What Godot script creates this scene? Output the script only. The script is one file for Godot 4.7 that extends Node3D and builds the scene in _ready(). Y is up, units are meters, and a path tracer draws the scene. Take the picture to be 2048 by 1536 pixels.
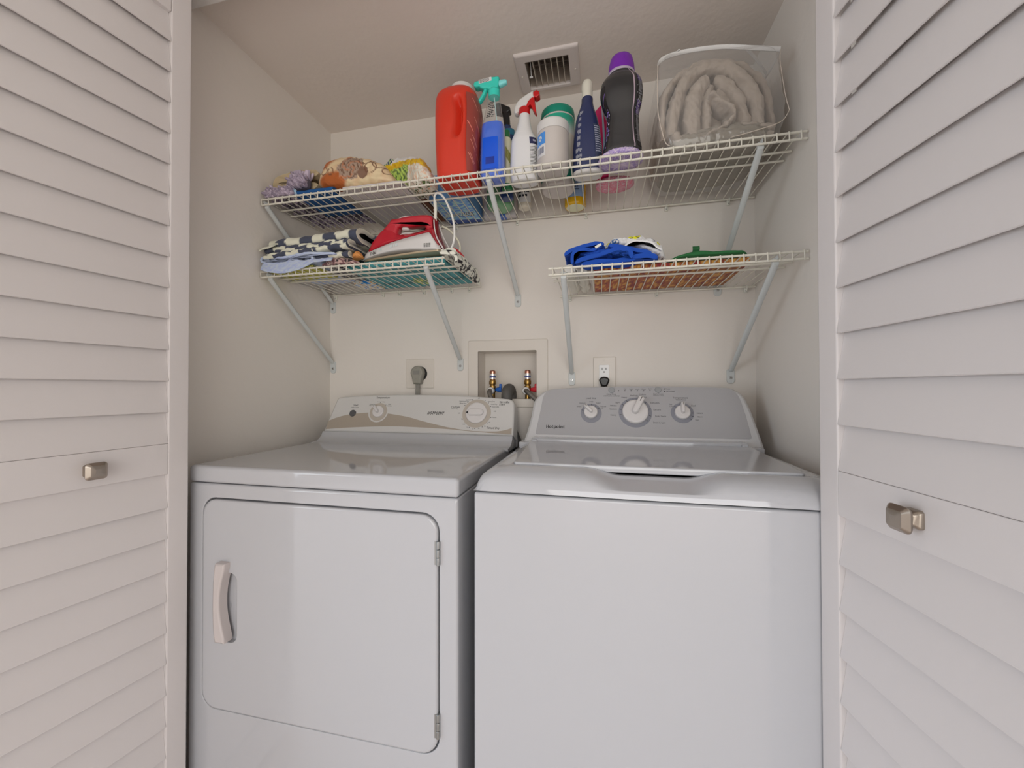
extends Node3D
# A laundry closet behind open louvred bifold doors. Back wall z = 0, x to the right, y up, metres.

var M := {}
var rng := RandomNumberGenerator.new()
var nz := FastNoiseLite.new()
const CW := 1.524          # closet width
const CH := 2.119          # closet ceiling height
const DECK := 1.6987       # upper wire shelf
const DECK_L := 1.4700     # lower shelf over the dryer
const DECK_R := 1.4185     # lower shelf over the washer


# ------------------------------------------------------------------ geometry collector
class G:
	var p := PackedVector3Array()
	var n := PackedVector3Array()
	var u := PackedVector2Array()
	var c := PackedColorArray()
	var ix := PackedInt32Array()
	var xf := Transform3D()
	var tint := Color.WHITE

	# rows of equal length; wrap closes each row; colf(pos, u, v) gives a vertex colour
	func grid(rows: Array, wrap := false, colf = null) -> void:
		var r := rows.size()
		var m: int = rows[0].size()
		var w := m + 1 if wrap else m
		var b := p.size()
		var nn := PackedVector3Array()
		nn.resize(r * w)
		for i in r:
			var row: PackedVector3Array = rows[i]
			for j in w:
				var q: Vector3 = xf * row[j % m]
				var uv := Vector2(float(j) / (w - 1), float(i) / maxi(r - 1, 1))
				p.append(q)
				u.append(uv)
				c.append(colf.call(row[j % m], uv.x, uv.y) if colf != null else tint)
		for i in r - 1:
			for j in w - 1:
				var a0 := i * w + j
				var a1 := a0 + 1
				var a2 := a0 + w
				var a3 := a2 + 1
				for t in [[a0, a1, a2], [a1, a3, a2]]:
					var f := (p[b + t[2]] - p[b + t[0]]).cross(p[b + t[1]] - p[b + t[0]])
					if f.length_squared() < 1e-22:
						continue
					ix.append(b + t[0])
					ix.append(b + t[1])
					ix.append(b + t[2])
					for k in t:
						nn[k] += f
		if wrap:
			for i in r:
				var s := nn[i * w] + nn[i * w + w - 1]
				nn[i * w] = s
				nn[i * w + w - 1] = s
		for k in nn.size():
			n.append(nn[k].normalized() if nn[k].length_squared() > 0 else Vector3.UP)

	func fan(row: PackedVector3Array, last: bool, colf = null) -> void:
		var b := p.size()
		var mid := Vector3.ZERO
		for q in row:
			mid += q
		mid /= row.size()
		var m := row.size()
		var f := Vector3.ZERO
		for j in m:
			var a := xf * row[j] - xf * mid
			var d := xf * row[(j + 1) % m] - xf * mid
			f += d.cross(a) if last else a.cross(d)
		f = f.normalized()
		var pts := Array(row)
		pts.append(mid)
		var lo := Vector3.INF
		var hi := -Vector3.INF
		for q in row:
			lo = lo.min(q)
			hi = hi.max(q)
		var ext := hi - lo
		for q in pts:
			p.append(xf * q)
			n.append(f)
			var uv := Vector2((q.x - lo.x) / maxf(ext.x, 1e-6), (q.z - lo.z) / maxf(ext.z, 1e-6) if ext.z > ext.y else (q.y - lo.y) / maxf(ext.y, 1e-6))
			u.append(uv)
			c.append(colf.call(q, uv.x, uv.y) if colf != null else tint)
		for j in m:
			var k := (j + 1) % m
			if last:
				ix.append_array(PackedInt32Array([b + j, b + k, b + m]))
			else:
				ix.append_array(PackedInt32Array([b + k, b + j, b + m]))

	func orient(v0: int, i0: int) -> void:
		var o := p[v0]
		var vol := 0.0
		for t in range(i0, ix.size(), 3):
			vol += (p[ix[t]] - o).dot((p[ix[t + 2]] - o).cross(p[ix[t + 1]] - o))
		if vol < 0.0:
			for t in range(i0, ix.size(), 3):
				var s := ix[t + 1]
				ix[t + 1] = ix[t + 2]
				ix[t + 2] = s
			for k in range(v0, p.size()):
				n[k] = -n[k]

	func loft(rings: Array, caps := 3, colf = null) -> void:
		var v0 := p.size()
		var i0 := ix.size()
		grid(rings, true, colf)
		if caps & 1:
			fan(rings[0], false, colf)
		if caps & 2:
			fan(rings[-1], true, colf)
		orient(v0, i0)

	func mesh() -> ArrayMesh:
		var a := []
		a.resize(Mesh.ARRAY_MAX)
		a[Mesh.ARRAY_VERTEX] = p
		a[Mesh.ARRAY_NORMAL] = n
		a[Mesh.ARRAY_TEX_UV] = u
		a[Mesh.ARRAY_COLOR] = c
		a[Mesh.ARRAY_INDEX] = ix
		var m := ArrayMesh.new()
		m.add_surface_from_arrays(Mesh.PRIMITIVE_TRIANGLES, a)
		return m


# ------------------------------------------------------------------ rings and solids
func ring_se(cx: float, y: float, cz: float, rx: float, rz: float, e := 2.0, k := 32) -> PackedVector3Array:
	var o := PackedVector3Array()
	for i in k:
		var a := TAU * i / k
		var cs := cos(a)
		var sn := sin(a)
		o.append(Vector3(cx + rx * signf(cs) * pow(absf(cs), 2.0 / e), y, cz + rz * signf(sn) * pow(absf(sn), 2.0 / e)))
	return o


# rounded rectangle in the XY plane at depth z
func ring_xy(x0: float, x1: float, y0: float, y1: float, z: float, r: float, seg := 6) -> PackedVector3Array:
	var o := PackedVector3Array()
	r = maxf(minf(r, minf(x1 - x0, y1 - y0) / 2.0 - 1e-5), 1e-5)
	for q in [[x1 - r, y1 - r, 0.0], [x0 + r, y1 - r, 1.0], [x0 + r, y0 + r, 2.0], [x1 - r, y0 + r, 3.0]]:
		for i in seg + 1:
			var a: float = (q[2] + float(i) / seg) * PI / 2
			o.append(Vector3(q[0] + r * cos(a), q[1] + r * sin(a), z))
	return o


func ring_xz(x0: float, x1: float, z0: float, z1: float, y: float, r: float, seg := 6) -> PackedVector3Array:
	var o := PackedVector3Array()
	for q in ring_xy(x0, x1, z0, z1, 0.0, r, seg):
		o.append(Vector3(q.x, y, q.y))
	return o


# box with all edges rounded by r
func rbox(g: G, lo: Vector3, hi: Vector3, r := 0.002, seg := 3) -> void:
	r = minf(r, minf(hi.x - lo.x, minf(hi.y - lo.y, hi.z - lo.z)) * 0.49)
	var rings := []
	for k in seg + 1:
		var a := PI / 2 * k / seg
		var i := r * (1.0 - sin(a))
		rings.append(ring_xz(lo.x + i, hi.x - i, lo.z + i, hi.z - i, lo.y + r * (1.0 - cos(a)), maxf(r - i, 1e-5), seg))
	for k in seg + 1:
		var a := PI / 2 * (seg - k) / seg
		var i := r * (1.0 - sin(a))
		rings.append(ring_xz(lo.x + i, hi.x - i, lo.z + i, hi.z - i, hi.y - r * (1.0 - cos(a)), maxf(r - i, 1e-5), seg))
	g.loft(rings)


func box(g: G, lo: Vector3, hi: Vector3) -> void:
	for f in [[0, 1, 2], [1, 2, 0], [2, 0, 1]]:
		for s in 2:
			var q := []
			for k in [[0, 0], [1, 0], [1, 1], [0, 1]]:
				var v := Vector3.ZERO
				v[f[0]] = hi[f[0]] if s else lo[f[0]]
				v[f[1]] = hi[f[1]] if k[0] else lo[f[1]]
				v[f[2]] = hi[f[2]] if k[1] else lo[f[2]]
				q.append(v)
			if s:
				q.reverse()
			var b := g.p.size()
			var nrm := Vector3.ZERO
			nrm[f[0]] = 1.0 if s else -1.0
			for k in 4:
				g.p.append(g.xf * q[k])
				g.n.append(g.xf.basis * nrm)
				g.u.append(Vector2(k % 2, k / 2))
				g.c.append(g.tint)
			g.ix.append_array(PackedInt32Array([b, b + 1, b + 2, b, b + 2, b + 3]))


# surface of revolution about y; prof holds (radius, height)
func lathe(g: G, prof: Array, at := Vector3.ZERO, k := 28, sx := 1.0, sz := 1.0, e := 2.0, colf = null) -> void:
	var rings := []
	for q in prof:
		rings.append(ring_se(at.x, at.y + q.y, at.z, maxf(q.x, 1e-5) * sx, maxf(q.x, 1e-5) * sz, e, k))
	g.loft(rings, 3, colf)


func smooth_path(pts: Array, per := 6) -> Array:
	var o := []
	var m := pts.size()
	for i in m - 1:
		var a = pts[maxi(i - 1, 0)]
		var b = pts[i]
		var d = pts[i + 1]
		var e = pts[mini(i + 2, m - 1)]
		for k in per:
			o.append(b.cubic_interpolate(d, a, e, float(k) / per))
	o.append(pts[-1])
	return o


# tube along pts; ra, rb are the half sizes of its section; fixed keeps rb along that axis
func tube(g: G, pts: Array, ra: float, k := 8, rb := -1.0, fixed = null, e := 2.0, taper = null, colf = null) -> void:
	if rb < 0.0:
		rb = ra
	var rings := []
	var m := pts.size()
	var up := Vector3.UP
	for i in m:
		var t: Vector3 = (pts[mini(i + 1, m - 1)] - pts[maxi(i - 1, 0)]).normalized()
		if fixed != null:
			up = fixed
		elif absf(up.dot(t)) > 0.98:
			up = Vector3.RIGHT if absf(t.x) < 0.9 else Vector3.FORWARD
		var s := up.cross(t).normalized()
		var w := t.cross(s).normalized()
		if fixed == null:
			up = w
		var f: float = taper[i] if taper != null else 1.0
		var ring := PackedVector3Array()
		for j in k:
			var a := TAU * j / k
			var cs := cos(a)
			var sn := sin(a)
			ring.append(pts[i] + s * ra * f * signf(cs) * pow(absf(cs), 2.0 / e) + w * rb * f * signf(sn) * pow(absf(sn), 2.0 / e))
		rings.append(ring)
	g.loft(rings, 3, colf)


func rod(g: G, a: Vector3, b: Vector3, r: float, k := 8) -> void:
	tube(g, [a, b], r, k)


# polygon in local xy, extruded from z0 to z1 with a chamfer on the z1 side
func prism(g: G, poly: PackedVector2Array, z0: float, z1: float, bev := 0.0, bev0 := 0.0) -> void:
	var q := poly
	if Geometry2D.is_polygon_clockwise(q):
		q = q.duplicate()
		q.reverse()
	var m := q.size()
	var ring := func(z: float, inset: float) -> PackedVector3Array:
		var o := PackedVector3Array()
		for i in m:
			var a := (q[i] - q[(i + m - 1) % m]).normalized()
			var b := (q[(i + 1) % m] - q[i]).normalized()
			var na := Vector2(-a.y, a.x)
			var nb := Vector2(-b.y, b.x)
			var nn := (na + nb)
			nn = nn / maxf(nn.length_squared() * 0.5, 0.3)
			var w := q[i] + nn * inset
			o.append(Vector3(w.x, w.y, z))
		return o
	var rings := []
	if bev0 > 0.0:
		rings.append(ring.call(z0, bev0))
		rings.append(ring.call(z0 + bev0, 0.0))
	else:
		rings.append(ring.call(z0, 0.0))
	rings.append(ring.call(z1 - bev, 0.0))
	if bev > 0.0:
		rings.append(ring.call(z1 - bev * 0.3, bev * 0.3))
		rings.append(ring.call(z1, bev))
	# corners sharper than 35 degrees get a crease
	var order := []
	for i in m:
		order.append(i)
		var d0 := (q[i] - q[(i + m - 1) % m]).normalized()
		var d1 := (q[(i + 1) % m] - q[i]).normalized()
		if d0.dot(d1) < 0.82:
			order.append(i)
	var side := []
	for r0 in rings:
		var o := PackedVector3Array()
		for i in order:
			o.append(r0[i])
		side.append(o)
	side.reverse()
	g.grid(side, true)
	var tri := Geometry2D.triangulate_polygon(q)
	for s in 2:
		var r3: PackedVector3Array = rings[0] if s == 0 else rings[-1]
		var flat := PackedVector2Array()
		for w in r3:
			flat.append(Vector2(w.x, w.y))
		var b := g.p.size()
		var lo := Vector2.INF
		var hi := -Vector2.INF
		for w in flat:
			lo = lo.min(w)
			hi = hi.max(w)
		for w in r3:
			g.p.append(g.xf * w)
			g.n.append((g.xf.basis * Vector3(0, 0, 1 if s else -1)).normalized())
			g.u.append(Vector2((w.x - lo.x) / (hi.x - lo.x), 1.0 - (w.y - lo.y) / (hi.y - lo.y)))
			g.c.append(g.tint)
		for t in range(0, tri.size(), 3):
			var a := q[tri[t]]
			var d := q[tri[t + 1]]
			var f := q[tri[t + 2]]
			var ccw := (d - a).cross(f - a) > 0.0
			# clockwise as seen from outside
			if ccw == (s == 1):
				g.ix.append_array(PackedInt32Array([b + tri[t], b + tri[t + 2], b + tri[t + 1]]))
			else:
				g.ix.append_array(PackedInt32Array([b + tri[t], b + tri[t + 1], b + tri[t + 2]]))


# frame: flat ring between two rounded rectangles in xy at depth z, walls going back to zb on the inside
func xy_frame(g: G, outer: Array, inner: Array, z: float, r_out: float, r_in: float, z_side: float, z_in: float, edge := 0.003) -> void:
	var s := 6
	var rows := [
		ring_xy(outer[0], outer[1], outer[2], outer[3], z_side, r_out, s),
		ring_xy(outer[0], outer[1], outer[2], outer[3], z - edge, r_out, s),
		ring_xy(outer[0] + edge * 0.3, outer[1] - edge * 0.3, outer[2] + edge * 0.3, outer[3] - edge * 0.3, z - edge * 0.3, r_out, s),
		ring_xy(outer[0] + edge, outer[1] - edge, outer[2] + edge, outer[3] - edge, z, r_out, s),
		ring_xy(outer[0] + edge * 1.5, outer[1] - edge * 1.5, outer[2] + edge * 1.5, outer[3] - edge * 1.5, z, r_out, s),
		ring_xy(inner[0] - edge * 0.7, inner[1] + edge * 0.7, inner[2] - edge * 0.7, inner[3] + edge * 0.7, z, r_in + edge * 0.7, s),
		ring_xy(inner[0] - edge * 0.35, inner[1] + edge * 0.35, inner[2] - edge * 0.35, inner[3] + edge * 0.35, z, r_in + edge * 0.35, s),
		ring_xy(inner[0] - edge * 0.1, inner[1] + edge * 0.1, inner[2] - edge * 0.1, inner[3] + edge * 0.1, z - edge * 0.12, r_in + edge * 0.1, s),
		ring_xy(inner[0], inner[1], inner[2], inner[3], z - edge * 0.5, r_in, s),
		ring_xy(inner[0], inner[1], inner[2], inner[3], z_in, r_in, s)]
	rows.reverse()
	g.grid(rows, true)


func disc_z(g: G, c: Vector3, r: float, h: float, k := 20, bev := 0.0005) -> void:
	var prof := [Vector2(r, 0), Vector2(r, h - bev), Vector2(r - bev * 0.3, h - bev * 0.3), Vector2(r - bev, h)]
	var old := g.xf
	g.xf = old * Transform3D(Basis(Vector3.RIGHT, PI / 2), c)
	lathe(g, prof, Vector3.ZERO, k)
	g.xf = old


# flat lettering; w fixes the width, otherwise h the height; centred at pos in g.xf's xy plane
func text(g: G, s: String, at: Vector3, w := 0.0, h := 0.004, font := "", turn := 0.0, depth := 0.00025, skew := 0.0, align := 0) -> void:
	var tm := TextMesh.new()
	var f := SystemFont.new()
	f.font_names = PackedStringArray([font if font else "Droid Sans"])
	if font.contains("Bold"):
		f.font_names = PackedStringArray(["Droid Sans"])
		f.font_weight = 700
	tm.font = f
	tm.text = s
	tm.font_size = 32
	tm.pixel_size = 0.01
	tm.depth = 0.02
	tm.curve_step = 4.0
	var arr := tm.get_mesh_arrays()
	if arr.is_empty():
		return
	var vs: PackedVector3Array = arr[Mesh.ARRAY_VERTEX]
	var ns: PackedVector3Array = arr[Mesh.ARRAY_NORMAL]
	var ii: PackedInt32Array = arr[Mesh.ARRAY_INDEX]
	var lo := Vector3.INF
	var hi := -Vector3.INF
	for v in vs:
		lo = lo.min(v)
		hi = hi.max(v)
	var k := w / (hi.x - lo.x) if w > 0.0 else h / (hi.y - lo.y)
	var b := g.p.size()
	var mid := (lo + hi) / 2
	if align < 0:
		mid.x = lo.x
	elif align > 0:
		mid.x = hi.x
	var ky := k if h <= 0.0 or w <= 0.0 else h / (hi.y - lo.y)
	for i in vs.size():
		var q := (vs[i] - mid) * Vector3(k, ky, 1)
		q.z = depth if vs[i].z > mid.z else 0.0
		q.x += q.y * skew
		q = Basis(Vector3.BACK, turn) * q
		g.p.append(g.xf * (q + at))
		g.n.append((g.xf.basis * ns[i]).normalized())
		g.u.append(Vector2.ZERO)
		g.c.append(g.tint)
	for i in ii:
		g.ix.append(b + i)


# ------------------------------------------------------------------ objects
var taken := {}


func numbered(called: String) -> String:
	var k: int = taken.get(called, 0)
	taken[called] = k + 1
	return called if k == 0 else "%s_%03d" % [called, k]


func thing(called: String, label: String, category: String, at := Vector3.ZERO, group := "") -> Node3D:
	var o := Node3D.new()
	o.name = numbered(called)
	add_child(o)
	o.position = at
	o.set_meta("label", label)
	o.set_meta("category", category)
	if group:
		o.set_meta("group", group)
	return o


func struct(called: String, label: String, category: String) -> Node3D:
	var o := thing(called, label, category)
	o.set_meta("kind", "structure")
	return o


# one mesh built in world coordinates, hung under its thing or part
func part(parent: Node3D, called: String, what, mat: Material, label := "") -> MeshInstance3D:
	var o := MeshInstance3D.new()
	o.mesh = what.mesh() if what is G else what
	o.material_override = mat
	o.name = called
	var k := 0
	while parent.has_node(NodePath(o.name)):
		k += 1
		o.name = "%s_%03d" % [called, k]
	parent.add_child(o, true)
	var off := Vector3.ZERO
	var q: Node3D = parent
	while q != self:
		off += q.position
		q = q.get_parent()
	o.position = -off
	if label:
		o.set_meta("label", label)
	return o


# a part that shares a mesh with its likes: mesh is local, set at a place
func piece(parent: Node3D, called: String, mesh: Mesh, mat: Material, at: Vector3, basis := Basis()) -> MeshInstance3D:
	var o := part(parent, called, mesh, mat)
	o.position += at
	o.basis = basis
	return o


func single(called: String, label: String, category: String, g: G, mat: Material, group := "") -> MeshInstance3D:
	var o := MeshInstance3D.new()
	o.mesh = g.mesh()
	o.material_override = mat
	o.name = numbered(called)
	add_child(o)
	o.set_meta("label", label)
	o.set_meta("category", category)
	if group:
		o.set_meta("group", group)
	return o


# ------------------------------------------------------------------ materials
# base colour from the photograph's sRGB bytes: k undoes the exposure of the closet
func alb(r: float, gg: float, b: float, k := 1.75) -> Color:
	var l := Color(r / 255.0, gg / 255.0, b / 255.0).srgb_to_linear()
	return Color(minf(l.r * k, 0.88), minf(l.g * k, 0.88), minf(l.b * k, 0.88))     # linear


func mat(color: Color, rough := 0.5, metal := 0.0) -> StandardMaterial3D:
	var m := StandardMaterial3D.new()
	m.albedo_color = color.linear_to_srgb()
	m.roughness = rough
	m.metallic = metal
	return m


func bumps(m: StandardMaterial3D, freq: float, strength: float, size: float, kind := FastNoiseLite.TYPE_SIMPLEX_SMOOTH, oct := 3) -> StandardMaterial3D:
	var key := "noise_%s_%s_%s" % [freq, kind, oct]
	if not M.has(key):
		var f := FastNoiseLite.new()
		f.noise_type = kind
		f.frequency = freq
		f.fractal_octaves = oct
		f.seed = 7
		var t := NoiseTexture2D.new()
		t.width = 512
		t.height = 512
		t.seamless = true
		t.as_normal_map = true
		t.bump_strength = 4.0
		t.noise = f
		M[key] = t
	m.normal_enabled = true
	m.normal_texture = M[key]
	m.normal_scale = strength
	m.uv1_triplanar = true
	m.uv1_scale = Vector3.ONE / size
	return m


func vcol(m: StandardMaterial3D) -> StandardMaterial3D:
	m.vertex_color_use_as_albedo = true
	m.albedo_color = Color.WHITE
	return m


func picture(im: Image, rough := 0.4) -> StandardMaterial3D:
	var m := StandardMaterial3D.new()
	m.albedo_texture = ImageTexture.create_from_image(im)
	m.roughness = rough
	m.texture_repeat = false
	return m


# ------------------------------------------------------------------ the scene
func _ready() -> void:
	rng.seed = 11
	nz.seed = 5
	nz.frequency = 1.0
	nz.fractal_octaves = 2
	var cam := Camera3D.new()
	cam.name = "camera"
	add_child(cam)
	cam.position = Vector3(1.0476, 1.0983, 1.3692)
	cam.rotation = Vector3(0.011, 0.2201, -0.0015)
	cam.fov = rad_to_deg(2.0 * atan(768.0 / 787.39))
	cam.near = 0.02
	cam.far = 60.0
	cam.current = true

	var env := Environment.new()
	var sky := Sky.new()
	var psm := ProceduralSkyMaterial.new()
	psm.sky_top_color = Color(0.45, 0.62, 0.9)
	psm.sky_horizon_color = Color(0.86, 0.9, 0.95)
	psm.ground_bottom_color = Color(0.5, 0.48, 0.45)
	psm.ground_horizon_color = Color(0.75, 0.76, 0.76)
	sky.sky_material = psm
	env.background_mode = Environment.BG_SKY
	env.sky = sky
	env.background_energy_multiplier = 1.6
	env.tonemap_mode = Environment.TONE_MAPPER_LINEAR
	env.tonemap_exposure = 0.80
	env.sdfgi_enabled = true
	env.ssao_enabled = true
	env.ssil_enabled = true
	var we := WorldEnvironment.new()
	we.name = "world_environment"
	we.environment = env
	add_child(we)

	# daylight through the glass door on the left and the window behind the camera
	area("patio_door_daylight", Vector3(-1.6, 1.05, 2.5), Vector3(-0.5, -PI / 2, 0), Vector2(1.7, 1.9), 4.3, Color(0.92, 0.965, 1.0))
	area("window_daylight", Vector3(1.65, 1.05, 4.0), Vector3(-0.55, 0, 0), Vector2(2.2, 1.85), 5.5, Color(1.0, 0.985, 0.955))

	materials()
	room()
	bifold(true)
	bifold(false)
	dryer()
	washer()
	shelves()
	wall_fittings()
	upper_bottles()
	upper_back_row()
	upper_cloths()
	blanket_bag()
	left_shelf_things()
	right_shelf_things()


func area(called: String, at: Vector3, turn: Vector3, size: Vector2, energy: float, color: Color) -> void:
	var l := AreaLight3D.new()
	l.name = called
	l.area_size = size
	l.light_energy = energy
	l.light_color = color
	l.shadow_enabled = true
	l.set("area_range", 12.0)
	l.set("area_attenuation", 2.0)
	add_child(l)
	l.position = at
	l.rotation = turn


func materials() -> void:
	M.wall = bumps(mat(Color(0.86, 0.81, 0.75), 0.72), 0.02, 0.12, 0.35)
	M.ceiling = bumps(mat(Color(0.88, 0.805, 0.74), 0.8), 0.03, 0.12, 0.5)
	M.room_wall = mat(Color(0.82, 0.79, 0.76), 0.75)
	M.floor = bumps(mat(Color(0.76, 0.65, 0.58), 0.45), 0.02, 0.1, 0.5)
	M.door = bumps(mat(Color(0.74, 0.70, 0.69), 0.42), 0.02, 0.08, 0.3)
	M.nickel = mat(Color(0.40, 0.35, 0.30), 0.34, 1.0)
	M.enamel = mat(Color(0.555, 0.56, 0.585), 0.05)
	M.enamel.clearcoat_enabled = true
	M.enamel.clearcoat = 0.3
	M.enamel.clearcoat_roughness = 0.06
	M.console = mat(Color(0.72, 0.705, 0.685), 0.34)
	M.console_white = mat(Color(0.68, 0.675, 0.68), 0.25)
	M.swoosh = mat(alb(152, 142, 130, 1.45), 0.4)
	M.ring = mat(alb(166, 158, 148, 1.45), 0.4)
	M.knob = mat(Color(0.78, 0.75, 0.74), 0.3)
	M.panel = mat(alb(158, 157, 159, 1.4), 0.38)
	M.dial = mat(alb(125, 126, 134, 1.4), 0.4)
	M.button = mat(alb(128, 130, 132), 0.3, 0.2)
	M.ink = mat(Color(0.012, 0.012, 0.013), 0.5)
	M.ink_soft = mat(Color(0.12, 0.12, 0.125), 0.5)
	M.dark = mat(Color(0.035, 0.035, 0.035), 0.6)
	M.handle = mat(Color(0.66, 0.60, 0.585), 0.35)
	M.steel = mat(Color(0.50, 0.50, 0.50), 0.28, 1.0)
	M.wire = mat(Color(0.84, 0.81, 0.71), 0.32)
	M.brace = mat(Color(0.66, 0.69, 0.685), 0.36)
	M.clip = mat(alb(190, 188, 180), 0.4)
	M.plate = mat(Color(0.80, 0.745, 0.675), 0.38)
	M.white = mat(Color(0.80, 0.79, 0.77), 0.38)
	M.plastic_grey = mat(alb(120, 118, 110), 0.5)
	M.black = mat(Color(0.014, 0.014, 0.015), 0.35)
	M.brass = mat(Color(0.42, 0.26, 0.08), 0.3, 1.0)
	M.copper = mat(Color(0.62, 0.30, 0.22), 0.22, 1.0)
	M.braid = bumps(mat(Color(0.28, 0.26, 0.24), 0.4, 0.8), 0.2, 0.8, 0.05)
	M.blue_plastic = mat(alb(10, 75, 150), 0.35)
	M.red_plastic = mat(alb(165, 15, 30), 0.35)


# ------------------------------------------------------------------ setting
func slab(o: Node3D, called: String, lo: Vector3, hi: Vector3, m: Material) -> void:
	var g := G.new()
	box(g, lo, hi)
	part(o, called, g, m)


func wall(called: String, label: String, boxes: Array, m: Material, category := "wall") -> void:
	var g := G.new()
	for b in boxes:
		box(g, b[0], b[1])
	var o := single(called, label, category, g, m)
	o.set_meta("kind", "structure")


func room() -> void:
	var x0 := -1.95
	var x1 := 3.0
	var z1 := 4.35
	# closet
	wall("wall_left", "painted left side wall of the laundry closet beside the dryer", [[Vector3(-0.1, 0, -0.12), Vector3(0, CH, 0.566)]], M.wall)
	wall("wall_right", "painted right side wall of the laundry closet beside the washer", [[Vector3(CW, 0, -0.12), Vector3(CW + 0.1, CH, 0.566)]], M.wall)
	var hx0 := 0.6125
	var hx1 := 0.8325
	var hy0 := 1.058
	var hy1 := 1.2335
	wall("wall_back", "painted back wall of the closet behind the shelves and machines", [
		[Vector3(0, 0, -0.12), Vector3(hx0, CH, 0)], [Vector3(hx1, 0, -0.12), Vector3(CW, CH, 0)],
		[Vector3(hx0, 0, -0.12), Vector3(hx1, hy0, 0)], [Vector3(hx0, hy1, -0.12), Vector3(hx1, CH, 0)],
		[Vector3(hx0 - 0.02, hy0 - 0.02, -0.16), Vector3(hx1 + 0.02, hy1 + 0.02, -0.121)]], M.wall)
	var vx0 := 0.8225
	var vx1 := 0.9565
	var vz0 := 0.0625
	var vz1 := 0.1745
	wall("ceiling", "painted closet ceiling around the air vent", [
		[Vector3(-0.1, CH, -0.12), Vector3(vx0, CH + 0.14, 0.566)], [Vector3(vx1, CH, -0.12), Vector3(CW + 0.1, CH + 0.14, 0.566)],
		[Vector3(vx0, CH, -0.12), Vector3(vx1, CH + 0.14, vz0)], [Vector3(vx0, CH, vz1), Vector3(vx1, CH + 0.14, 0.566)],
		[Vector3(vx0, CH + 0.14, vz0), Vector3(vx1, CH + 0.16, vz1)]], M.ceiling, "ceiling")
	# opening and the room in front of it
	wall("trim_1", "painted header over the closet opening", [[Vector3(0, 2.08, 0.566), Vector3(CW, 2.6, 0.69)]], M.room_wall, "trim")
	wall("wall_front", "painted wall around the closet opening", [[Vector3(x0, 0, 0.566), Vector3(0, 2.6, 0.69)], [Vector3(CW, 0, 0.566), Vector3(x1, 2.6, 0.69)]], M.room_wall)
	wall("floor", "warm light floor in front of the machines", [[Vector3(x0 - 0.1, -0.1, -0.12), Vector3(x1 + 0.1, 0, z1 + 0.1)]], M.floor, "floor")
	wall("ceiling_room", "white ceiling of the room in front of the closet", [[Vector3(x0 - 0.1, 2.6, 0.566), Vector3(x1 + 0.1, 2.7, z1 + 0.1)]], M.room_wall, "ceiling")
	wall("wall_east", "painted right wall of the room in front", [[Vector3(x1, 0, 0.566), Vector3(x1 + 0.1, 2.6, z1 + 0.1)]], M.room_wall)
	wall("wall_west", "painted left wall of the room around the glass door", [
		[Vector3(x0 - 0.1, 0, 0.566), Vector3(x0, 2.6, 1.6)], [Vector3(x0 - 0.1, 0, 3.4), Vector3(x0, 2.6, z1 + 0.1)],
		[Vector3(x0 - 0.1, 2.1, 1.6), Vector3(x0, 2.6, 3.4)]], M.room_wall)
	wall("wall_south", "painted wall with a window opposite the closet", [
		[Vector3(x0, 0, z1), Vector3(0.6, 2.6, z1 + 0.1)], [Vector3(2.9, 0, z1), Vector3(x1, 2.6, z1 + 0.1)],
		[Vector3(0.6, 2.1, z1), Vector3(2.9, 2.6, z1 + 0.1)]], M.room_wall)
	var pane := mat(Color(0.9, 0.95, 1.0), 0.02)
	pane.transparency = BaseMaterial3D.TRANSPARENCY_ALPHA
	pane.albedo_color.a = 0.06
	var w := struct("window_1", "wide full-height window opposite the closet", "window")
	slab(w, "pane", Vector3(0.64, 0.05, z1 + 0.045), Vector3(2.86, 2.06, z1 + 0.05), pane)
	var gf := G.new()
	xy_frame(gf, [0.6, 2.9, 0.002, 2.1], [0.65, 2.85, 0.05, 2.05], z1 + 0.07, 0.002, 0.002, z1 + 0.03, z1 + 0.03)
	box(gf, Vector3(1.73, 0.05, z1 + 0.03), Vector3(1.77, 2.05, z1 + 0.07))
	part(w, "window_frame", gf, M.white)
	var d := struct("door_3", "sliding glass door on the left of the room", "door")
	slab(d, "pane", Vector3(x0 - 0.06, 0.06, 1.65), Vector3(x0 - 0.055, 2.05, 3.35), pane)
	var gd := G.new()
	for zz in [1.6, 2.48, 3.36]:
		box(gd, Vector3(x0 - 0.08, 0, zz), Vector3(x0 - 0.03, 2.1, zz + 0.04))
	box(gd, Vector3(x0 - 0.08, 0, 1.6), Vector3(x0 - 0.03, 0.06, 3.4))
	box(gd, Vector3(x0 - 0.08, 2.05, 1.6), Vector3(x0 - 0.03, 2.1, 3.4))
	part(d, "door_frame", gd, M.white)


func lpart(parent: Node3D, called: String, mesh: Mesh, m: Material, at := Vector3.ZERO) -> MeshInstance3D:
	var o := MeshInstance3D.new()
	o.mesh = mesh
	o.material_override = m
	o.name = called
	var k := 0
	while parent.has_node(NodePath(o.name)):
		k += 1
		o.name = "%s_%03d" % [called, k]
	parent.add_child(o, true)
	o.position = at
	return o


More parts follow.
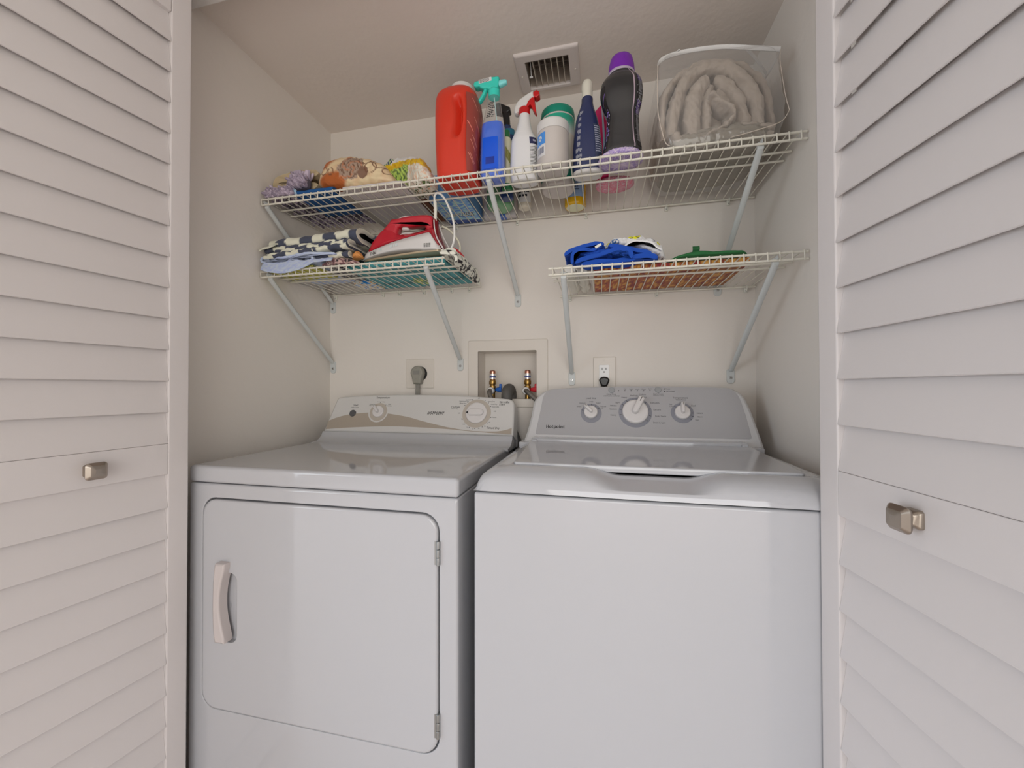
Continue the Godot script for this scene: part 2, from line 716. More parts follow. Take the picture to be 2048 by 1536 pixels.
# bifold pair folded open: the lead panel shows its face, the second panel lies behind it
func bifold(left: bool) -> void:
	var a := 0.1369 if left else -0.1464
	var o := struct("door_1" if left else "door_2",
		"white louvred bifold door folded open at the %s side of the closet" % ("dryer" if left else "washer"), "door")
	o.position = Vector3(0.106, 0, 0.6322) if left else Vector3(1.4055, 0, 0.6114)
	var zn := Vector3(cos(a), 0, sin(a)) * (1.0 if left else -1.0)
	o.basis = Basis(Vector3.UP.cross(zn), Vector3.UP, zn)
	var w := 0.345
	var s := -1.0 if left else 1.0
	var rail_top := 0.9763 if left else 0.9690
	var rail_low := 0.9072 if left else 0.8985
	var up := 0.0702 if left else 0.0718
	var dn := 0.0697 if left else 0.0719
	var low1 := 0.8324 if left else 0.8225
	var hi := 1.9565 if left else rail_top + 14 * up + 0.002
	# shared meshes; x runs from the closet side (0) towards the room
	var span := func(xa: float, xb: float) -> Array:
		return [minf(s * xa, s * xb), maxf(s * xa, s * xb)]
	var blk := func(xa: float, xb: float, ya: float, yb: float, r: float) -> ArrayMesh:
		var g := G.new()
		var q: Array = span.call(xa, xb)
		rbox(g, Vector3(q[0], ya, -0.028), Vector3(q[1], yb, 0), r, 2)
		return g.mesh()
	var stile_far: ArrayMesh = blk.call(0.0, 0.0415, 0.012, 2.068, 0.003)
	var stile_near: ArrayMesh = blk.call(w - 0.0415, w, 0.012, 2.068, 0.003)
	var top: ArrayMesh = blk.call(0.0413, w - 0.0413, hi, 2.068, 0.002)
	var mid: ArrayMesh = blk.call(0.0413, w - 0.0413, rail_low, rail_top - 0.0012, 0.0012)
	var bot: ArrayMesh = blk.call(0.0413, w - 0.0413, 0.012, 0.125, 0.002)
	var sg := G.new()
	var q: Array = span.call(0.0418, w - 0.0418)
	var prof := []
	var len := 0.0775
	var lean := -0.0125
	for v in [Vector2(-0.0004, 0.001), Vector2(0, 0.0), Vector2(-0.001, -0.0007), Vector2(-0.0028, -0.0007), Vector2(-0.0034, 0.0004), Vector2(-0.0036, 0.0015),
			Vector2(lean - 0.0036, len - 0.001), Vector2(lean - 0.0030, len), Vector2(lean - 0.001, len), Vector2(lean, len - 0.001)]:
		prof.append(v)
	var rings := []
	for x in [q[0], q[1]]:
		var ring := PackedVector3Array()
		for v in prof:
			ring.append(Vector3(x, v.y, v.x))
		rings.append(ring)
	# crisp slat: flat faces, separate normals per side
	for i in prof.size():
		var j := (i + 1) % prof.size()
		sg.grid([PackedVector3Array([rings[0][i], rings[0][j]]), PackedVector3Array([rings[1][i], rings[1][j]])])
	sg.fan(rings[0], false)
	sg.fan(rings[1], true)
	sg.orient(0, 0)
	var slat := sg.mesh()
	var lows := []
	var y := rail_top
	while y < hi - 0.02:
		lows.append(y)
		y += up
	y = low1
	while y > 0.10:
		lows.append(y)
		y -= dn
	var rear := Node3D.new()
	rear.name = "rear_panel"
	o.add_child(rear)
	rear.position = Vector3(0, 0, -0.064)
	rear.basis = Basis.IDENTITY
	for who in [o, rear]:
		lpart(who, "stile", stile_far, M.door)
		lpart(who, "stile", stile_near, M.door)
		lpart(who, "rail", top, M.door)
		lpart(who, "rail", mid, M.door)
		lpart(who, "rail", bot, M.door)
		for yy in lows:
			lpart(who, "slat", slat, M.door, Vector3(0, yy, 0 if who == o else -0.008))
	# square pillow knob
	var kx := s * 0.170
	var ky := 0.9405 if left else 0.9355
	var kg := G.new()
	var sq := func(h: float, z: float, r: float) -> PackedVector3Array:
		return ring_xy(kx - h, kx + h, ky - h, ky + h, z, r, 5)
	kg.loft([sq.call(0.0118, 0.0, 0.004), sq.call(0.0118, 0.0035, 0.004), sq.call(0.0105, 0.006, 0.004), sq.call(0.0078, 0.0085, 0.003), sq.call(0.0074, 0.012, 0.003),
		sq.call(0.009, 0.0145, 0.004)])
	var ko := lpart(o, "knob", kg.mesh(), M.nickel)
	ko.set_meta("label", "brushed nickel knob")
	var kh := G.new()
	var hd := [sq.call(0.009, 0.0135, 0.004), sq.call(0.0150, 0.0165, 0.006), sq.call(0.0163, 0.0185, 0.0062), sq.call(0.0163, 0.0200, 0.0062),
		sq.call(0.0163, 0.0200, 0.0062), sq.call(0.0108, 0.0262, 0.0035), sq.call(0.0108, 0.0262, 0.0035), sq.call(0.009, 0.0268, 0.003), sq.call(0.004, 0.0274, 0.001)]
	kh.loft(hd)
	lpart(ko, "knob_head", kh.mesh(), M.nickel)


# ------------------------------------------------------------------ dryer
func dryer() -> void:
	var t := thing("clothes_dryer", "white front-loading clothes dryer with large square door and two-dial console", "dryer", Vector3(0.4213, 0, 0.33))
	var x0 := 0.0783
	var x1 := 0.7643
	var g := G.new()
	rbox(g, Vector3(x0 + 0.0005, 0.02, 0.09), Vector3(x1 - 0.0005, 0.8728, 0.584), 0.003)
	# open front with the rounded door hole
	xy_frame(g, [x0, x1, 0.02, 0.8728], [0.119, 0.7237, 0.3442, 0.8402], 0.6085, 0.004, 0.038, 0.58, 0.5845, 0.005)
	part(t, "cabinet", g, M.enamel)
	for x in [x0 + 0.03, x1 - 0.03]:
		for z in [0.13, 0.56]:
			g = G.new()
			lathe(g, [Vector2(0.018, 0), Vector2(0.018, 0.008), Vector2(0.008, 0.012), Vector2(0.008, 0.0205)], Vector3(x, 0, z), 14)
			part(t, "levelling_foot", g, M.black)
	# top sheet with its raised back
	g = G.new()
	rbox(g, Vector3(x0 - 0.0008, 0.8742, 0.10), Vector3(x1 + 0.0008, 0.914, 0.6097), 0.008, 4)
	part(t, "top_panel", g, M.enamel)
	g = G.new()
	var rows := []
	var pr := [Vector2(0.205, 0.9135), Vector2(0.19, 0.9142), Vector2(0.172, 0.9165), Vector2(0.157, 0.922), Vector2(0.146, 0.931), Vector2(0.139, 0.9435), Vector2(0.137, 0.9452), Vector2(0.13, 0.9455), Vector2(0.06, 0.9455), Vector2(0.06, 0.9), Vector2(0.19, 0.9)]
	for e in [[0.0805, 0.0], [0.0775, 0.001], [0.0765, 0.004], [0.7735, 0.004], [0.7725, 0.001], [0.7695, 0.0]]:
		var ring := PackedVector3Array()
		for v in pr:
			ring.append(Vector3(e[0], maxf(v.y - (0.004 - e[1]) * 0.5, 0.9), v.x - (0.004 - e[1])))
		rows.append(ring)
	g.loft(rows)
	part(t, "console_riser", g, M.enamel)
	# console face, leaning back
	var vy := Vector3(0, 0.9242, -0.3819)
	var vn := Vector3(0, 0.3819, 0.9242)
	var f := Transform3D(Basis(Vector3.RIGHT, vy, vn), Vector3(0, 0.9465, 0.1335))
	g = G.new()
	g.xf = f
	var poly := PackedVector2Array([Vector2(0.0765, 0.0), Vector2(0.7745, 0.0), Vector2(0.7735, 0.05), Vector2(0.7710, 0.100), Vector2(0.7685, 0.113), Vector2(0.762, 0.1225), Vector2(0.750, 0.1268)])
	for k in 15:
		var x := lerpf(0.72, 0.135, k / 14.0)
		poly.append(Vector2(x, 0.1425 - 0.123 * pow(x - 0.40, 2)))
	poly.append_array(PackedVector2Array([Vector2(0.1135, 0.1318), Vector2(0.103, 0.1295), Vector2(0.0965, 0.122)]))
	prism(g, poly, -0.062, 0.0, 0.006)
	var con := part(t, "console", g, M.console)
	g = G.new()
	g.xf = f
	var sw := smooth2([Vector2(0.0841, 0.0375), Vector2(0.12, 0.052), Vector2(0.1683, 0.0641), Vector2(0.239, 0.0709), Vector2(0.2786, 0.0718), Vector2(0.3143, 0.069), Vector2(0.3916, 0.0578), Vector2(0.4422, 0.0456), Vector2(0.5, 0.0325), Vector2(0.5584, 0.0212), Vector2(0.62, 0.0135), Vector2(0.66, 0.0115), Vector2(0.70, 0.0115), Vector2(0.7277, 0.0135), Vector2(0.75, 0.0185), Vector2(0.7677, 0.0251)])
	var lo := smooth2([Vector2(0.7688, 0.0042), Vector2(0.70, 0.0065), Vector2(0.66, 0.0092), Vector2(0.62, 0.0112), Vector2(0.5584, 0.0162), Vector2(0.4468, 0.0205), Vector2(0.3404, 0.0222), Vector2(0.2019, 0.0162), Vector2(0.0835, 0.0066)])
	sw.append_array(lo)
	prism(g, sw, -0.001, 0.0003)
	part(con, "swoosh_print", g, M.swoosh)
	# dial rings
	g = G.new()
	g.xf = f
	disc_z(g, Vector3(0.2775, 0.074, -0.001), 0.0385, 0.0014, 40, 0.0001)
	part(con, "dial_rim", g, M.console)
	for q in [[0.2775, 0.074, 0.0335], [0.643, 0.0735, 0.0498]]:
		g = G.new()
		g.xf = f
		disc_z(g, Vector3(q[0], q[1], -0.001), q[2], 0.0017, 44, 0.0001)
		part(con, "dial_ring", g, M.ring)
	g = G.new()
	g.xf = f
	for d in [[0.2775, 0.074, 0.034, [128, 90, 48]], [0.643, 0.0735, 0.0515, [112, 133, 148, 62, 45, 28, -15, -38, -62, -90, -112, -133, -158, 205]]]:
		for ang in d[3]:
			var q: Vector2 = Vector2.from_angle(deg_to_rad(ang)) * (d[2] + 0.0015)
			disc_z(g, Vector3(d[0] + q.x, d[1] + q.y, -0.0005), 0.00135, 0.001, 10, 0.0001)
	text(g, "Start", Vector3(0.1811, 0.0987, 0), 0.0185, 0.0, "", 0, 0.0004, 0.15)
	text(g, "Temperature", Vector3(0.2835, 0.1275, 0), 0.0525, 0.0, "", 0, 0.0004, 0.15)
	text(g, "HOTPOINT", Vector3(0.4966, 0.0726, 0), 0.0595, 0.0098, "Droid Sans Bold", 0, 0.0005, 0.3)
	text(g, "Timed Dry", Vector3(0.7051, 0.0229, 0), 0.045, 0.0, "", 0, 0.0004, 0.12)
	text(g, "Cottons", Vector3(0.5658, 0.0955, 0), 0.0315, 0.0, "", 0, 0.0004, 0.15)
	text(g, "Wrinkle", Vector3(0.7356, 0.114, 0), 0.0345, 0.0, "", 0, 0.0004)
	text(g, "Free", Vector3(0.7284, 0.1055, 0), 0.0185, 0.0, "", 0, 0.0004)
	part(con, "lettering", g, M.ink, "black print")
	g = G.new()
	g.xf = f
	for w in [["Push to start", 0.1800, 0.0905, 0.028], ["Permanent Press", 0.2802, 0.1123, 0.031], ["Cottons", 0.2450, 0.1031, 0.018], ["High Heat", 0.2440, 0.0975, 0.017], ["Fluff", 0.3156, 0.1037, 0.011], ["No Heat", 0.3165, 0.0975, 0.017],
			["Less Dry", 0.6125, 0.1215, 0.021], ["Optimum Dry", 0.5930, 0.1160, 0.034], ["More Dry", 0.5900, 0.1085, 0.023], ["Off", 0.5815, 0.0735, 0.006], ["More Dry", 0.690, 0.1155, 0.024], ["Less Dry", 0.7005, 0.1060, 0.022], ["Dewrinkle", 0.7060, 0.0975, 0.024],
			["Off", 0.7060, 0.0815, 0.008], ["70 min", 0.7060, 0.0600, 0.014], ["60", 0.6915, 0.0430, 0.005], ["50", 0.6765, 0.0292, 0.005], ["40", 0.6565, 0.0215, 0.005], ["30", 0.6365, 0.0195, 0.005], ["20", 0.6165, 0.0245, 0.005], ["10", 0.6015, 0.0345, 0.005], ["Off", 0.645, 0.1275, 0.007], ["Sensor dry", 0.563, 0.0885, 0.024]]:
		text(g, w[0], Vector3(w[1], w[2], 0), w[3], 0.0, "", 0, 0.0003)
	part(con, "small_lettering", g, M.ink_soft)
	g = G.new()
	g.xf = f
	disc_z(g, Vector3(0.1775, 0.0675, 0), 0.0123, 0.004, 24, 0.001)
	part(t, "start_button", g, mat(alb(70, 70, 72), 0.4))
	dial(t, f, Vector3(0.278, 0.0748, 0.0006), 0.0215, 0.012, 131.0, false)
	dial(t, f, Vector3(0.643, 0.0745, 0.0006), 0.0368, 0.011, 180.0, true)
	# door
	g = G.new()
	xy_frame(g, [0.1222, 0.7210, 0.3470, 0.8368], [0.166, 0.2225, 0.507, 0.668], 0.6122, 0.036, 0.019, 0.586, 0.597, 0.004)
	g.grid([ring_xy(0.164, 0.2235, 0.505, 0.670, 0.597, 0.019), ring_xy(0.19, 0.191, 0.58, 0.59, 0.5965, 0.001)], true)
	var door := part(t, "door", g, M.enamel)
	g = G.new()
	var hp := PackedVector2Array()
	for k in 17:
		var v := k / 16.0
		var yy := lerpf(0.5125, 0.6945, v)
		hp.append(Vector2(0.2040 - 0.0150 * sin(PI * clampf((v - 0.06) / 0.88, 0, 1)), yy))
	for k in 13:
		var v := 1.0 - k / 12.0
		hp.append(Vector2(0.1745 - 0.0035 * sin(PI * v) + 0.003 * pow(absf(v * 2 - 1), 8), lerpf(0.5125, 0.6945, v)))
	prism(g, hp, 0.606, 0.6285, 0.004)
	part(door, "handle", g, M.handle, "curved off-white pull handle")
	for y in [0.7605, 0.4095]:
		g = G.new()
		for k in 3:
			lathe(g, [Vector2(0.0036, 0.0006), Vector2(0.0042, 0.0012), Vector2(0.0042, 0.0155), Vector2(0.0036, 0.0162)], Vector3(0.7225, y - 0.0255 + k * 0.0168, 0.6115), 14)
		box(g, Vector3(0.7150, y - 0.024, 0.606), Vector3(0.7225, y + 0.024, 0.6128))
		part(door, "hinge", g, mat(Color(0.42, 0.44, 0.44), 0.35, 0.9), "small steel hinge")


func smooth2(pts: Array) -> PackedVector2Array:
	var o := PackedVector2Array()
	for q in smooth_path(pts, 4):
		o.append(q)
	return o


# round control knob on a face; big ones carry a wide grip and a black arrow
func dial(t: Node3D, f: Transform3D, at: Vector3, r: float, h: float, ang: float, arrow: bool) -> void:
	var g := G.new()
	g.xf = f * Transform3D(Basis(Vector3.BACK, deg_to_rad(ang)), at)
	var prof := [Vector2(r, 0), Vector2(r, h * 0.35), Vector2(r * 0.985, h * 0.5), Vector2(r * 0.93, h * 0.62), Vector2(r * 0.8, h * 0.66), Vector2(r * 0.78, h * 0.62), Vector2(r * 0.3, h * 0.62)]
	if not arrow:
		prof = [Vector2(r, 0), Vector2(r, h * 0.4), Vector2(r * 0.95, h * 0.55), Vector2(r * 0.85, h * 0.6)]
	var old := g.xf
	g.xf = old * Transform3D(Basis(Vector3.RIGHT, PI / 2), Vector3.ZERO)
	lathe(g, prof, Vector3.ZERO, 40)
	g.xf = old
	var k := part(t, "dial", g, M.knob)
	g = G.new()
	g.xf = old
	var w := r * (0.30 if arrow else 0.24)
	var a := r * (0.72 if arrow else 0.30)
	var b := r * (0.72 if arrow else 1.22)
	var o := PackedVector2Array()
	for i in 9:
		var q := deg_to_rad(-90 + i * 22.5)
		o.append(Vector2(b - w * 0.5 + cos(q) * w * 0.5, sin(q) * w))
	for i in 9:
		var q := deg_to_rad(90 + i * 22.5)
		o.append(Vector2(-a + w + cos(q) * w, sin(q) * w))
	prism(g, o, h * 0.3, h * (1.35 if arrow else 1.5), h * 0.22)
	part(k, "grip", g, M.knob)
	g = G.new()
	g.xf = old
	if arrow:
		prism(g, PackedVector2Array([Vector2(r * 0.99, 0), Vector2(r * 0.78, r * 0.12), Vector2(r * 0.78, -r * 0.12)]), h * 0.5, h * 0.72)
	else:
		box(g, Vector3(b * 0.62, -w * 0.1, h * 1.4), Vector3(b * 0.93, w * 0.1, h * 1.52))
	part(k, "pointer_mark", g, M.ink)


# ------------------------------------------------------------------ washer
func top_y(x: float, z: float) -> float:
	var ax := minf(x - 0.7963, 1.4857 - x)
	var az := 0.6098 - z
	var k := 0.03
	var hh := clampf(0.5 + 0.5 * (ax - az) / k, 0, 1)
	var a := maxf(lerpf(ax, az, hh) - k * hh * (1 - hh), 0.0)
	var pr := [[0.0, 0.8925], [0.0006, 0.897], [0.002, 0.903], [0.005, 0.911], [0.011, 0.9195], [0.021, 0.927], [0.034, 0.9325], [0.05, 0.9362], [0.065, 0.9375], [1.0, 0.938]]
	for i in pr.size() - 1:
		if a <= pr[i + 1][0]:
			var v: float = (a - pr[i][0]) / (pr[i + 1][0] - pr[i][0])
			return lerpf(pr[i][1], pr[i + 1][1], v)
	return 0.938


func washer() -> void:
	var t := thing("washing_machine", "white top-loading washing machine with grey three-dial console", "washer", Vector3(1.141, 0, 0.33))
	var x0 := 0.798
	var x1 := 1.484
	var g := G.new()
	rbox(g, Vector3(x0, 0.02, 0.07), Vector3(x1, 0.8895, 0.6085), 0.006, 4)
	part(t, "cabinet", g, M.enamel)
	for x in [x0 + 0.04, x1 - 0.04]:
		for z in [0.12, 0.56]:
			g = G.new()
			lathe(g, [Vector2(0.018, 0), Vector2(0.018, 0.008), Vector2(0.008, 0.012), Vector2(0.008, 0.0205)], Vector3(x, 0, z), 14)
			part(t, "levelling_foot", g, M.black)
	# moulded top frame: front band with the scooped handle, two side bands
	g = G.new()
	var xs := [0.7963, 0.7968, 0.798, 0.801, 0.807, 0.817, 0.83, 0.846, 0.861, 0.869]
	var zs := [0.6098, 0.6095, 0.609, 0.608, 0.6065, 0.6045, 0.602, 0.599, 0.595, 0.590, 0.584, 0.577, 0.569, 0.561, 0.554, 0.5475]
	var full := xs.duplicate()
	for k in 112:
		full.append(lerpf(0.874, 1.408, k / 111.0))
	for k in xs.size():
		full.append(2.282 - xs[xs.size() - 1 - k])
	var rows := []
	for z in zs:
		var row := PackedVector3Array()
		for x in full:
			var y := top_y(x, z)
			var m := smoothstep(1.015, 1.088, x) * (1.0 - smoothstep(1.206, 1.279, x))
			var fl: float = 0.905 + (0.6085 - z) * 0.33
			if y > fl:
				y = lerpf(y, fl, m)
			row.append(Vector3(x, y, z))
		rows.append(row)
	rows.append(rows[-1].duplicate())
	for k in rows[-1].size():
		rows[-1][k] -= Vector3(0, 0.02, 0.002)
	rows.reverse()
	g.grid(rows)
	for side in 2:
		rows = []
		for z in [0.5475, 0.45, 0.35, 0.25, 0.16, 0.09]:
			var row := PackedVector3Array()
			for k in xs.size():
				var x: float = xs[k] if side == 0 else 2.282 - xs[xs.size() - 1 - k]
				row.append(Vector3(x, top_y(x, z), z))
			if side == 0:
				row.append(row[-1] - Vector3(0, 0.03, 0))
			else:
				row.insert(0, row[0] - Vector3(0, 0.03, 0))
			rows.append(row)
		rows.reverse()
		g.grid(rows)
	box(g, Vector3(0.81, 0.9, 0.085), Vector3(1.47, 0.937, 0.21))
	part(t, "top_frame", g, M.enamel)
	g = G.new()
	box(g, Vector3(0.81, 0.8896, 0.09), Vector3(1.472, 0.896, 0.6))
	part(t, "tub_cover", g, M.dark)
	# lid, a little narrower at the front
	g = G.new()
	var rg := func(y: float, i: float) -> PackedVector3Array:
		var o := PackedVector3Array()
		for q in ring_xz(-0.5 + i, 0.5 - i, 0.200 + i, 0.5465 - i, y, 0.012, 5):
			var v: float = (q.z - 0.2) / 0.3465
			var hw := lerpf(0.298, 0.2745, v)
			o.append(Vector3(1.141 + q.x * hw / 0.5, q.y, q.z))
		return o
	g.loft([rg.call(0.9275, 0.002), rg.call(0.9285, 0.0005), rg.call(0.930, 0.0), rg.call(0.9385, 0.0), rg.call(0.9402, 0.0005), rg.call(0.9412, 0.002), rg.call(0.9415, 0.0045)])
	part(t, "lid", g, M.enamel)
	g = G.new()
	rbox(g, Vector3(0.846, 0.93, 0.16), Vector3(1.436, 0.951, 0.2035), 0.006)
	for x in [0.856, 1.424]:
		rbox(g, Vector3(x - 0.008, 0.936, 0.196), Vector3(x + 0.008, 0.947, 0.212), 0.003)
	part(t, "hinge_ledge", g, M.enamel)
	# console
	var vy := Vector3(0, 0.9054, -0.4246)
	var vn := Vector3(0, 0.4246, 0.9054)
	var f := Transform3D(Basis(Vector3.RIGHT, vy, vn), Vector3(0, 0.955, 0.168))
	g = G.new()
	g.xf = f
	var outer := smooth2([Vector2(0.8134, -0.0287), Vector2(0.824, 0.01), Vector2(0.8320, 0.0536), Vector2(0.8385, 0.1062), Vector2(0.8451, 0.1235), Vector2(0.8591, 0.1405), Vector2(0.8753, 0.1515), Vector2(0.8953, 0.1578), Vector2(0.94, 0.1620), Vector2(1.02, 0.1663), Vector2(1.1531, 0.1687), Vector2(1.28, 0.1675), Vector2(1.36, 0.1653), Vector2(1.4093, 0.1628), Vector2(1.428, 0.157), Vector2(1.444, 0.1465), Vector2(1.456, 0.129), Vector2(1.4640, 0.100), Vector2(1.4695, 0.0732), Vector2(1.478, 0.02), Vector2(1.4847, -0.0287)])
	prism(g, outer, -0.075, 0.0, 0.009)
	var con := part(t, "console", g, M.console_white)
	g = G.new()
	g.xf = f
	var pl := PackedVector2Array([Vector2(0.8529, 0.0070), Vector2(0.8545, 0.0035), Vector2(0.859, 0.0019), Vector2(1.15, 0.0015), Vector2(1.449, 0.0025), Vector2(1.4535, 0.0042), Vector2(1.4548, 0.0084)])
	pl.append_array(smooth2([Vector2(1.4490, 0.07), Vector2(1.4420, 0.118), Vector2(1.4351, 0.1395), Vector2(1.4260, 0.1510), Vector2(1.4125, 0.1560), Vector2(1.36, 0.1590), Vector2(1.25, 0.1617), Vector2(1.153, 0.1622), Vector2(1.04, 0.1602), Vector2(0.95, 0.1567), Vector2(0.8997, 0.1538), Vector2(0.8875, 0.1505), Vector2(0.8780, 0.1430), Vector2(0.8700, 0.1279), Vector2(0.8635, 0.08)]))
	prism(g, pl, -0.002, 0.0008, 0.0003)
	part(con, "panel_plate", g, M.panel)
	f.origin += vn * 0.0008
	for q in [[1.0205, 0.0735, 0.0317], [1.150, 0.0775, 0.0480], [1.282, 0.0775, 0.0318]]:
		g = G.new()
		g.xf = f
		disc_z(g, Vector3(q[0], q[1], -0.001), q[2], 0.0013, 44, 0.0001)
		part(con, "dial_ring", g, M.dial)
	g = G.new()
	g.xf = f
	for d in [[1.0205, 0.0735, 0.0255, [160, 118, 88, 62, 35]], [1.150, 0.0775, 0.0405, [190, 168, 145, 122, 96, 45, 15, -14, -38]], [1.282, 0.0775, 0.0255, [133, 40, 0, -20, -42]]]:
		for ang in d[3]:
			var q: Vector2 = Vector2.from_angle(deg_to_rad(ang))
			tube(g, [Vector3(d[0] + q.x * d[2], d[1] + q.y * d[2], 0.0003), Vector3(d[0] + q.x * (d[2] + 0.0055), d[1] + q.y * (d[2] + 0.0055), 0.0003)], 0.0006, 4)
	for q in [Vector2(1.1039, 0.1492), Vector2(1.1223, 0.1492), Vector2(1.1406, 0.1492), Vector2(1.1594, 0.1492), Vector2(1.1778, 0.1492), Vector2(1.1963, 0.1495), Vector2(1.2376, 0.1551), Vector2(1.2374, 0.147)]:
		disc_z(g, Vector3(q.x, q.y, -0.0005), 0.0016, 0.001, 12, 0.0002)
	text(g, "Hotpoint", Vector3(0.9130, 0.0262, 0), 0.0565, 0.0, "Droid Sans Bold", 0, 0.0004)
	part(con, "lettering", g, M.ink, "black print")
	g = G.new()
	g.xf = f
	for w in [["Load Size", 1.0198, 0.1235, 0.030], ["Large", 1.0205, 0.1115, 0.0125], ["Medium", 0.9940, 0.1070, 0.0185], ["Small", 0.9835, 0.0955, 0.0135], ["Super", 1.0425, 0.1070, 0.0145], ["Precise", 1.0570, 0.0960, 0.0165], ["Fill", 1.0530, 0.0905, 0.007],
			["Deep Rinse", 1.0821, 0.1365, 0.029], ["with fabric softener", 1.0821, 0.1315, 0.050], ["Fill", 1.1223, 0.1545, 0.006], ["Soak", 1.1406, 0.1545, 0.010], ["Wash", 1.1594, 0.1545, 0.0115], ["Rinse", 1.1778, 0.1545, 0.0115], ["Spin", 1.1963, 0.1548, 0.009],
			["Pause", 1.2480, 0.1551, 0.0125], ["Lid Locked", 1.2540, 0.1475, 0.024], ["Start/Pause", 1.2190, 0.1378, 0.029], ["Hold 3 Sec to Reset", 1.2200, 0.1325, 0.030], ["Temperature", 1.2808, 0.1250, 0.0415], ["Wash/Rinse", 1.2815, 0.1195, 0.028],
			["Tap", 1.2520, 0.1040, 0.008], ["Cold", 1.2535, 0.0985, 0.010], ["Cold", 1.2830, 0.1110, 0.0115], ["Cool", 1.3140, 0.1010, 0.012], ["Colors", 1.3290, 0.0775, 0.016], ["Warm", 1.3290, 0.0660, 0.013], ["Hot", 1.3200, 0.0560, 0.009],
			["Heavy", 1.1200, 0.1260, 0.0165], ["Medium", 1.1485, 0.1330, 0.0215], ["Colors", 1.1735, 0.1365, 0.0195], ["Light", 1.1780, 0.1262, 0.0135], ["Light", 1.0995, 0.1090, 0.0135], ["Whites", 1.0870, 0.0990, 0.0195], ["Medium", 1.0865, 0.0875, 0.021], ["Heavy", 1.0865, 0.0675, 0.0165],
			["Delicates", 1.2080, 0.1090, 0.0245], ["Casuals", 1.2125, 0.0870, 0.021], ["Bulky Items", 1.2215, 0.0660, 0.030], ["Drain & Spin", 1.2165, 0.0455, 0.034]]:
		text(g, w[0], Vector3(w[1], w[2], 0), w[3], 0.0, "", 0, 0.0003)
	part(con, "small_lettering", g, M.ink_soft)
	for q in [Vector2(1.0823, 0.1505), Vector2(1.2193, 0.1515)]:
		g = G.new()
		g.xf = f
		disc_z(g, Vector3(q.x, q.y, -0.0005), 0.0095, 0.0045, 28, 0.0012)
		part(t, "push_button", g, M.button)
	dial(t, f, Vector3(1.0195, 0.0760, 0.0005), 0.0205, 0.0155, 135.0, false)
	dial(t, f, Vector3(1.150, 0.0785, 0.0005), 0.0375, 0.0185, 63.0, false)
	dial(t, f, Vector3(1.282, 0.0785, 0.0005), 0.0215, 0.0155, 88.0, false)


# ------------------------------------------------------------------ wire shelves
const ZF := 0.3329     # front rods
const RODR := 0.0029
const WIRE := 0.0016


# deck wires run from the back rod to the front and turn down over the lip
func wire_shelf(label: String, y: float, xa: float, xb: float, x0: float, count: int, lip0: int, lip1: int, lip_xa: float, lip_xb: float, clips: Array) -> Node3D:
	var t := thing("wire_shelf", label, "shelf", Vector3((xa + xb) / 2, y, 0.17))
	var dk := y - 0.0002
	var rods := [[0.012, dk - RODR - WIRE, xa, xb], [0.2117, dk - RODR - WIRE, xa, xb], [0.2545, dk - RODR - WIRE, xa, xb],
		[ZF - 0.0005, dk - RODR - WIRE + 0.0012, lip_xa, lip_xb], [ZF - 0.0005, y - 0.0204, lip_xa, lip_xb]]
	for r in rods:
		var g := G.new()
		var h: float = (r[3] - r[2]) / 2
		tube(g, [Vector3(-h, 0, 0), Vector3(-h + 0.0012, 0, 0), Vector3(h - 0.0012, 0, 0), Vector3(h, 0, 0)], RODR, 10, -1.0, null, 2.0, [0.72, 1.0, 1.0, 0.72])
		piece(t, "rod", g.mesh(), M.wire, Vector3((r[2] + r[3]) / 2, r[1], r[0]))
	var bent := G.new()
	var path := [Vector3(0, 0, 0.010), Vector3(0, 0, 0.1), Vector3(0, 0, 0.2), Vector3(0, 0, ZF - 0.003)]
	for k in 5:
		var a := PI / 2 * k / 4.0
		path.append(Vector3(0, -0.0042 + 0.0042 * cos(a), ZF - 0.0012 + 0.0042 * sin(a)))
	path.append(Vector3(0, -0.0135, ZF + 0.0030))
	path.append(Vector3(0, -0.0215, ZF + 0.0030))
	path.append(Vector3(0, -0.0232, ZF + 0.0028))
	tube(bent, path, WIRE, 8, -1.0, Vector3.RIGHT)
	var flat := G.new()
	tube(flat, [Vector3(0, 0, 0.010), Vector3(0, 0, 0.13), Vector3(0, 0, ZF - 0.060)], WIRE, 8, -1.0, Vector3.RIGHT)
	var mb := bent.mesh()
	var mf := flat.mesh()
	for k in count:
		piece(t, "deck_wire", mb if k >= lip0 and k <= lip1 else mf, M.wire, Vector3(x0 + 0.0254 * k, dk, 0))
	for x in clips:
		var g := G.new()
		rbox(g, Vector3(x - 0.005, dk - 0.020, 0.0002), Vector3(x + 0.005, dk - 0.001, 0.009), 0.002, 2)
		tube(g, [Vector3(x, dk - 0.012, 0.008), Vector3(x, dk - 0.0125, 0.014), Vector3(x, dk - 0.008, 0.0175), Vector3(x, dk - 0.002, 0.0165)], 0.0048, 8, 0.0012, Vector3.RIGHT)
		var c := part(t, "wall_clip", g, M.clip)
		g = G.new()
		disc_z(g, Vector3(x, dk - 0.0155, 0.009), 0.0028, 0.0012, 12, 0.0006)
		part(c, "screw", g, M.steel)
	return t


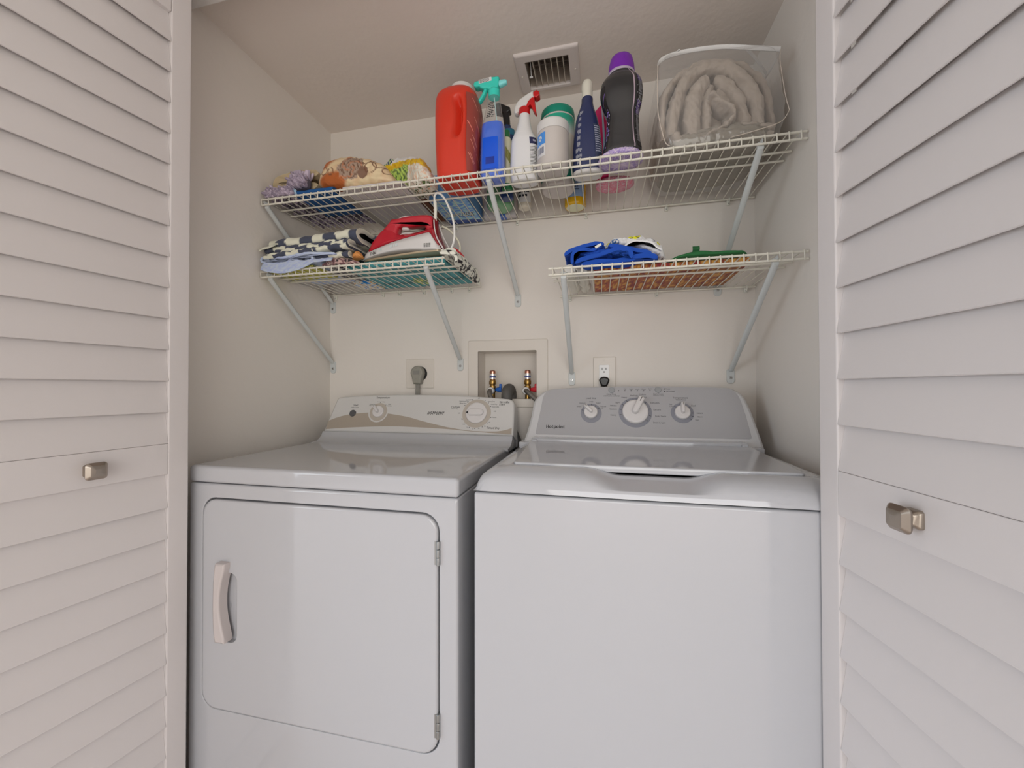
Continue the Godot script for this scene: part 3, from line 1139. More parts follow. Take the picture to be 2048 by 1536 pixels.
func brace(label: String, x: float, y_top: float, y_foot: float, xf := -1.0) -> void:
	if xf < 0.0:
		xf = x
	var t := thing("shelf_brace", label, "bracket", Vector3(xf, y_foot - 0.02, 0.0), "diagonal shelf braces")
	var g := G.new()
	var a := Vector3(x, y_top - 0.026, ZF - 0.006)
	var b := Vector3(xf, y_foot + 0.022, 0.0065)
	tube(g, [a, a.lerp(b, 0.02), a.lerp(b, 0.5), a.lerp(b, 0.95), b], 0.0078, 14, 0.0062, Vector3.RIGHT.cross(b - a).normalized(), 2.4, [0.9, 1.0, 1.0, 1.0, 0.8])
	part(t, "strut", g, M.brace)
	g = G.new()
	# hook round the lower front rod
	rbox(g, Vector3(x - 0.0075, y_top - 0.030, ZF - 0.012), Vector3(x + 0.0075, y_top - 0.013, ZF - 0.0036), 0.002, 2)
	tube(g, [Vector3(x, y_top - 0.018, ZF - 0.0085), Vector3(x, y_top - 0.0145, ZF - 0.0045), Vector3(x, y_top - 0.0150, ZF + 0.0025), Vector3(x, y_top - 0.0190, ZF + 0.0047)], 0.006, 8, 0.0009, Vector3.RIGHT)
	part(t, "hook", g, M.brace)
	g = G.new()
	var o := PackedVector2Array()
	for k in 9:
		var q := deg_to_rad(180 + k * 22.5)
		o.append(Vector2(cos(q) * 0.0112, maxf(sin(q) * 0.0112, -0.0095) - 0.010))
	o.append_array(PackedVector2Array([Vector2(0.0112, 0.022), Vector2(0.009, 0.026), Vector2(-0.009, 0.026), Vector2(-0.0112, 0.022)]))
	g.xf = Transform3D(Basis(), Vector3(xf, y_foot, 0))
	prism(g, o, 0.0002, 0.0045, 0.0012)
	part(t, "foot_plate", g, M.brace)
	g = G.new()
	disc_z(g, Vector3(xf, y_foot - 0.001, 0.0042), 0.0050, 0.0018, 16, 0.001)
	part(t, "screw", g, M.steel)
	g = G.new()
	disc_z(g, Vector3(xf, y_foot - 0.001, 0.0059), 0.0017, 0.0004, 6, 0.0001)
	part(t, "screw_slot", g, M.dark)


func shelves() -> void:
	wire_shelf("long white wire shelf across the whole closet under the ceiling", DECK, 0.004, 1.5203, 0.0083, 60, 0, 59, 0.003, 1.5203, [0.30, 0.535, 0.763, 1.003, 1.262, 1.447])
	wire_shelf("short white wire shelf over the dryer holding the iron", DECK_L, 0.004, 0.632, 0.0064, 25, 0, 24, 0.003, 0.622, [0.03, 0.235, 0.305, 0.405, 0.515, 0.583])
	wire_shelf("short white wire shelf over the washer holding folded clothes", DECK_R, 0.915, 1.5203, 0.9265, 24, 0, 23, 0.915, 1.5203, [0.948, 1.230, 1.495])
	brace("pale grey brace below the left end of the long top shelf", 0.020, DECK, 1.4150, 0.0145)
	brace("pale grey brace below the middle of the long top shelf", 0.749, DECK, 1.4065, 0.7640)
	brace("pale grey brace below the right end of the long top shelf", 1.4245, DECK, 1.4120, 1.4150)
	brace("pale grey brace below the iron shelf, against the left side wall", 0.033, DECK_L, 1.1785, 0.0160)
	brace("pale grey brace under the iron, between its shelf and the valve box", 0.5620, DECK_L, 1.1820, 0.5480)
	brace("pale grey brace between the valve box and the black-plug outlet", 0.9545, DECK_R, 1.1275, 0.9530)
	brace("pale grey brace under the clothes shelf near the right side wall", 1.4540, DECK_R, 1.1320, 1.4510)


# ------------------------------------------------------------------ fittings on wall and ceiling
func hose(g: G, pts: Array, r: float) -> void:
	var q := smooth_path(pts, 10)
	tube(g, q, r, 14)


func wall_fittings() -> void:
	# valve box: rim on the wall, tray let into it
	var t := thing("valve_box", "recessed beige washing machine valve box in the back wall", "valve box", Vector3(0.7225, 1.04, 0))
	var g := G.new()
	xy_frame(g, [0.5770, 0.8705, 1.030, 1.2725], [0.6155, 0.8300, 1.0605, 1.2320], 0.0042, 0.006, 0.003, 0.0002, -0.0005, 0.003)
	part(t, "rim", g, M.plate)
	g = G.new()
	var tray := [0.6155, 0.8300, 1.0605, 1.2320]
	var rows := [ring_xy(tray[0], tray[1], tray[2], tray[3], 0.002, 0.002, 2), ring_xy(tray[0], tray[1], tray[2], tray[3], -0.088, 0.002, 2), ring_xy(tray[0], tray[1], tray[2], tray[3], -0.09, 0.002, 2)]
	rows.reverse()
	g.grid(rows, true)
	g.fan(ring_xy(tray[0], tray[1], tray[2], tray[3], -0.0895, 0.002, 2), false)
	var back := ring_xy(tray[0], tray[1], tray[2], tray[3], -0.0892, 0.002, 2)
	g.grid([back, ring_xy(0.72, 0.721, 1.15, 1.151, -0.0892, 0.0002, 2)], true)
	part(t, "tray", g, M.plate)
	for side in 2:
		var x := 0.6615 if side == 0 else 0.7925
		var z := -0.030
		var v := thing("water_valve", "brass water valve with %s in the valve box" % ("blue handle" if side == 0 else "red handle"), "valve", Vector3(x, 1.075, z), "water valves")
		g = G.new()
		lathe(g, [Vector2(0.0095, 1.060), Vector2(0.0095, 1.082), Vector2(0.0120, 1.084), Vector2(0.0120, 1.106), Vector2(0.0095, 1.108), Vector2(0.0095, 1.112), Vector2(0.0128, 1.113), Vector2(0.0128, 1.1255), Vector2(0.0105, 1.1285), Vector2(0.0105, 1.131)], Vector3(x, 0, z), 6 * 4)
		part(v, "valve_body", g, M.brass)
		g = G.new()
		lathe(g, [Vector2(0.0105, 1.130), Vector2(0.0110, 1.1305), Vector2(0.0110, 1.160), Vector2(0.0095, 1.1635), Vector2(0.006, 1.1645)], Vector3(x, 0, z), 24)
		part(v, "hammer_arrestor", g, M.copper)
		g = G.new()
		lathe(g, [Vector2(0.0111, 1.133), Vector2(0.0113, 1.1335), Vector2(0.0113, 1.152), Vector2(0.0111, 1.1525)], Vector3(x, 0, z), 24)
		part(v, "foil_label", g, mat(alb(190, 190, 205), 0.2, 0.7))
		g = G.new()
		lathe(g, [Vector2(0.0113, 1.1375), Vector2(0.0115, 1.138), Vector2(0.0115, 1.1435), Vector2(0.0113, 1.144)], Vector3(x, 0, z), 24)
		part(v, "label_band", g, mat(alb(60, 70, 120), 0.3))
		g = G.new()
		var hx := x + 0.012
		tube(g, [Vector3(hx, 1.0935, z), Vector3(hx + 0.010, 1.0935, z), Vector3(hx + 0.022, 1.0935, z)], 0.0078, 12, 0.0085, Vector3.UP, 4.0, [0.7, 1.0, 1.0])
		rbox(g, Vector3(hx + 0.0135, 1.092, z - 0.005), Vector3(hx + 0.0225, 1.1145, z + 0.005), 0.002, 2)
		part(v, "lever", g, M.blue_plastic if side == 0 else M.red_plastic)
		g = G.new()
		# outlet turned to the front with its nut
		g.xf = Transform3D(Basis(Vector3.RIGHT, PI / 2), Vector3(x - 0.003, 1.0895, z))
		lathe(g, [Vector2(0.0115, 0.006), Vector2(0.0135, 0.008), Vector2(0.0135, 0.020), Vector2(0.0115, 0.022)], Vector3.ZERO, 24)
		part(v, "nut", g, M.white)
		g = G.new()
		if side == 0:
			hose(g, [Vector3(x - 0.003, 1.0895, z + 0.018), Vector3(x - 0.002, 1.0850, z + 0.036), Vector3(x + 0.010, 1.060, z + 0.052), Vector3(x + 0.022, 1.030, z + 0.060), Vector3(x + 0.030, 0.93, z + 0.058), Vector3(x + 0.040, 0.85, z + 0.060)], 0.0085)
		else:
			hose(g, [Vector3(x - 0.003, 1.0895, z + 0.018), Vector3(x + 0.004, 1.0870, z + 0.036), Vector3(x + 0.026, 1.070, z + 0.050), Vector3(x + 0.050, 1.045, z + 0.058), Vector3(x + 0.072, 0.98, z + 0.060), Vector3(x + 0.074, 0.92, z + 0.060)], 0.0085)
		part(v, "braided_hose", g, M.braid, "steel braided hose")
	# washer drain hose hooked into the box
	g = G.new()
	var arch := []
	for k in 13:
		var a := PI * k / 12.0
		arch.append(Vector3(0.730, 1.070 + 0.026 * sin(a), -0.004 - 0.036 * cos(a)))
	arch.push_front(Vector3(0.730, 1.0615, -0.040))
	arch.append_array([Vector3(0.731, 1.03, 0.034), Vector3(0.742, 0.97, 0.036), Vector3(0.772, 0.88, 0.030), Vector3(0.776, 0.8, 0.03)])
	tube(g, smooth_path(arch, 3), 0.0195, 16)
	single("drain_hose", "dark grey drain hose bent over into the valve box", "hose", g, mat(alb(72, 70, 68), 0.55))

	# dryer outlet and its plug
	t = thing("dryer_outlet", "square beige wall plate behind the grey dryer plug", "outlet", Vector3(0.388, 1.0995, 0))
	g = G.new()
	rbox(g, Vector3(0.3322, 1.0995, 0.0002), Vector3(0.4435, 1.2090, 0.0055), 0.002, 2)
	part(t, "cover_plate", g, M.plate)
	g = G.new()
	disc_z(g, Vector3(0.3915, 1.1535, 0.0050), 0.027, 0.0035, 32, 0.0006)
	part(t, "receptacle_face", g, M.black)
	t = thing("dryer_plug", "grey angled dryer plug in the square wall plate", "plug", Vector3(0.386, 1.115, 0.008))
	g = G.new()
	var o := PackedVector2Array()
	for k in 19:
		var a := deg_to_rad(-35 + k * 250.0 / 18)
		o.append(Vector2(0.387 + cos(a) * 0.0245, 1.1560 + sin(a) * 0.0255))
	o.append_array(PackedVector2Array([Vector2(0.3712, 1.120), Vector2(0.374, 1.1145), Vector2(0.400, 1.1145), Vector2(0.403, 1.120)]))
	prism(g, o, 0.009, 0.033, 0.006)
	part(t, "plug_body", g, M.plastic_grey)
	g = G.new()
	rbox(g, Vector3(0.3745, 1.1495, 0.0325), Vector3(0.3985, 1.1640, 0.0337), 0.0006, 2)
	disc_z(g, Vector3(0.3865, 1.1725, 0.0325), 0.0018, 0.0008, 10, 0.0002)
	disc_z(g, Vector3(0.3865, 1.1335, 0.0325), 0.0018, 0.0008, 10, 0.0002)
	part(t, "moulded_badge", g, mat(alb(108, 107, 102), 0.5))
	g = G.new()
	for k in 3:
		hose(g, [Vector3(0.3810 + k * 0.0055, 1.120, 0.020), Vector3(0.3810 + k * 0.0055, 1.09, 0.020), Vector3(0.3810 + k * 0.0055, 1.0, 0.022), Vector3(0.3810 + k * 0.0055, 0.9, 0.024)], 0.0033)
	part(t, "cord", g, mat(alb(112, 110, 104), 0.5))

	# small outlet with black plug
	t = thing("wall_outlet", "small beige wall outlet above the washer console", "outlet", Vector3(1.062, 1.09, 0))
	g = G.new()
	rbox(g, Vector3(1.0253, 1.088, 0.0002), Vector3(1.0992, 1.2040, 0.0060), 0.003, 3)
	part(t, "cover_plate", g, M.plate)
	g = G.new()
	rbox(g, Vector3(1.0445, 1.113, 0.005), Vector3(1.0780, 1.1770, 0.0078), 0.0012, 2)
	part(t, "receptacle_face", g, mat(alb(200, 198, 192), 0.3))
	g = G.new()
	for q in [[1.0545, 1.1632, 0.0011, 0.0040], [1.0672, 1.1632, 0.0011, 0.0034]]:
		box(g, Vector3(q[0] - q[2], q[1] - q[3], 0.0076), Vector3(q[0] + q[2], q[1] + q[3], 0.0080))
	disc_z(g, Vector3(1.0610, 1.1530, 0.0074), 0.0024, 0.0006, 14, 0.0001)
	part(t, "slots", g, M.black)
	g = G.new()
	disc_z(g, Vector3(1.0610, 1.1930, 0.0058), 0.0026, 0.0010, 14, 0.0004)
	part(t, "screw", g, M.plate)
	t = thing("washer_plug", "small black plug in the outlet above the washer console", "plug", Vector3(1.061, 1.10, 0.008))
	g = G.new()
	o = PackedVector2Array()
	for k in 13:
		var a := PI * k / 12.0
		o.append(Vector2(1.0612 + cos(a) * 0.0172, 1.1240 + sin(a) * 0.0125))
	o.append_array(PackedVector2Array([Vector2(1.0455, 1.119), Vector2(1.0505, 1.1085), Vector2(1.0520, 1.1040), Vector2(1.0705, 1.1040), Vector2(1.0720, 1.1085), Vector2(1.0770, 1.119)]))
	prism(g, o, 0.0085, 0.030, 0.005)
	part(t, "plug_body", g, M.black)
	g = G.new()
	hose(g, [Vector3(1.0612, 1.108, 0.02), Vector3(1.0612, 1.07, 0.021), Vector3(1.063, 1.0, 0.022), Vector3(1.065, 0.9, 0.024)], 0.0045)
	part(t, "cord", g, M.black)

	# ceiling register
	t = thing("air_vent", "white square air vent grille in the closet ceiling", "vent", Vector3(0.89, CH, 0.126))
	g = G.new()
	g.xf = Transform3D(Basis(Vector3.RIGHT, Vector3(0, 0, 1), Vector3(0, -1, 0)), Vector3(0, CH, 0))
	xy_frame(g, [0.7905, 0.9885, 0.0460, 0.2055], [0.8225, 0.9565, 0.0625, 0.1745], 0.0085, 0.004, 0.002, 0.0002, -0.012, 0.006)
	part(t, "flange", g, mat(Color(0.78, 0.715, 0.685), 0.42))
	g = G.new()
	var th := [ring_xz(0.8226, 0.9564, 0.0626, 0.1744, CH + 0.002, 0.001, 1), ring_xz(0.8226, 0.9564, 0.0626, 0.1744, CH + 0.138, 0.001, 1)]
	g.grid(th, true)
	part(t, "throat", g, mat(alb(150, 140, 130), 0.7))
	for k in 6:
		g = G.new()
		var x := 0.8450 + k * 0.01885
		rbox(g, Vector3(x - 0.0011, CH - 0.005, 0.0630), Vector3(x + 0.0011, CH + 0.016, 0.1740), 0.0008, 1)
		part(t, "fin", g, mat(alb(172, 164, 154), 0.42))
	for k in 6:
		g = G.new()
		var z := 0.075 + k * 0.0182
		g.xf = Transform3D(Basis(Vector3.RIGHT, deg_to_rad(28)), Vector3(0, CH + 0.045, z))
		rbox(g, Vector3(0.8255, -0.0006, -0.0085), Vector3(0.9540, 0.0006, 0.0085), 0.0004, 1)
		part(t, "damper_blade", g, bumps(mat(alb(120, 112, 106), 0.75), 0.05, 0.5, 0.05))
	g = G.new()
	tube(g, [Vector3(0.8365, CH + 0.030, 0.170), Vector3(0.8350, CH + 0.012, 0.140), Vector3(0.8325, CH - 0.002, 0.112)], 0.0014, 8)
	rbox(g, Vector3(0.8265, CH - 0.006, 0.1075), Vector3(0.8375, CH - 0.002, 0.1125), 0.0012, 2)
	part(t, "damper_lever", g, mat(alb(205, 200, 192), 0.4))
	for q in [Vector2(0.8045, 0.1215), Vector2(0.9752, 0.1176)]:
		g = G.new()
		g.xf = Transform3D(Basis(Vector3.RIGHT, PI), Vector3(q.x, CH - 0.0080, q.y))
		lathe(g, [Vector2(0.0032, 0), Vector2(0.0030, 0.0010), Vector2(0.0018, 0.0018)], Vector3.ZERO, 14)
		part(t, "screw", g, mat(alb(190, 182, 174), 0.35))


# ------------------------------------------------------------------ bottles
# sections [y, cx, cz, rx, rz, exponent]; equal heights make a sharp step
func sec_rings(secs: Array, per := 5, k := 48) -> Array:
	var o := []
	var m := secs.size()
	for i in m - 1:
		var a: Array = secs[i]
		var b: Array = secs[i + 1]
		var steps := 1 if absf(b[0] - a[0]) < 0.0016 else per
		for s in steps:
			o.append(_sec(secs, i, float(s) / steps, k))
	o.append(_sec(secs, m - 2, 1.0, k))
	return o


func _sec_mix(secs: Array, i: int, v: float) -> Array:
	var m := secs.size()
	var q := []
	for c in 6:
		var a: float = secs[i][c]
		var b: float = secs[i + 1][c]
		# tangents that ignore neighbours across a step
		var d0 := 0.0
		var d1 := 0.0
		var h: float = secs[i + 1][0] - secs[i][0]
		if c == 0 or absf(h) < 0.0016:
			q.append(lerpf(a, b, v))
			continue
		var s := (b - a) / h
		d0 = s
		d1 = s
		if i > 0 and secs[i][0] - secs[i - 1][0] > 0.0016:
			var sp: float = (a - secs[i - 1][c]) / (secs[i][0] - secs[i - 1][0])
			d0 = 0.0 if sp * s <= 0 else 2.0 * sp * s / (sp + s)
		if i < m - 2 and secs[i + 2][0] - secs[i + 1][0] > 0.0016:
			var sn: float = (secs[i + 2][c] - b) / (secs[i + 2][0] - secs[i + 1][0])
			d1 = 0.0 if sn * s <= 0 else 2.0 * sn * s / (sn + s)
		var v2 := v * v
		var v3 := v2 * v
		q.append((2 * v3 - 3 * v2 + 1) * a + (v3 - 2 * v2 + v) * h * d0 + (-2 * v3 + 3 * v2) * b + (v3 - v2) * h * d1)
	return q


func _sec(secs: Array, i: int, v: float, k: int) -> PackedVector3Array:
	var q := _sec_mix(secs, i, v)
	return ring_se(q[1], q[0], q[2], q[3], q[4], q[5], k)


func sec_at(secs: Array, y: float) -> Array:
	for i in secs.size() - 1:
		if y <= secs[i + 1][0] and secs[i + 1][0] > secs[i][0]:
			return _sec_mix(secs, i, clampf((y - secs[i][0]) / (secs[i + 1][0] - secs[i][0]), 0, 1))
	return secs[-1]


# patch wrapped on a bottle from angle a0 (left) to a1 (right), y1 (top) to y0; 90 degrees faces the room
func sleeve(g: G, secs: Array, y0: float, y1: float, a0: float, a1: float, off := 0.0006, nu := 20, nv := 14) -> void:
	var rows := []
	for j in nv + 1:
		var q := sec_at(secs, lerpf(y1, y0, float(j) / nv))
		var row := PackedVector3Array()
		for i in nu + 1:
			var a := deg_to_rad(lerpf(a0, a1, float(i) / nu))
			var cs := cos(a)
			var sn := sin(a)
			row.append(Vector3(q[1] + (q[3] + off) * signf(cs) * pow(absf(cs), 2.0 / q[5]), lerpf(y1, y0, float(j) / nv), q[2] + (q[4] + off) * signf(sn) * pow(absf(sn), 2.0 / q[5])))
		rows.append(row)
	# front faces look outwards
	for r in rows:
		r.reverse()
	var b := g.u.size()
	g.grid(rows)
	for i in range(b, g.u.size()):
		g.u[i].x = 1.0 - g.u[i].x


func img(w: int, h: int, c: Color) -> Image:
	var im := Image.create(w, h, false, Image.FORMAT_RGBA8)
	im.fill(c.linear_to_srgb())
	return im


func rect(im: Image, x: int, y: int, w: int, h: int, c: Color) -> void:
	im.fill_rect(Rect2i(x, y, w, h), c.linear_to_srgb())


# small print: bars of word lengths, no characters
func fine_print(im: Image, x: int, y: int, w: int, h: int, pitch: int, c: Color, upright := false) -> void:
	var v := 0
	while v + pitch <= h:
		var u := 0
		var stop := w - rng.randi_range(0, w / 3)
		while u < stop:
			var l := rng.randi_range(2, 7) * pitch / 3
			l = mini(maxi(l, 2), stop - u)
			if upright:
				rect(im, x + v, y + u, maxi(pitch * 11 / 20, 1), l, c)
			else:
				rect(im, x + u, y + v, l, maxi(pitch * 11 / 20, 1), c)
			u += l + maxi(pitch / 3, 1)
		v += pitch


func barcode(im: Image, x: int, y: int, w: int, h: int, c: Color) -> void:
	var u := 0
	while u < w:
		var l := rng.randi_range(1, 3)
		rect(im, x + u, y, mini(l, w - u), h, c)
		u += l + rng.randi_range(1, 3)


func shift(secs: Array, dx: float, dy: float, dz: float) -> Array:
	var o := []
	for s in secs:
		o.append([s[0] + dy, s[1] + dx, s[2] + dz, s[3], s[4], s[5]])
	return o


func slabpoly(g: G, pts: Array, zc: float, half: float, bev := 0.003) -> void:
	var poly := PackedVector2Array(pts)
	var old := g.xf
	g.xf = old * Transform3D(Basis(), Vector3(0, 0, zc))
	prism(g, poly, -half, half, bev, bev)
	g.xf = old


func clear_plastic(a := 0.14) -> StandardMaterial3D:
	var m := mat(Color(0.85, 0.87, 0.88), 0.08)
	m.transparency = BaseMaterial3D.TRANSPARENCY_ALPHA
	m.albedo_color.a = a
	m.cull_mode = BaseMaterial3D.CULL_DISABLED
	return m


const BASE := 1.7003      # where things stand on the long shelf


func upper_bottles() -> void:
	# red detergent jug with a moulded grip
	var t := thing("detergent_jug", "large red-orange detergent jug with moulded side grip on the long shelf", "jug", Vector3(0.641, BASE, 0.262))
	var red := mat(Color(0.78, 0.050, 0.022), 0.34)
	red.subsurf_scatter_enabled = true
	red.subsurf_scatter_strength = 0.15
	var J := [[1.7003, 0.6420, 0.262, 0.0505, 0.0500, 3.4], [1.7025, 0.6420, 0.262, 0.0570, 0.0560, 3.4], [1.7080, 0.6420, 0.262, 0.0603, 0.0580, 3.4], [1.7600, 0.6400, 0.262, 0.0625, 0.0590, 3.2], [1.8300, 0.6395, 0.262, 0.0665, 0.0580, 3.0], [1.9000, 0.6395, 0.262, 0.0675, 0.0560, 3.0], [1.9400, 0.6380, 0.261, 0.0655, 0.0540, 3.0], [1.9630, 0.6360, 0.260, 0.0605, 0.0500, 2.9], [1.9780, 0.6360, 0.258, 0.0505, 0.0420, 2.6], [1.9860, 0.6370, 0.256, 0.0375, 0.0330, 2.3], [1.9900, 0.6400, 0.254, 0.0265, 0.0290, 2.0]]
	var rings := sec_rings(J, 9, 120)
	for r in rings:
		for i in r.size():
			var q: Vector3 = r[i]
			if q.z > 0.262:
				# grip hollow: a slot down the front and a step towards the label side
				var v := clampf((q.y - 1.822) / 0.112, 0.0, 1.0)
				var xc := 0.6515 + 0.006 * sin(PI * v)
				var fade := smoothstep(1.812, 1.835, q.y) * (1.0 - smoothstep(1.918, 1.944, q.y))
				var d := (q.x - xc) / 0.0075
				var slot := exp(-d * d) * 0.030 * fade
				var right := smoothstep(0.655, 0.690, q.x) * smoothstep(1.72, 1.80, q.y) * (1.0 - smoothstep(1.93, 1.96, q.y))
				q.z -= slot + right * 0.007
				# recessed band low on the label side
				q.z -= smoothstep(0.682, 0.69, q.x) * 0.003
			r[i] = q
	var g := G.new()
	g.loft(rings)
	part(t, "jug_body", g, red)
	g = G.new()
	lathe(g, [Vector2(0.030, 1.984), Vector2(0.0355, 1.985), Vector2(0.0360, 1.987), Vector2(0.0350, 1.998), Vector2(0.0335, 2.0005), Vector2(0.0200, 2.0010)], Vector3(0.646, 0, 0.252), 40)
	part(t, "cap", g, M.white, "white screw cap")
	var im := img(128, 256, alb(140, 62, 54, 1.4))
	for k in 26:
		var x := rng.randi_range(0, 100)
		var y := rng.randi_range(10, 230)
		for s in 22:
			rect(im, x + s, y + int(s * 1.5), 2, 2, alb(190, 130, 115) if k % 3 else alb(175, 40, 36))
	g = G.new()
	var JL := shift(J, 0, 0, 0)
	sleeve(g, JL, 1.715, 1.945, 62, -70, 0.0008, 22, 18)
	part(t, "label", g, picture(im, 0.3), "dark red streaked label")

	# clear bottle of blue liquid with a teal trigger head
	t = thing("spray_bottle", "clear spray bottle half full of bright blue liquid with teal trigger head", "spray bottle", Vector3(0.744, BASE, 0.262))
	var B := [[1.7003, 0.7435, 0.262, 0.0300, 0.0250, 4.0], [1.7020, 0.7445, 0.262, 0.0330, 0.0285, 4.0], [1.712, 0.7445, 0.262, 0.0352, 0.0305, 4.0], [1.735, 0.7445, 0.262, 0.0362, 0.0305, 4.0], [1.80, 0.7445, 0.262, 0.0352, 0.0285, 3.6], [1.856, 0.7445, 0.262, 0.0335, 0.0260, 3.2],
		[1.874, 0.745, 0.262, 0.0305, 0.0235, 2.8], [1.895, 0.7455, 0.262, 0.0262, 0.0205, 2.4], [1.925, 0.7465, 0.262, 0.0215, 0.0180, 2.1], [1.950, 0.747, 0.262, 0.0165, 0.0160, 2.0], [1.958, 0.7475, 0.262, 0.0145, 0.0145, 2.0]]
	g = G.new()
	g.loft(sec_rings(B, 6, 56))
	part(t, "clear_bottle", g, clear_plastic(0.07), "clear plastic bottle")
	g = G.new()
	var L := []
	for s in B:
		if s[0] <= 1.857:
			L.append([s[0] + 0.0012, s[1], s[2], s[3] - 0.0012, s[4] - 0.0012, s[5]])
	var top := sec_at(B, 1.867)
	L.append([1.867, top[1], top[2], top[3] - 0.0012, top[4] - 0.0012, top[5]])
	g.loft(sec_rings(L, 6, 56))
	var liquid := mat(alb(2, 88, 222, 1.5), 0.05)
	liquid.clearcoat_enabled = true
	part(t, "liquid", g, liquid, "bright blue liquid")
	g = G.new()
	rod(g, Vector3(0.7475, 1.955, 0.262), Vector3(0.757, 1.868, 0.264), 0.0017)
	part(t, "dip_tube", g, mat(alb(160, 205, 215), 0.3))
	im = img(64, 64, Color(1, 1, 1))
	im.fill(Color(0, 0, 0, 0))
	fine_print(im, 8, 4, 48, 58, 6, Color(0.02, 0.02, 0.03))
	g = G.new()
	sleeve(g, B, 1.872, 1.930, 125, 62, 0.0006, 12, 8)
	var pm := picture(im, 0.4)
	pm.transparency = BaseMaterial3D.TRANSPARENCY_ALPHA_SCISSOR
	pm.alpha_scissor_threshold = 0.5
	part(t, "back_print", g, pm)
	g = G.new()
	var F := [[1.712, 0.7445, 0.262, 0.0364, 0.0317, 4.0], [1.80, 0.7445, 0.262, 0.0362, 0.0297, 3.6], [1.85, 0.7445, 0.262, 0.0350, 0.0275, 3.2]]
	im = img(96, 64, alb(4, 95, 228, 1.5))
	rect(im, 6, 0, 84, 64, alb(2, 78, 214, 1.5))
	rect(im, 34, 40, 30, 14, alb(10, 40, 130))
	sleeve(g, F, 1.725, 1.818, 118, 66, 0.0004, 10, 10)
	part(t, "label", g, picture(im, 0.12), "blue label seen through the bottle")
	g = G.new()
	im = img(64, 128, alb(120, 40, 130))
	for k in 60:
		rect(im, rng.randi_range(0, 60), rng.randi_range(0, 120), rng.randi_range(2, 9), rng.randi_range(2, 5), [alb(215, 60, 70), alb(225, 160, 60), alb(70, 60, 170), alb(60, 25, 90)][k % 4])
	sleeve(g, F, 1.715, 1.845, 205, 150, 0.0006, 8, 8)
	part(t, "front_label", g, picture(im, 0.3), "purple and orange printed label")
	var teal := mat(alb(50, 180, 165), 0.3)
	g = G.new()
	lathe(g, [Vector2(0.0150, 1.950), Vector2(0.0165, 1.9505), Vector2(0.0168, 1.969), Vector2(0.0155, 1.972), Vector2(0.011, 1.974)], Vector3(0.7475, 0, 0.262), 36)
	part(t, "collar", g, teal)
	g = G.new()
	slabpoly(g, [Vector2(0.6868, 1.9930), Vector2(0.6895, 1.9990), Vector2(0.6960, 2.0012), Vector2(0.7042, 2.0012), Vector2(0.7234, 2.0043), Vector2(0.7425, 2.0056), Vector2(0.7615, 2.0043), Vector2(0.7650, 2.002), Vector2(0.7640, 1.985), Vector2(0.7610, 1.972), Vector2(0.7340, 1.972), Vector2(0.7290, 1.9742), Vector2(0.7180, 1.9755), Vector2(0.7102, 1.9785), Vector2(0.7042, 1.9843), Vector2(0.6945, 1.9836), Vector2(0.6885, 1.9870)], 0.262, 0.0125, 0.004)
	var hd := part(t, "trigger_head", g, teal, "teal trigger head")
	g = G.new()
	tube(g, [Vector3(0.762, 1.9870, 0.262), Vector3(0.770, 1.9890, 0.262), Vector3(0.780, 1.9905, 0.262), Vector3(0.786, 1.9905, 0.262)], 0.0095, 14, 0.0085, Vector3.UP, 2.6, [1.0, 1.0, 0.85, 0.6])
	part(hd, "rear_cap", g, mat(alb(110, 190, 190), 0.25))
	g = G.new()
	tube(g, smooth_path([Vector3(0.7230, 1.9770, 0.262), Vector3(0.7165, 1.9630, 0.262), Vector3(0.7060, 1.9480, 0.262), Vector3(0.6925, 1.9375, 0.262), Vector3(0.6855, 1.9365, 0.262)], 5), 0.0048, 12, 0.0085, Vector3.BACK, 3.0)
	part(hd, "trigger", g, teal)
	g = G.new()
	g.xf = Transform3D(Basis(Vector3.BACK, deg_to_rad(4.5)), Vector3(0.7238, 1.9972, 0.2747))
	rbox(g, Vector3(-0.0195, -0.0058, 0), Vector3(0.0195, 0.0058, 0.0006), 0.0003, 1)
	var st := part(hd, "sticker", g, mat(Color(0.85, 0.85, 0.84), 0.5), "white sticker")
	g = G.new()
	g.xf = Transform3D(Basis(Vector3.BACK, deg_to_rad(4.5)), Vector3(0.7238, 1.9972, 0.2747))
	for r in 5:
		var u := -0.0165
		while u < 0.010:
			var l := rng.randf_range(0.0012, 0.0042)
			box(g, Vector3(u, -0.0048 + r * 0.0021, 0.0005), Vector3(u + l, -0.0037 + r * 0.0021, 0.00075))
			u += l + 0.0009
	part(st, "small_print", g, M.ink)

	# navy bottle with a black trigger at the back
	t = thing("spray_bottle", "navy spray bottle with black trigger head behind the blue liquid bottle", "spray bottle", Vector3(0.757, BASE, 0.152))
	var N := [[1.7003, 0.7590, 0.151, 0.0190, 0.0150, 2.6], [1.704, 0.7590, 0.151, 0.0220, 0.0175, 2.6], [1.85, 0.7590, 0.151, 0.0225, 0.0175, 2.6], [1.885, 0.7600, 0.151, 0.0230, 0.0175, 2.6], [1.900, 0.7610, 0.151, 0.0235, 0.0175, 2.6], [1.918, 0.7620, 0.151, 0.0230, 0.0170, 2.4], [1.926, 0.7605, 0.151, 0.0165, 0.0150, 2.0], [1.930, 0.7600, 0.151, 0.0130, 0.0130, 2.0], [1.936, 0.7600, 0.151, 0.0125, 0.0125, 2.0]]
	g = G.new()
	g.loft(sec_rings(N, 6, 48))
	part(t, "bottle_body", g, mat(alb(34, 52, 92), 0.25))
	g = G.new()
	sleeve(g, N, 1.900, 1.9190, 175, 5, 0.0007, 20, 4)
	part(t, "teal_shoulder_band", g, mat(alb(30, 95, 120), 0.25))
	g = G.new()
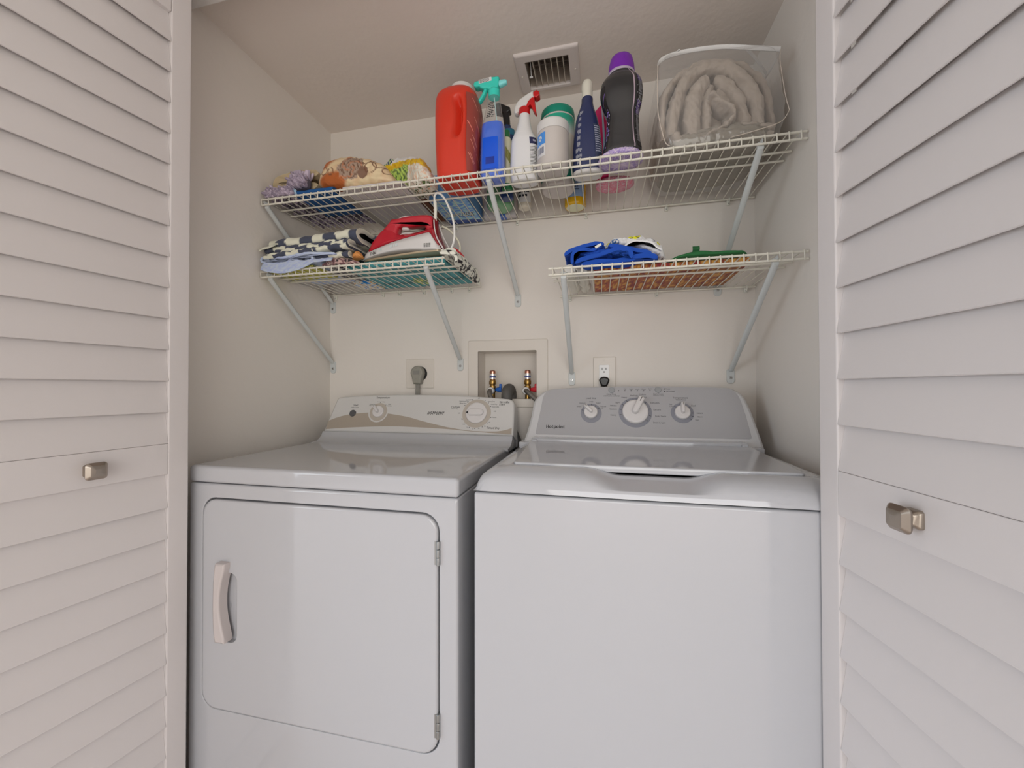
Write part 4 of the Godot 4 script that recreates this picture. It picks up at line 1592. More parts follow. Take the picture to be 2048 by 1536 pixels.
	tube(g, [Vector3(0.760, 1.934, 0.151), Vector3(0.759, 1.955, 0.151), Vector3(0.756, 1.985, 0.151)], 0.0105, 14, 0.0125, Vector3.BACK, 3.0)
	slabpoly(g, [Vector2(0.7240, 2.0080), Vector2(0.7350, 2.0100), Vector2(0.7520, 2.0015), Vector2(0.7714, 1.9905), Vector2(0.7727, 1.9795), Vector2(0.7620, 1.9730), Vector2(0.7420, 1.9760), Vector2(0.7240, 1.9820)], 0.151, 0.0125, 0.003)
	part(t, "trigger_head", g, M.black, "black trigger head")

	# olive label bottle beside it
	t = thing("bottle", "slim green bottle with cream and olive label between the blue and white spray bottles", "bottle", Vector3(0.7745, BASE, 0.206))
	var O := [[1.7003, 0.7745, 0.2060, 0.0135, 0.0135, 2.0], [1.704, 0.7745, 0.2060, 0.0172, 0.0172, 2.0], [1.80, 0.7745, 0.2060, 0.0175, 0.0175, 2.0], [1.84, 0.7735, 0.2060, 0.0160, 0.016, 2.0], [1.862, 0.7715, 0.2060, 0.0115, 0.0115, 2.0], [1.880, 0.7710, 0.2060, 0.0105, 0.0105, 2.0], [1.884, 0.7710, 0.2060, 0.009, 0.009, 2.0]]
	g = G.new()
	g.loft(sec_rings(O, 6, 40))
	part(t, "bottle_body", g, mat(alb(28, 92, 52), 0.2))
	im = img(64, 128, alb(196, 186, 160))
	for k in 20:
		for s in 16:
			rect(im, 10 + k * 3 + s, 40 + k * 4 + s * 3 - 30, 3, 3, alb(112, 112, 52) if k % 2 else alb(150, 146, 84))
	g = G.new()
	sleeve(g, O, 1.716, 1.860, 170, -20, 0.0007, 20, 12)
	part(t, "label", g, picture(im, 0.4), "cream and olive label")

	# white bottle with a red trigger head
	t = thing("spray_bottle", "white spray bottle with red and white trigger head", "spray bottle", Vector3(0.834, BASE, 0.235))
	var W := [[1.7003, 0.8350, 0.2350, 0.0330, 0.022, 3.0], [1.7025, 0.8350, 0.2350, 0.0385, 0.0265, 3.0], [1.712, 0.8345, 0.2350, 0.0410, 0.0285, 3.0], [1.745, 0.8330, 0.2350, 0.0418, 0.029, 3.0], [1.79, 0.8330, 0.2350, 0.0405, 0.028, 3.0], [1.825, 0.8325, 0.2350, 0.0375, 0.0265, 2.8], [1.842, 0.8310, 0.2350, 0.0300, 0.0235, 2.4], [1.862, 0.8315, 0.2350, 0.0225, 0.0205, 2.1], [1.885, 0.8325, 0.2350, 0.0178, 0.0178, 2.0], [1.905, 0.8332, 0.2350, 0.0150, 0.0150, 2.0]]
	rings = sec_rings(W, 8, 56)
	for r in rings:
		var y: float = r[0].y
		if y > 1.843:
			var k := 1.0 + 0.018 * sin((y - 1.843) / 0.0065 * TAU)
			for i in r.size():
				r[i] = Vector3(0.8325 + (r[i].x - 0.8325) * k, y, 0.235 + (r[i].z - 0.235) * k)
	g = G.new()
	g.loft(rings)
	part(t, "bottle_body", g, mat(alb(205, 200, 196, 1.7), 0.36))
	im = img(96, 128, alb(205, 202, 194, 1.7))
	rect(im, 2, 0, 92, 24, alb(35, 38, 70))
	rect(im, 30, 8, 40, 7, alb(150, 150, 165))
	fine_print(im, 4, 34, 90, 92, 5, alb(60, 60, 60))
	g = G.new()
	sleeve(g, W, 1.716, 1.822, 70, 8, 0.0006, 14, 12)
	part(t, "label", g, picture(im, 0.4), "label with navy block and small print")
	g = G.new()
	lathe(g, [Vector2(0.0135, 1.902), Vector2(0.0160, 1.9025), Vector2(0.0160, 1.920), Vector2(0.0145, 1.923), Vector2(0.010, 1.9235)], Vector3(0.8333, 0, 0.2350), 30)
	part(t, "collar", g, mat(Color(0.62, 0.012, 0.014), 0.3), "red collar")
	g = G.new()
	slabpoly(g, [Vector2(0.8026, 1.9133), Vector2(0.8049, 1.9269), Vector2(0.8120, 1.9390), Vector2(0.8200, 1.9470), Vector2(0.8400, 1.9580), Vector2(0.8602, 1.9665), Vector2(0.8625, 1.9479), Vector2(0.8555, 1.9455), Vector2(0.8460, 1.9370), Vector2(0.8400, 1.9240), Vector2(0.8200, 1.9220), Vector2(0.8175, 1.9120), Vector2(0.8120, 1.9065), Vector2(0.8050, 1.9085)], 0.2350, 0.0120, 0.004)
	hd = part(t, "trigger_head", g, M.white, "white trigger head")
	g = G.new()
	var hexa := []
	for k in 6:
		hexa.append(Vector2(0.8693 + cos(k * PI / 3 + PI / 6) * 0.0108, 1.9552 + sin(k * PI / 3 + PI / 6) * 0.0115))
	slabpoly(g, hexa, 0.2350, 0.0115, 0.0025)
	part(hd, "nozzle", g, mat(Color(0.62, 0.012, 0.014), 0.3), "red nozzle")
	g = G.new()
	slabpoly(g, [Vector2(0.8333, 1.9248), Vector2(0.8390, 1.9350), Vector2(0.8480, 1.9440), Vector2(0.8600, 1.9475), Vector2(0.8640, 1.9430), Vector2(0.8650, 1.9290), Vector2(0.8693, 1.9018), Vector2(0.8670, 1.9010), Vector2(0.8600, 1.9100), Vector2(0.8543, 1.9249), Vector2(0.8500, 1.9275), Vector2(0.8460, 1.9235), Vector2(0.8344, 1.9223)], 0.2350, 0.0095, 0.0006)
	part(hd, "trigger", g, mat(Color(0.62, 0.012, 0.014), 0.3), "red trigger")

	# wipes canisters
	var can := func(called_label: String, x: float, z: float, r: float, y1: float) -> Node3D:
		var c := thing("wipes_canister", called_label, "canister", Vector3(x, BASE, z), "wipes canisters")
		var gg := G.new()
		lathe(gg, [Vector2(r * 0.86, BASE), Vector2(r * 0.93, BASE + 0.001), Vector2(r * 0.985, BASE + 0.005), Vector2(r, BASE + 0.012), Vector2(r, y1 - 0.03), Vector2(r, y1 - 0.0295), Vector2(r * 0.96, y1 - 0.029), Vector2(r * 0.96, y1 - 0.01)], Vector3(x, 0, z), 48)
		part(c, "tub", gg, mat(Color(0.66, 0.61, 0.575), 0.42))
		return c
	var c1: Node3D = can.call("white wipes canister with plain white lid and blue label", 0.9205, 0.268, 0.0435, 1.838)
	g = G.new()
	lathe(g, [Vector2(0.0435, 1.811), Vector2(0.0447, 1.812), Vector2(0.0447, 1.833), Vector2(0.0430, 1.837), Vector2(0.0390, 1.8385), Vector2(0.0300, 1.8390)], Vector3(0.9205, 0, 0.268), 48)
	part(c1, "lid", g, M.white, "white lid")
	var C := [[1.7003, 0.9205, 0.268, 0.0435, 0.0435, 2.0], [1.838, 0.9205, 0.268, 0.0435, 0.0435, 2.0]]
	im = img(96, 128, Color(0.82, 0.82, 0.82))
	rect(im, 0, 0, 96, 64, alb(62, 122, 190))
	for k in 5:
		rect(im, 44 + int(10 * cos(k * 1.3)), 22 + int(12 * sin(k * 1.3)), 14, 11, Color(0.75, 0.8, 0.85))
	fine_print(im, 6, 8, 26, 50, 8, Color(0.6, 0.68, 0.78))
	barcode(im, 26, 78, 58, 34, alb(40, 50, 80))
	g = G.new()
	sleeve(g, C, 1.7350, 1.8000, 162, 112, 0.0006, 14, 4)
	part(c1, "label", g, picture(im, 0.4), "blue and white label with barcode")
	var c2: Node3D = can.call("wipes canister with green lid behind the plain white one", 0.9235, 0.165, 0.0505, 1.946)
	g = G.new()
	lathe(g, [Vector2(0.0500, 1.917), Vector2(0.0518, 1.918), Vector2(0.0518, 1.930), Vector2(0.0500, 1.940), Vector2(0.0440, 1.9445), Vector2(0.0300, 1.9460)], Vector3(0.9235, 0, 0.165), 48)
	part(c2, "lid", g, mat(alb(4, 112, 92), 0.35), "green lid")
	C = [[1.7003, 0.9235, 0.165, 0.0505, 0.0505, 2.0], [1.946, 0.9235, 0.165, 0.0505, 0.0505, 2.0]]
	im = img(128, 128, alb(190, 190, 180))
	for y in 128:
		var q := y / 128.0
		var cc := alb(30, 135, 112).lerp(alb(175, 198, 185), smoothstep(0.05, 0.28, q))
		if q > 0.28:
			cc = alb(188, 188, 178)
		if q > 0.80:
			cc = alb(4, 98, 80)
		rect(im, 0, y, 128, 1, cc)
	fine_print(im, 104, 34, 66, 20, 10, alb(20, 60, 55), true)
	g = G.new()
	sleeve(g, C, 1.722, 1.9115, 185, -30, 0.0006, 32, 6)
	part(c2, "label", g, picture(im, 0.35), "green fading label")

	# navy bottle with a pale cap
	t = thing("cleaner_bottle", "tall navy cleaner bottle with pale cap right of the canisters", "bottle", Vector3(1.016, BASE, 0.235))
	var V := [[1.7003, 1.0165, 0.2350, 0.0360, 0.0235, 2.8], [1.7025, 1.0165, 0.2350, 0.0395, 0.0265, 2.8], [1.711, 1.0160, 0.2350, 0.0412, 0.0285, 2.8], [1.76, 1.0150, 0.2350, 0.0412, 0.0285, 2.8], [1.81, 1.0140, 0.2350, 0.0378, 0.0275, 2.7], [1.86, 1.0135, 0.2350, 0.0300, 0.0250, 2.5], [1.89, 1.0140, 0.2350, 0.0210, 0.0210, 2.2], [1.910, 1.0148, 0.2350, 0.0165, 0.0180, 2.0], [1.921, 1.0150, 0.2350, 0.0160, 0.0160, 2.0], [1.926, 1.0150, 0.2350, 0.0135, 0.0135, 2.0]]
	g = G.new()
	g.loft(sec_rings(V, 6, 56))
	part(t, "bottle_body", g, mat(alb(40, 48, 84, 1.4), 0.22))
	g = G.new()
	var foot := [[1.7001, 1.0165, 0.2350, 0.0350, 0.0230, 2.8], [1.7018, 1.0165, 0.2350, 0.0400, 0.0270, 2.8], [1.7085, 1.0165, 0.2350, 0.0418, 0.0292, 2.8]]
	g.loft(sec_rings(foot, 4, 56))
	part(t, "foot", g, M.white, "white base")
	g = G.new()
	lathe(g, [Vector2(0.0135, 1.922), Vector2(0.0150, 1.9225), Vector2(0.0150, 1.944), Vector2(0.0158, 1.945), Vector2(0.0158, 1.955), Vector2(0.0155, 1.964), Vector2(0.0125, 1.9715), Vector2(0.007, 1.9750), Vector2(0.002, 1.9756)], Vector3(1.0150, 0, 0.2350), 36)
	part(t, "cap", g, mat(alb(196, 186, 174), 0.25, 0.15), "pale cap")
	im = img(96, 256, Color(1, 1, 1))
	im.fill(Color(0, 0, 0, 0))
	for r in 9:
		var w := rng.randi_range(30, 76)
		for u in range(0, w, 7):
			rect(im, 48 - w / 2 + u, 6 + r * 27 + rng.randi_range(0, 3), 4, rng.randi_range(10, 20), Color(0.62, 0.64, 0.72))
	pm = picture(im, 0.35)
	pm.transparency = BaseMaterial3D.TRANSPARENCY_ALPHA_SCISSOR
	pm.alpha_scissor_threshold = 0.5
	g = G.new()
	sleeve(g, V, 1.712, 1.880, 136, 100, 0.0007, 12, 14)
	part(t, "side_print", g, pm)
	im = img(96, 128, alb(46, 52, 74))
	fine_print(im, 6, 6, 88, 84, 7, alb(150, 152, 165))
	rect(im, 30, 96, 60, 28, alb(40, 36, 34))
	fine_print(im, 36, 100, 44, 22, 6, alb(185, 180, 150))
	g = G.new()
	sleeve(g, V, 1.716, 1.835, 66, 8, 0.0007, 14, 12)
	part(t, "label", g, picture(im, 0.3), "dark label with small print")

	# black contoured bottle with a purple cap
	t = thing("softener_bottle", "black waisted bottle with purple cap left of the bagged blanket", "bottle", Vector3(1.108, 1.7245, 0.268))
	var K := [[1.7245, 1.1080, 0.2700, 0.0440, 0.0320, 3.0], [1.7265, 1.1080, 0.2700, 0.0490, 0.0370, 3.0], [1.733, 1.1080, 0.2700, 0.0505, 0.0380, 3.0], [1.748, 1.1080, 0.2700, 0.0475, 0.0365, 2.9], [1.79, 1.1090, 0.2700, 0.0425, 0.0335, 2.8], [1.825, 1.1100, 0.2700, 0.0415, 0.0330, 2.7], [1.862, 1.1080, 0.2700, 0.0515, 0.0360, 2.7], [1.892, 1.1068, 0.2700, 0.0555, 0.0380, 2.6], [1.915, 1.1062, 0.2700, 0.0535, 0.0375, 2.6], [1.931, 1.1060, 0.2690, 0.0455, 0.0345, 2.4], [1.9385, 1.1065, 0.2690, 0.0370, 0.0310, 2.2], [1.9395, 1.1068, 0.2690, 0.0345, 0.0300, 2.0], [1.946, 1.1070, 0.2690, 0.0340, 0.0300, 2.0]]
	g = G.new()
	g.loft(sec_rings(K, 7, 64))
	var blk := mat(Color(0.016, 0.016, 0.018), 0.13)
	blk.clearcoat_enabled = true
	part(t, "bottle_body", g, blk)
	g = G.new()
	lathe(g, [Vector2(0.0340, 1.9445), Vector2(0.0350, 1.945), Vector2(0.0346, 1.951), Vector2(0.0343, 1.9515), Vector2(0.0343, 1.9475)], Vector3(1.1070, 0, 0.2690), 44, 1.0, 0.9)
	part(t, "collar_ring", g, mat(alb(150, 140, 155), 0.3))
	g = G.new()
	lathe(g, [Vector2(0.0343, 1.9500), Vector2(0.0348, 1.9505), Vector2(0.0330, 1.972), Vector2(0.0300, 1.985), Vector2(0.0285, 1.9905), Vector2(0.0255, 1.9945), Vector2(0.0200, 1.9960)], Vector3(1.1075, 0, 0.2690), 44, 1.0, 0.9)
	part(t, "cap", g, mat(alb(98, 30, 140, 1.7), 0.38), "purple measuring cap")
	g = G.new()
	sleeve(g, K, 1.729, 1.944, 64, 59.5, 0.0007, 3, 30)
	part(t, "seam_strip", g, mat(alb(150, 135, 145), 0.3))
	im = img(64, 320, Color(0.016, 0.016, 0.018))
	var spots := [[0, 40, alb(70, 45, 130)], [120, 56, alb(70, 45, 130)]]
	for s in spots:
		rect(im, 6, s[0], 50, s[1], Color(0.06, 0.03, 0.16))
	for r in 60:
		var y := r * 5 + rng.randi_range(0, 1)
		var w := rng.randi_range(20, 50)
		rect(im, 8 + rng.randi_range(0, 6), y, w, 2, Color(0.42, 0.42, 0.46))
		if r % 6 == 0:
			rect(im, 0, y, 3, 3, Color(0.7, 0.7, 0.75))
	g = G.new()
	sleeve(g, K, 1.732, 1.930, 50, 16, 0.0007, 10, 24)
	part(t, "back_print", g, picture(im, 0.25), "purple and silver small print")
	im = img(64, 256, Color(0.014, 0.014, 0.018))
	for k in 60:
		rect(im, rng.randi_range(0, 56), rng.randi_range(90, 246), rng.randi_range(3, 12), rng.randi_range(3, 10), [Color(0.16, 0.10, 0.42), Color(0.30, 0.22, 0.65), Color(0.05, 0.03, 0.15), Color(0.6, 0.55, 0.8)][k % 4])
	for k in 14:
		rect(im, 20 + k * 3, 70 - k * 3, 3, 5, Color(0.25, 0.15, 0.5))
	g = G.new()
	sleeve(g, K, 1.735, 1.905, 176, 137, 0.0007, 10, 24)
	part(t, "front_print", g, picture(im, 0.2), "violet sparkling print")

	# pink packet tucked behind
	t = thing("packet", "pink and pale blue plastic packet standing between the navy and black bottles", "packet", Vector3(1.058, 1.729, 0.160))
	g = G.new()
	var pk := [Vector2(1.038, 1.7290), Vector2(1.078, 1.7290), Vector2(1.080, 1.82), Vector2(1.076, 1.935), Vector2(1.066, 1.951), Vector2(1.050, 1.944), Vector2(1.037, 1.931)]
	slabpoly(g, pk, 0.160, 0.012, 0.005)
	part(t, "pouch", g, mat(alb(200, 30, 90), 0.22))
	g = G.new()
	slabpoly(g, [Vector2(1.0575, 1.735), Vector2(1.066, 1.735), Vector2(1.064, 1.86), Vector2(1.0585, 1.944), Vector2(1.0545, 1.9425), Vector2(1.059, 1.84)], 0.1715, 0.0012, 0.0004)
	part(t, "pale_stripe", g, mat(alb(150, 170, 215), 0.3))


# ------------------------------------------------------------------ soft things
func noise3(v: Vector3) -> float:
	return nz.get_noise_3d(v.x, v.y, v.z)


# cushion-like heap along x: stations [x, zc, half depth, y0, y1]
func blob(g: G, st: Array, amp: float, freq: Vector3, e := 2.6, per := 14, k := 72, colf = null, seed_off := 0.0, edge := 0.6) -> void:
	var rings := []
	var m := st.size()
	for i in m - 1:
		for s in per + (1 if i == m - 2 else 0):
			var v := float(s) / per
			var q := []
			for c in 5:
				var a: float = st[maxi(i - 1, 0)][c]
				var b: float = st[i][c]
				var d: float = st[i + 1][c]
				var f: float = st[mini(i + 2, m - 1)][c]
				q.append(cubic_interpolate(b, d, a, f, v))
			q[0] = lerpf(st[i][0], st[i + 1][0], v)
			var t: float = (q[0] - st[0][0]) / (st[-1][0] - st[0][0])
			var endf := pow(clampf(1.0 - pow(absf(2.0 * t - 1.0), 8.0), 0.0, 1.0), edge) * 0.97 + 0.03
			var ring := PackedVector3Array()
			var hy: float = maxf(q[4] - q[3], 0.002)
			for j in k:
				var ang := TAU * j / k
				var cs := cos(ang)
				var sn := sin(ang)
				var zz: float = q[1] + q[2] * (0.55 + 0.45 * endf) * signf(cs) * pow(absf(cs), 2.0 / e)
				var yy: float = q[3] + hy * 0.32 + (hy * 0.68 if sn > 0 else hy * 0.32) * endf * signf(sn) * pow(absf(sn), 2.0 / e)
				var p := Vector3(q[0], yy, zz)
				var nn := noise3(p * freq + Vector3.ONE * seed_off) + 0.5 * noise3(p * freq * 2.3 + Vector3.ONE * (seed_off + 9.0))
				var dir := Vector3(0, sn * 0.8, cs).normalized()
				p += dir * nn * amp * endf
				p.y = maxf(p.y, q[3] + 0.0002)
				ring.append(p)
			rings.append(ring)
	g.loft(rings, 3, colf)


# thick sheet that follows a path; along is the direction it is pulled out in (x or z)
func fold(g: G, path: Array, ht: float, e0: float, e1: float, n: int, along_x: bool, amp := 0.002, freq := 30.0, colf = null, off := 0.0, lean := 0.0, floor_y := -9.0) -> void:
	var pts := smooth_path(path, 7)
	var m := pts.size()
	var len := [0.0]
	for i in range(1, m):
		len.append(len[-1] + (pts[i] - pts[i - 1]).length())
	var outline := []
	for side in 2:
		for i0 in m:
			var i := i0 if side == 0 else m - 1 - i0
			var t: Vector2 = (pts[mini(i + 1, m - 1)] - pts[maxi(i - 1, 0)]).normalized()
			var nn := Vector2(-t.y, t.x) * (1.0 if side == 0 else -1.0)
			var endr := sqrt(clampf(minf(len[i], len[-1] - len[i]) / (ht * 1.4), 0.06, 1.0))
			outline.append([pts[i] + nn * ht * endr, len[i]])
	var rings := []
	for s in n + 1:
		var v := float(s) / n
		var e := lerpf(e0, e1, v)
		var ring := PackedVector3Array()
		var pinch := sqrt(clampf(minf(v, 1.0 - v) * absf(e1 - e0) / ht, 0.05, 1.0))
		for q in outline:
			var mid: Vector2 = q[0]
			var w := Vector3(e, q[1] * 0.55, off)
			var dy := noise3(w * freq) * amp + noise3(w * freq * 2.7 + Vector3(3, 3, 3)) * amp * 0.4
			var dd := noise3(w * freq * 0.8 + Vector3(17, 0, 5)) * amp * 1.2
			var y: float = mid.y + dy + lean * (v - 0.5)
			y = maxf(y, floor_y)
			if along_x:
				ring.append(Vector3(e, y, mid.x + dd))
			else:
				ring.append(Vector3(mid.x + dd, y, e - (1.0 - pinch) * 0.0))
		rings.append(ring)
	var cf = null
	if colf != null:
		cf = func(p: Vector3, u: float, v: float) -> Color:
			var k := mini(int(u * outline.size()), outline.size() - 1)
			return colf.call(p, outline[k][1], v)
	g.loft(rings, 3, cf)


func cloth_mat(c: Color, weave := 0.03, strength := 0.5) -> StandardMaterial3D:
	var m := bumps(mat(c, 0.85), 0.09, strength, weave)
	m.rim_enabled = true
	m.rim = 0.25
	m.rim_tint = 0.8
	return m


func cloth_vcol(weave := 0.03, strength := 0.5) -> StandardMaterial3D:
	return vcol(cloth_mat(Color.WHITE, weave, strength))


func slab_cloth(called: String, label: String, cat: String, lo: Vector3, hi: Vector3, m: Material, r := 0.006, layers := 2) -> Node3D:
	# flat folded cloth: layers joined by a fold along its front
	var t := thing(called, label, cat, Vector3((lo.x + hi.x) / 2, lo.y, (lo.z + hi.z) / 2))
	var h := (hi.y - lo.y) / layers
	var path := []
	for k in layers:
		var y := lo.y + h * (k + 0.5)
		var zs := [lo.z + h, hi.z - h]
		if k % 2 == 1:
			zs.reverse()
		path.append(Vector2(zs[0], y))
		path.append(Vector2((zs[0] + zs[1]) / 2, y))
		path.append(Vector2(zs[1], y))
		if k < layers - 1:
			var sgn := 1.0 if k % 2 == 0 else -1.0
			path.append(Vector2(zs[1] + sgn * h * 0.48, y + h * 0.5))
	var g := G.new()
	fold(g, path, h * 0.46, lo.x, hi.x, 40, true, 0.0016, 22.0, null, lo.x * 7.0, 0.0, lo.y)
	part(t, "folded_cloth", g, m)
	return t


func spongy(called: String, label: String, c0: Color, c1: Color, at: Vector3, r: Vector3) -> void:
	var rings := []
	var k := 110
	for i in 27:
		var a := PI * i / 26.0 - PI / 2
		var ring := PackedVector3Array()
		for j in k:
			var b := TAU * j / k
			var d := Vector3(pow(maxf(cos(a), 0.0), 0.6) * cos(b), signf(sin(a)) * pow(absf(sin(a)), 0.75), pow(maxf(cos(a), 0.0), 0.6) * sin(b))
			var p := at + d * r
			p += d * (noise3(p * 420.0) * 0.0022 + noise3(p * 900.0) * 0.0012)
			p.y = maxf(p.y, at.y - r.y)
			ring.append(p)
		rings.append(ring)
	var g := G.new()
	g.loft(rings, 3, func(p: Vector3, _u, _v): return c0.lerp(c1, clampf(noise3(p * 420.0) * 1.3 + 0.5, 0, 1)))
	single(called, label, "sponge", g, vcol(mat(Color.WHITE, 0.9)), "fluffy scrub sponges")


func upper_back_row() -> void:
	# tissue box lying behind the jug
	var t := thing("tissue_box", "blue tissue box behind the red-orange jug", "box", Vector3(0.573, BASE, 0.102))
	var g := G.new()
	rbox(g, Vector3(0.510, BASE, 0.012), Vector3(0.636, BASE + 0.085, 0.192), 0.0015, 2)
	part(t, "carton", g, mat(alb(92, 140, 196), 0.35))
	g = G.new()
	var under := Transform3D(Basis(Vector3.RIGHT, Vector3(0, 0, 1), Vector3(0, -1, 0)), Vector3(0, BASE, 0))
	var im := img(128, 192, alb(100, 148, 205))
	for y in 192:
		for x in range(0, 128, 4):
			var q := nz.get_noise_2d(x * 0.035, y * 0.06)
			var cc := alb(70, 122, 190).lerp(alb(150, 185, 220), clampf(q * 1.4 + 0.5, 0, 1))
			if y > 150 + x * 0.15:
				cc = alb(28, 60, 130)
			rect(im, x, y, 4, 1, cc)
	g.xf = under
	g.grid([PackedVector3Array([Vector3(0.511, 0.191, 0.0003), Vector3(0.635, 0.191, 0.0003)]), PackedVector3Array([Vector3(0.511, 0.013, 0.0003), Vector3(0.635, 0.013, 0.0003)])])
	part(t, "printed_base", g, picture(im, 0.3))
	g = G.new()
	g.xf = under
	text(g, "Kleenex", Vector3(0.5770, 0.0890, 0.0004), 0.106, 0.038, "Droid Serif", 0.02, 0.0004, 0.3)
	part(t, "lettering_shadow", g, M.ink)
	g = G.new()
	g.xf = under
	text(g, "Kleenex", Vector3(0.5760, 0.0905, 0.0007), 0.103, 0.035, "Droid Serif", 0.02, 0.0004, 0.3)
	part(t, "lettering", g, M.white, "white script lettering")

	# narrow carton against the wall
	t = thing("carton", "narrow white carton with blue stripe standing against the back wall", "box", Vector3(0.706, BASE, 0.026))
	g = G.new()
	rbox(g, Vector3(0.650, BASE, 0.0085), Vector3(0.764, BASE + 0.15, 0.0405), 0.0012, 2)
	part(t, "carton_body", g, mat(Color(0.70, 0.66, 0.68), 0.45))
	g = G.new()
	rbox(g, Vector3(0.700, BASE - 0.0004, 0.0080), Vector3(0.728, BASE + 0.151, 0.0410), 0.0006, 1)
	part(t, "blue_stripe", g, mat(alb(70, 100, 170), 0.4))

	# round green bottle seen from below
	t = thing("soap_bottle", "wide green soap bottle behind the blue liquid bottle", "bottle", Vector3(0.722, BASE, 0.090))
	g = G.new()
	var S := [[1.7003, 0.7215, 0.0895, 0.026, 0.026, 2.0], [1.7020, 0.7215, 0.0895, 0.036, 0.036, 2.0], [1.708, 0.7215, 0.0895, 0.043, 0.042, 2.0], [1.722, 0.7215, 0.0895, 0.0465, 0.0445, 2.0], [1.78, 0.7215, 0.0895, 0.0455, 0.044, 2.0], [1.82, 0.7215, 0.0895, 0.036, 0.036, 2.0], [1.845, 0.7215, 0.0895, 0.018, 0.018, 2.0]]
	g.loft(sec_rings(S, 5, 48))
	part(t, "bottle_body", g, mat(alb(96, 140, 104), 0.12))
	g = G.new()
	lathe(g, [Vector2(0.014, 1.843), Vector2(0.0165, 1.8435), Vector2(0.0155, 1.866), Vector2(0.010, 1.870)], Vector3(0.7215, 0, 0.0895), 24)
	part(t, "cap", g, mat(alb(0, 105, 80), 0.3))

	t = thing("clear_bottle", "small clear bottle behind the white spray bottle", "bottle", Vector3(0.803, BASE, 0.074))
	g = G.new()
	S = [[1.7003, 0.803, 0.074, 0.015, 0.015, 2.4], [1.703, 0.803, 0.074, 0.0205, 0.019, 2.4], [1.712, 0.803, 0.074, 0.022, 0.0205, 2.4], [1.80, 0.803, 0.074, 0.022, 0.0205, 2.4], [1.83, 0.803, 0.074, 0.011, 0.011, 2.0], [1.85, 0.803, 0.074, 0.010, 0.010, 2.0]]
	g.loft(sec_rings(S, 5, 40))
	part(t, "bottle_body", g, mat(alb(176, 170, 156), 0.08))
	g = G.new()
	im = img(64, 64, alb(205, 202, 196))
	fine_print(im, 8, 30, 50, 26, 12, alb(40, 42, 48))
	sleeve(g, S, 1.716, 1.79, 160, 20, 0.0006, 14, 4)
	part(t, "label", g, picture(im, 0.4))

	t = thing("lotion_bottle", "mustard yellow bottle with pale blue label behind the navy bottle", "bottle", Vector3(0.969, BASE, 0.046))
	g = G.new()
	S = [[1.7003, 0.969, 0.046, 0.0295, 0.0295, 2.2], [1.7015, 0.969, 0.046, 0.0325, 0.0325, 2.2], [1.708, 0.969, 0.046, 0.0350, 0.0350, 2.2], [1.80, 0.969, 0.046, 0.0350, 0.0350, 2.2], [1.84, 0.969, 0.046, 0.030, 0.030, 2.0], [1.86, 0.969, 0.046, 0.012, 0.012, 2.0]]
	g.loft(sec_rings(S, 5, 44))
	part(t, "bottle_body", g, mat(alb(205, 148, 18), 0.22))
	g = G.new()
	disc_xz(g, Vector3(0.969, 1.7002, 0.046), 0.0290)
	part(t, "pale_base", g, mat(alb(205, 190, 160), 0.4))
	g = G.new()
	im = img(64, 96, alb(130, 158, 188))
	fine_print(im, 5, 8, 54, 80, 9, alb(70, 90, 120))
	sleeve(g, S, 1.7235, 1.82, 150, 36, 0.0006, 14, 4)
	part(t, "label", g, picture(im, 0.4), "pale blue label")

	spongy("scrub_sponge", "fluffy lilac sponge under the black bottle", alb(120, 98, 160), alb(196, 176, 215), Vector3(1.104, 1.7125, 0.2740), Vector3(0.0585, 0.0118, 0.0540))
	spongy("scrub_sponge", "fluffy pink sponge behind the lilac one", alb(205, 92, 110), alb(235, 160, 170), Vector3(1.093, 1.7145, 0.1440), Vector3(0.0560, 0.0140, 0.0370))


func disc_xz(g: G, c: Vector3, r: float) -> void:
	lathe(g, [Vector2(r, -0.0003), Vector2(r, 0.0006)], c, 36)


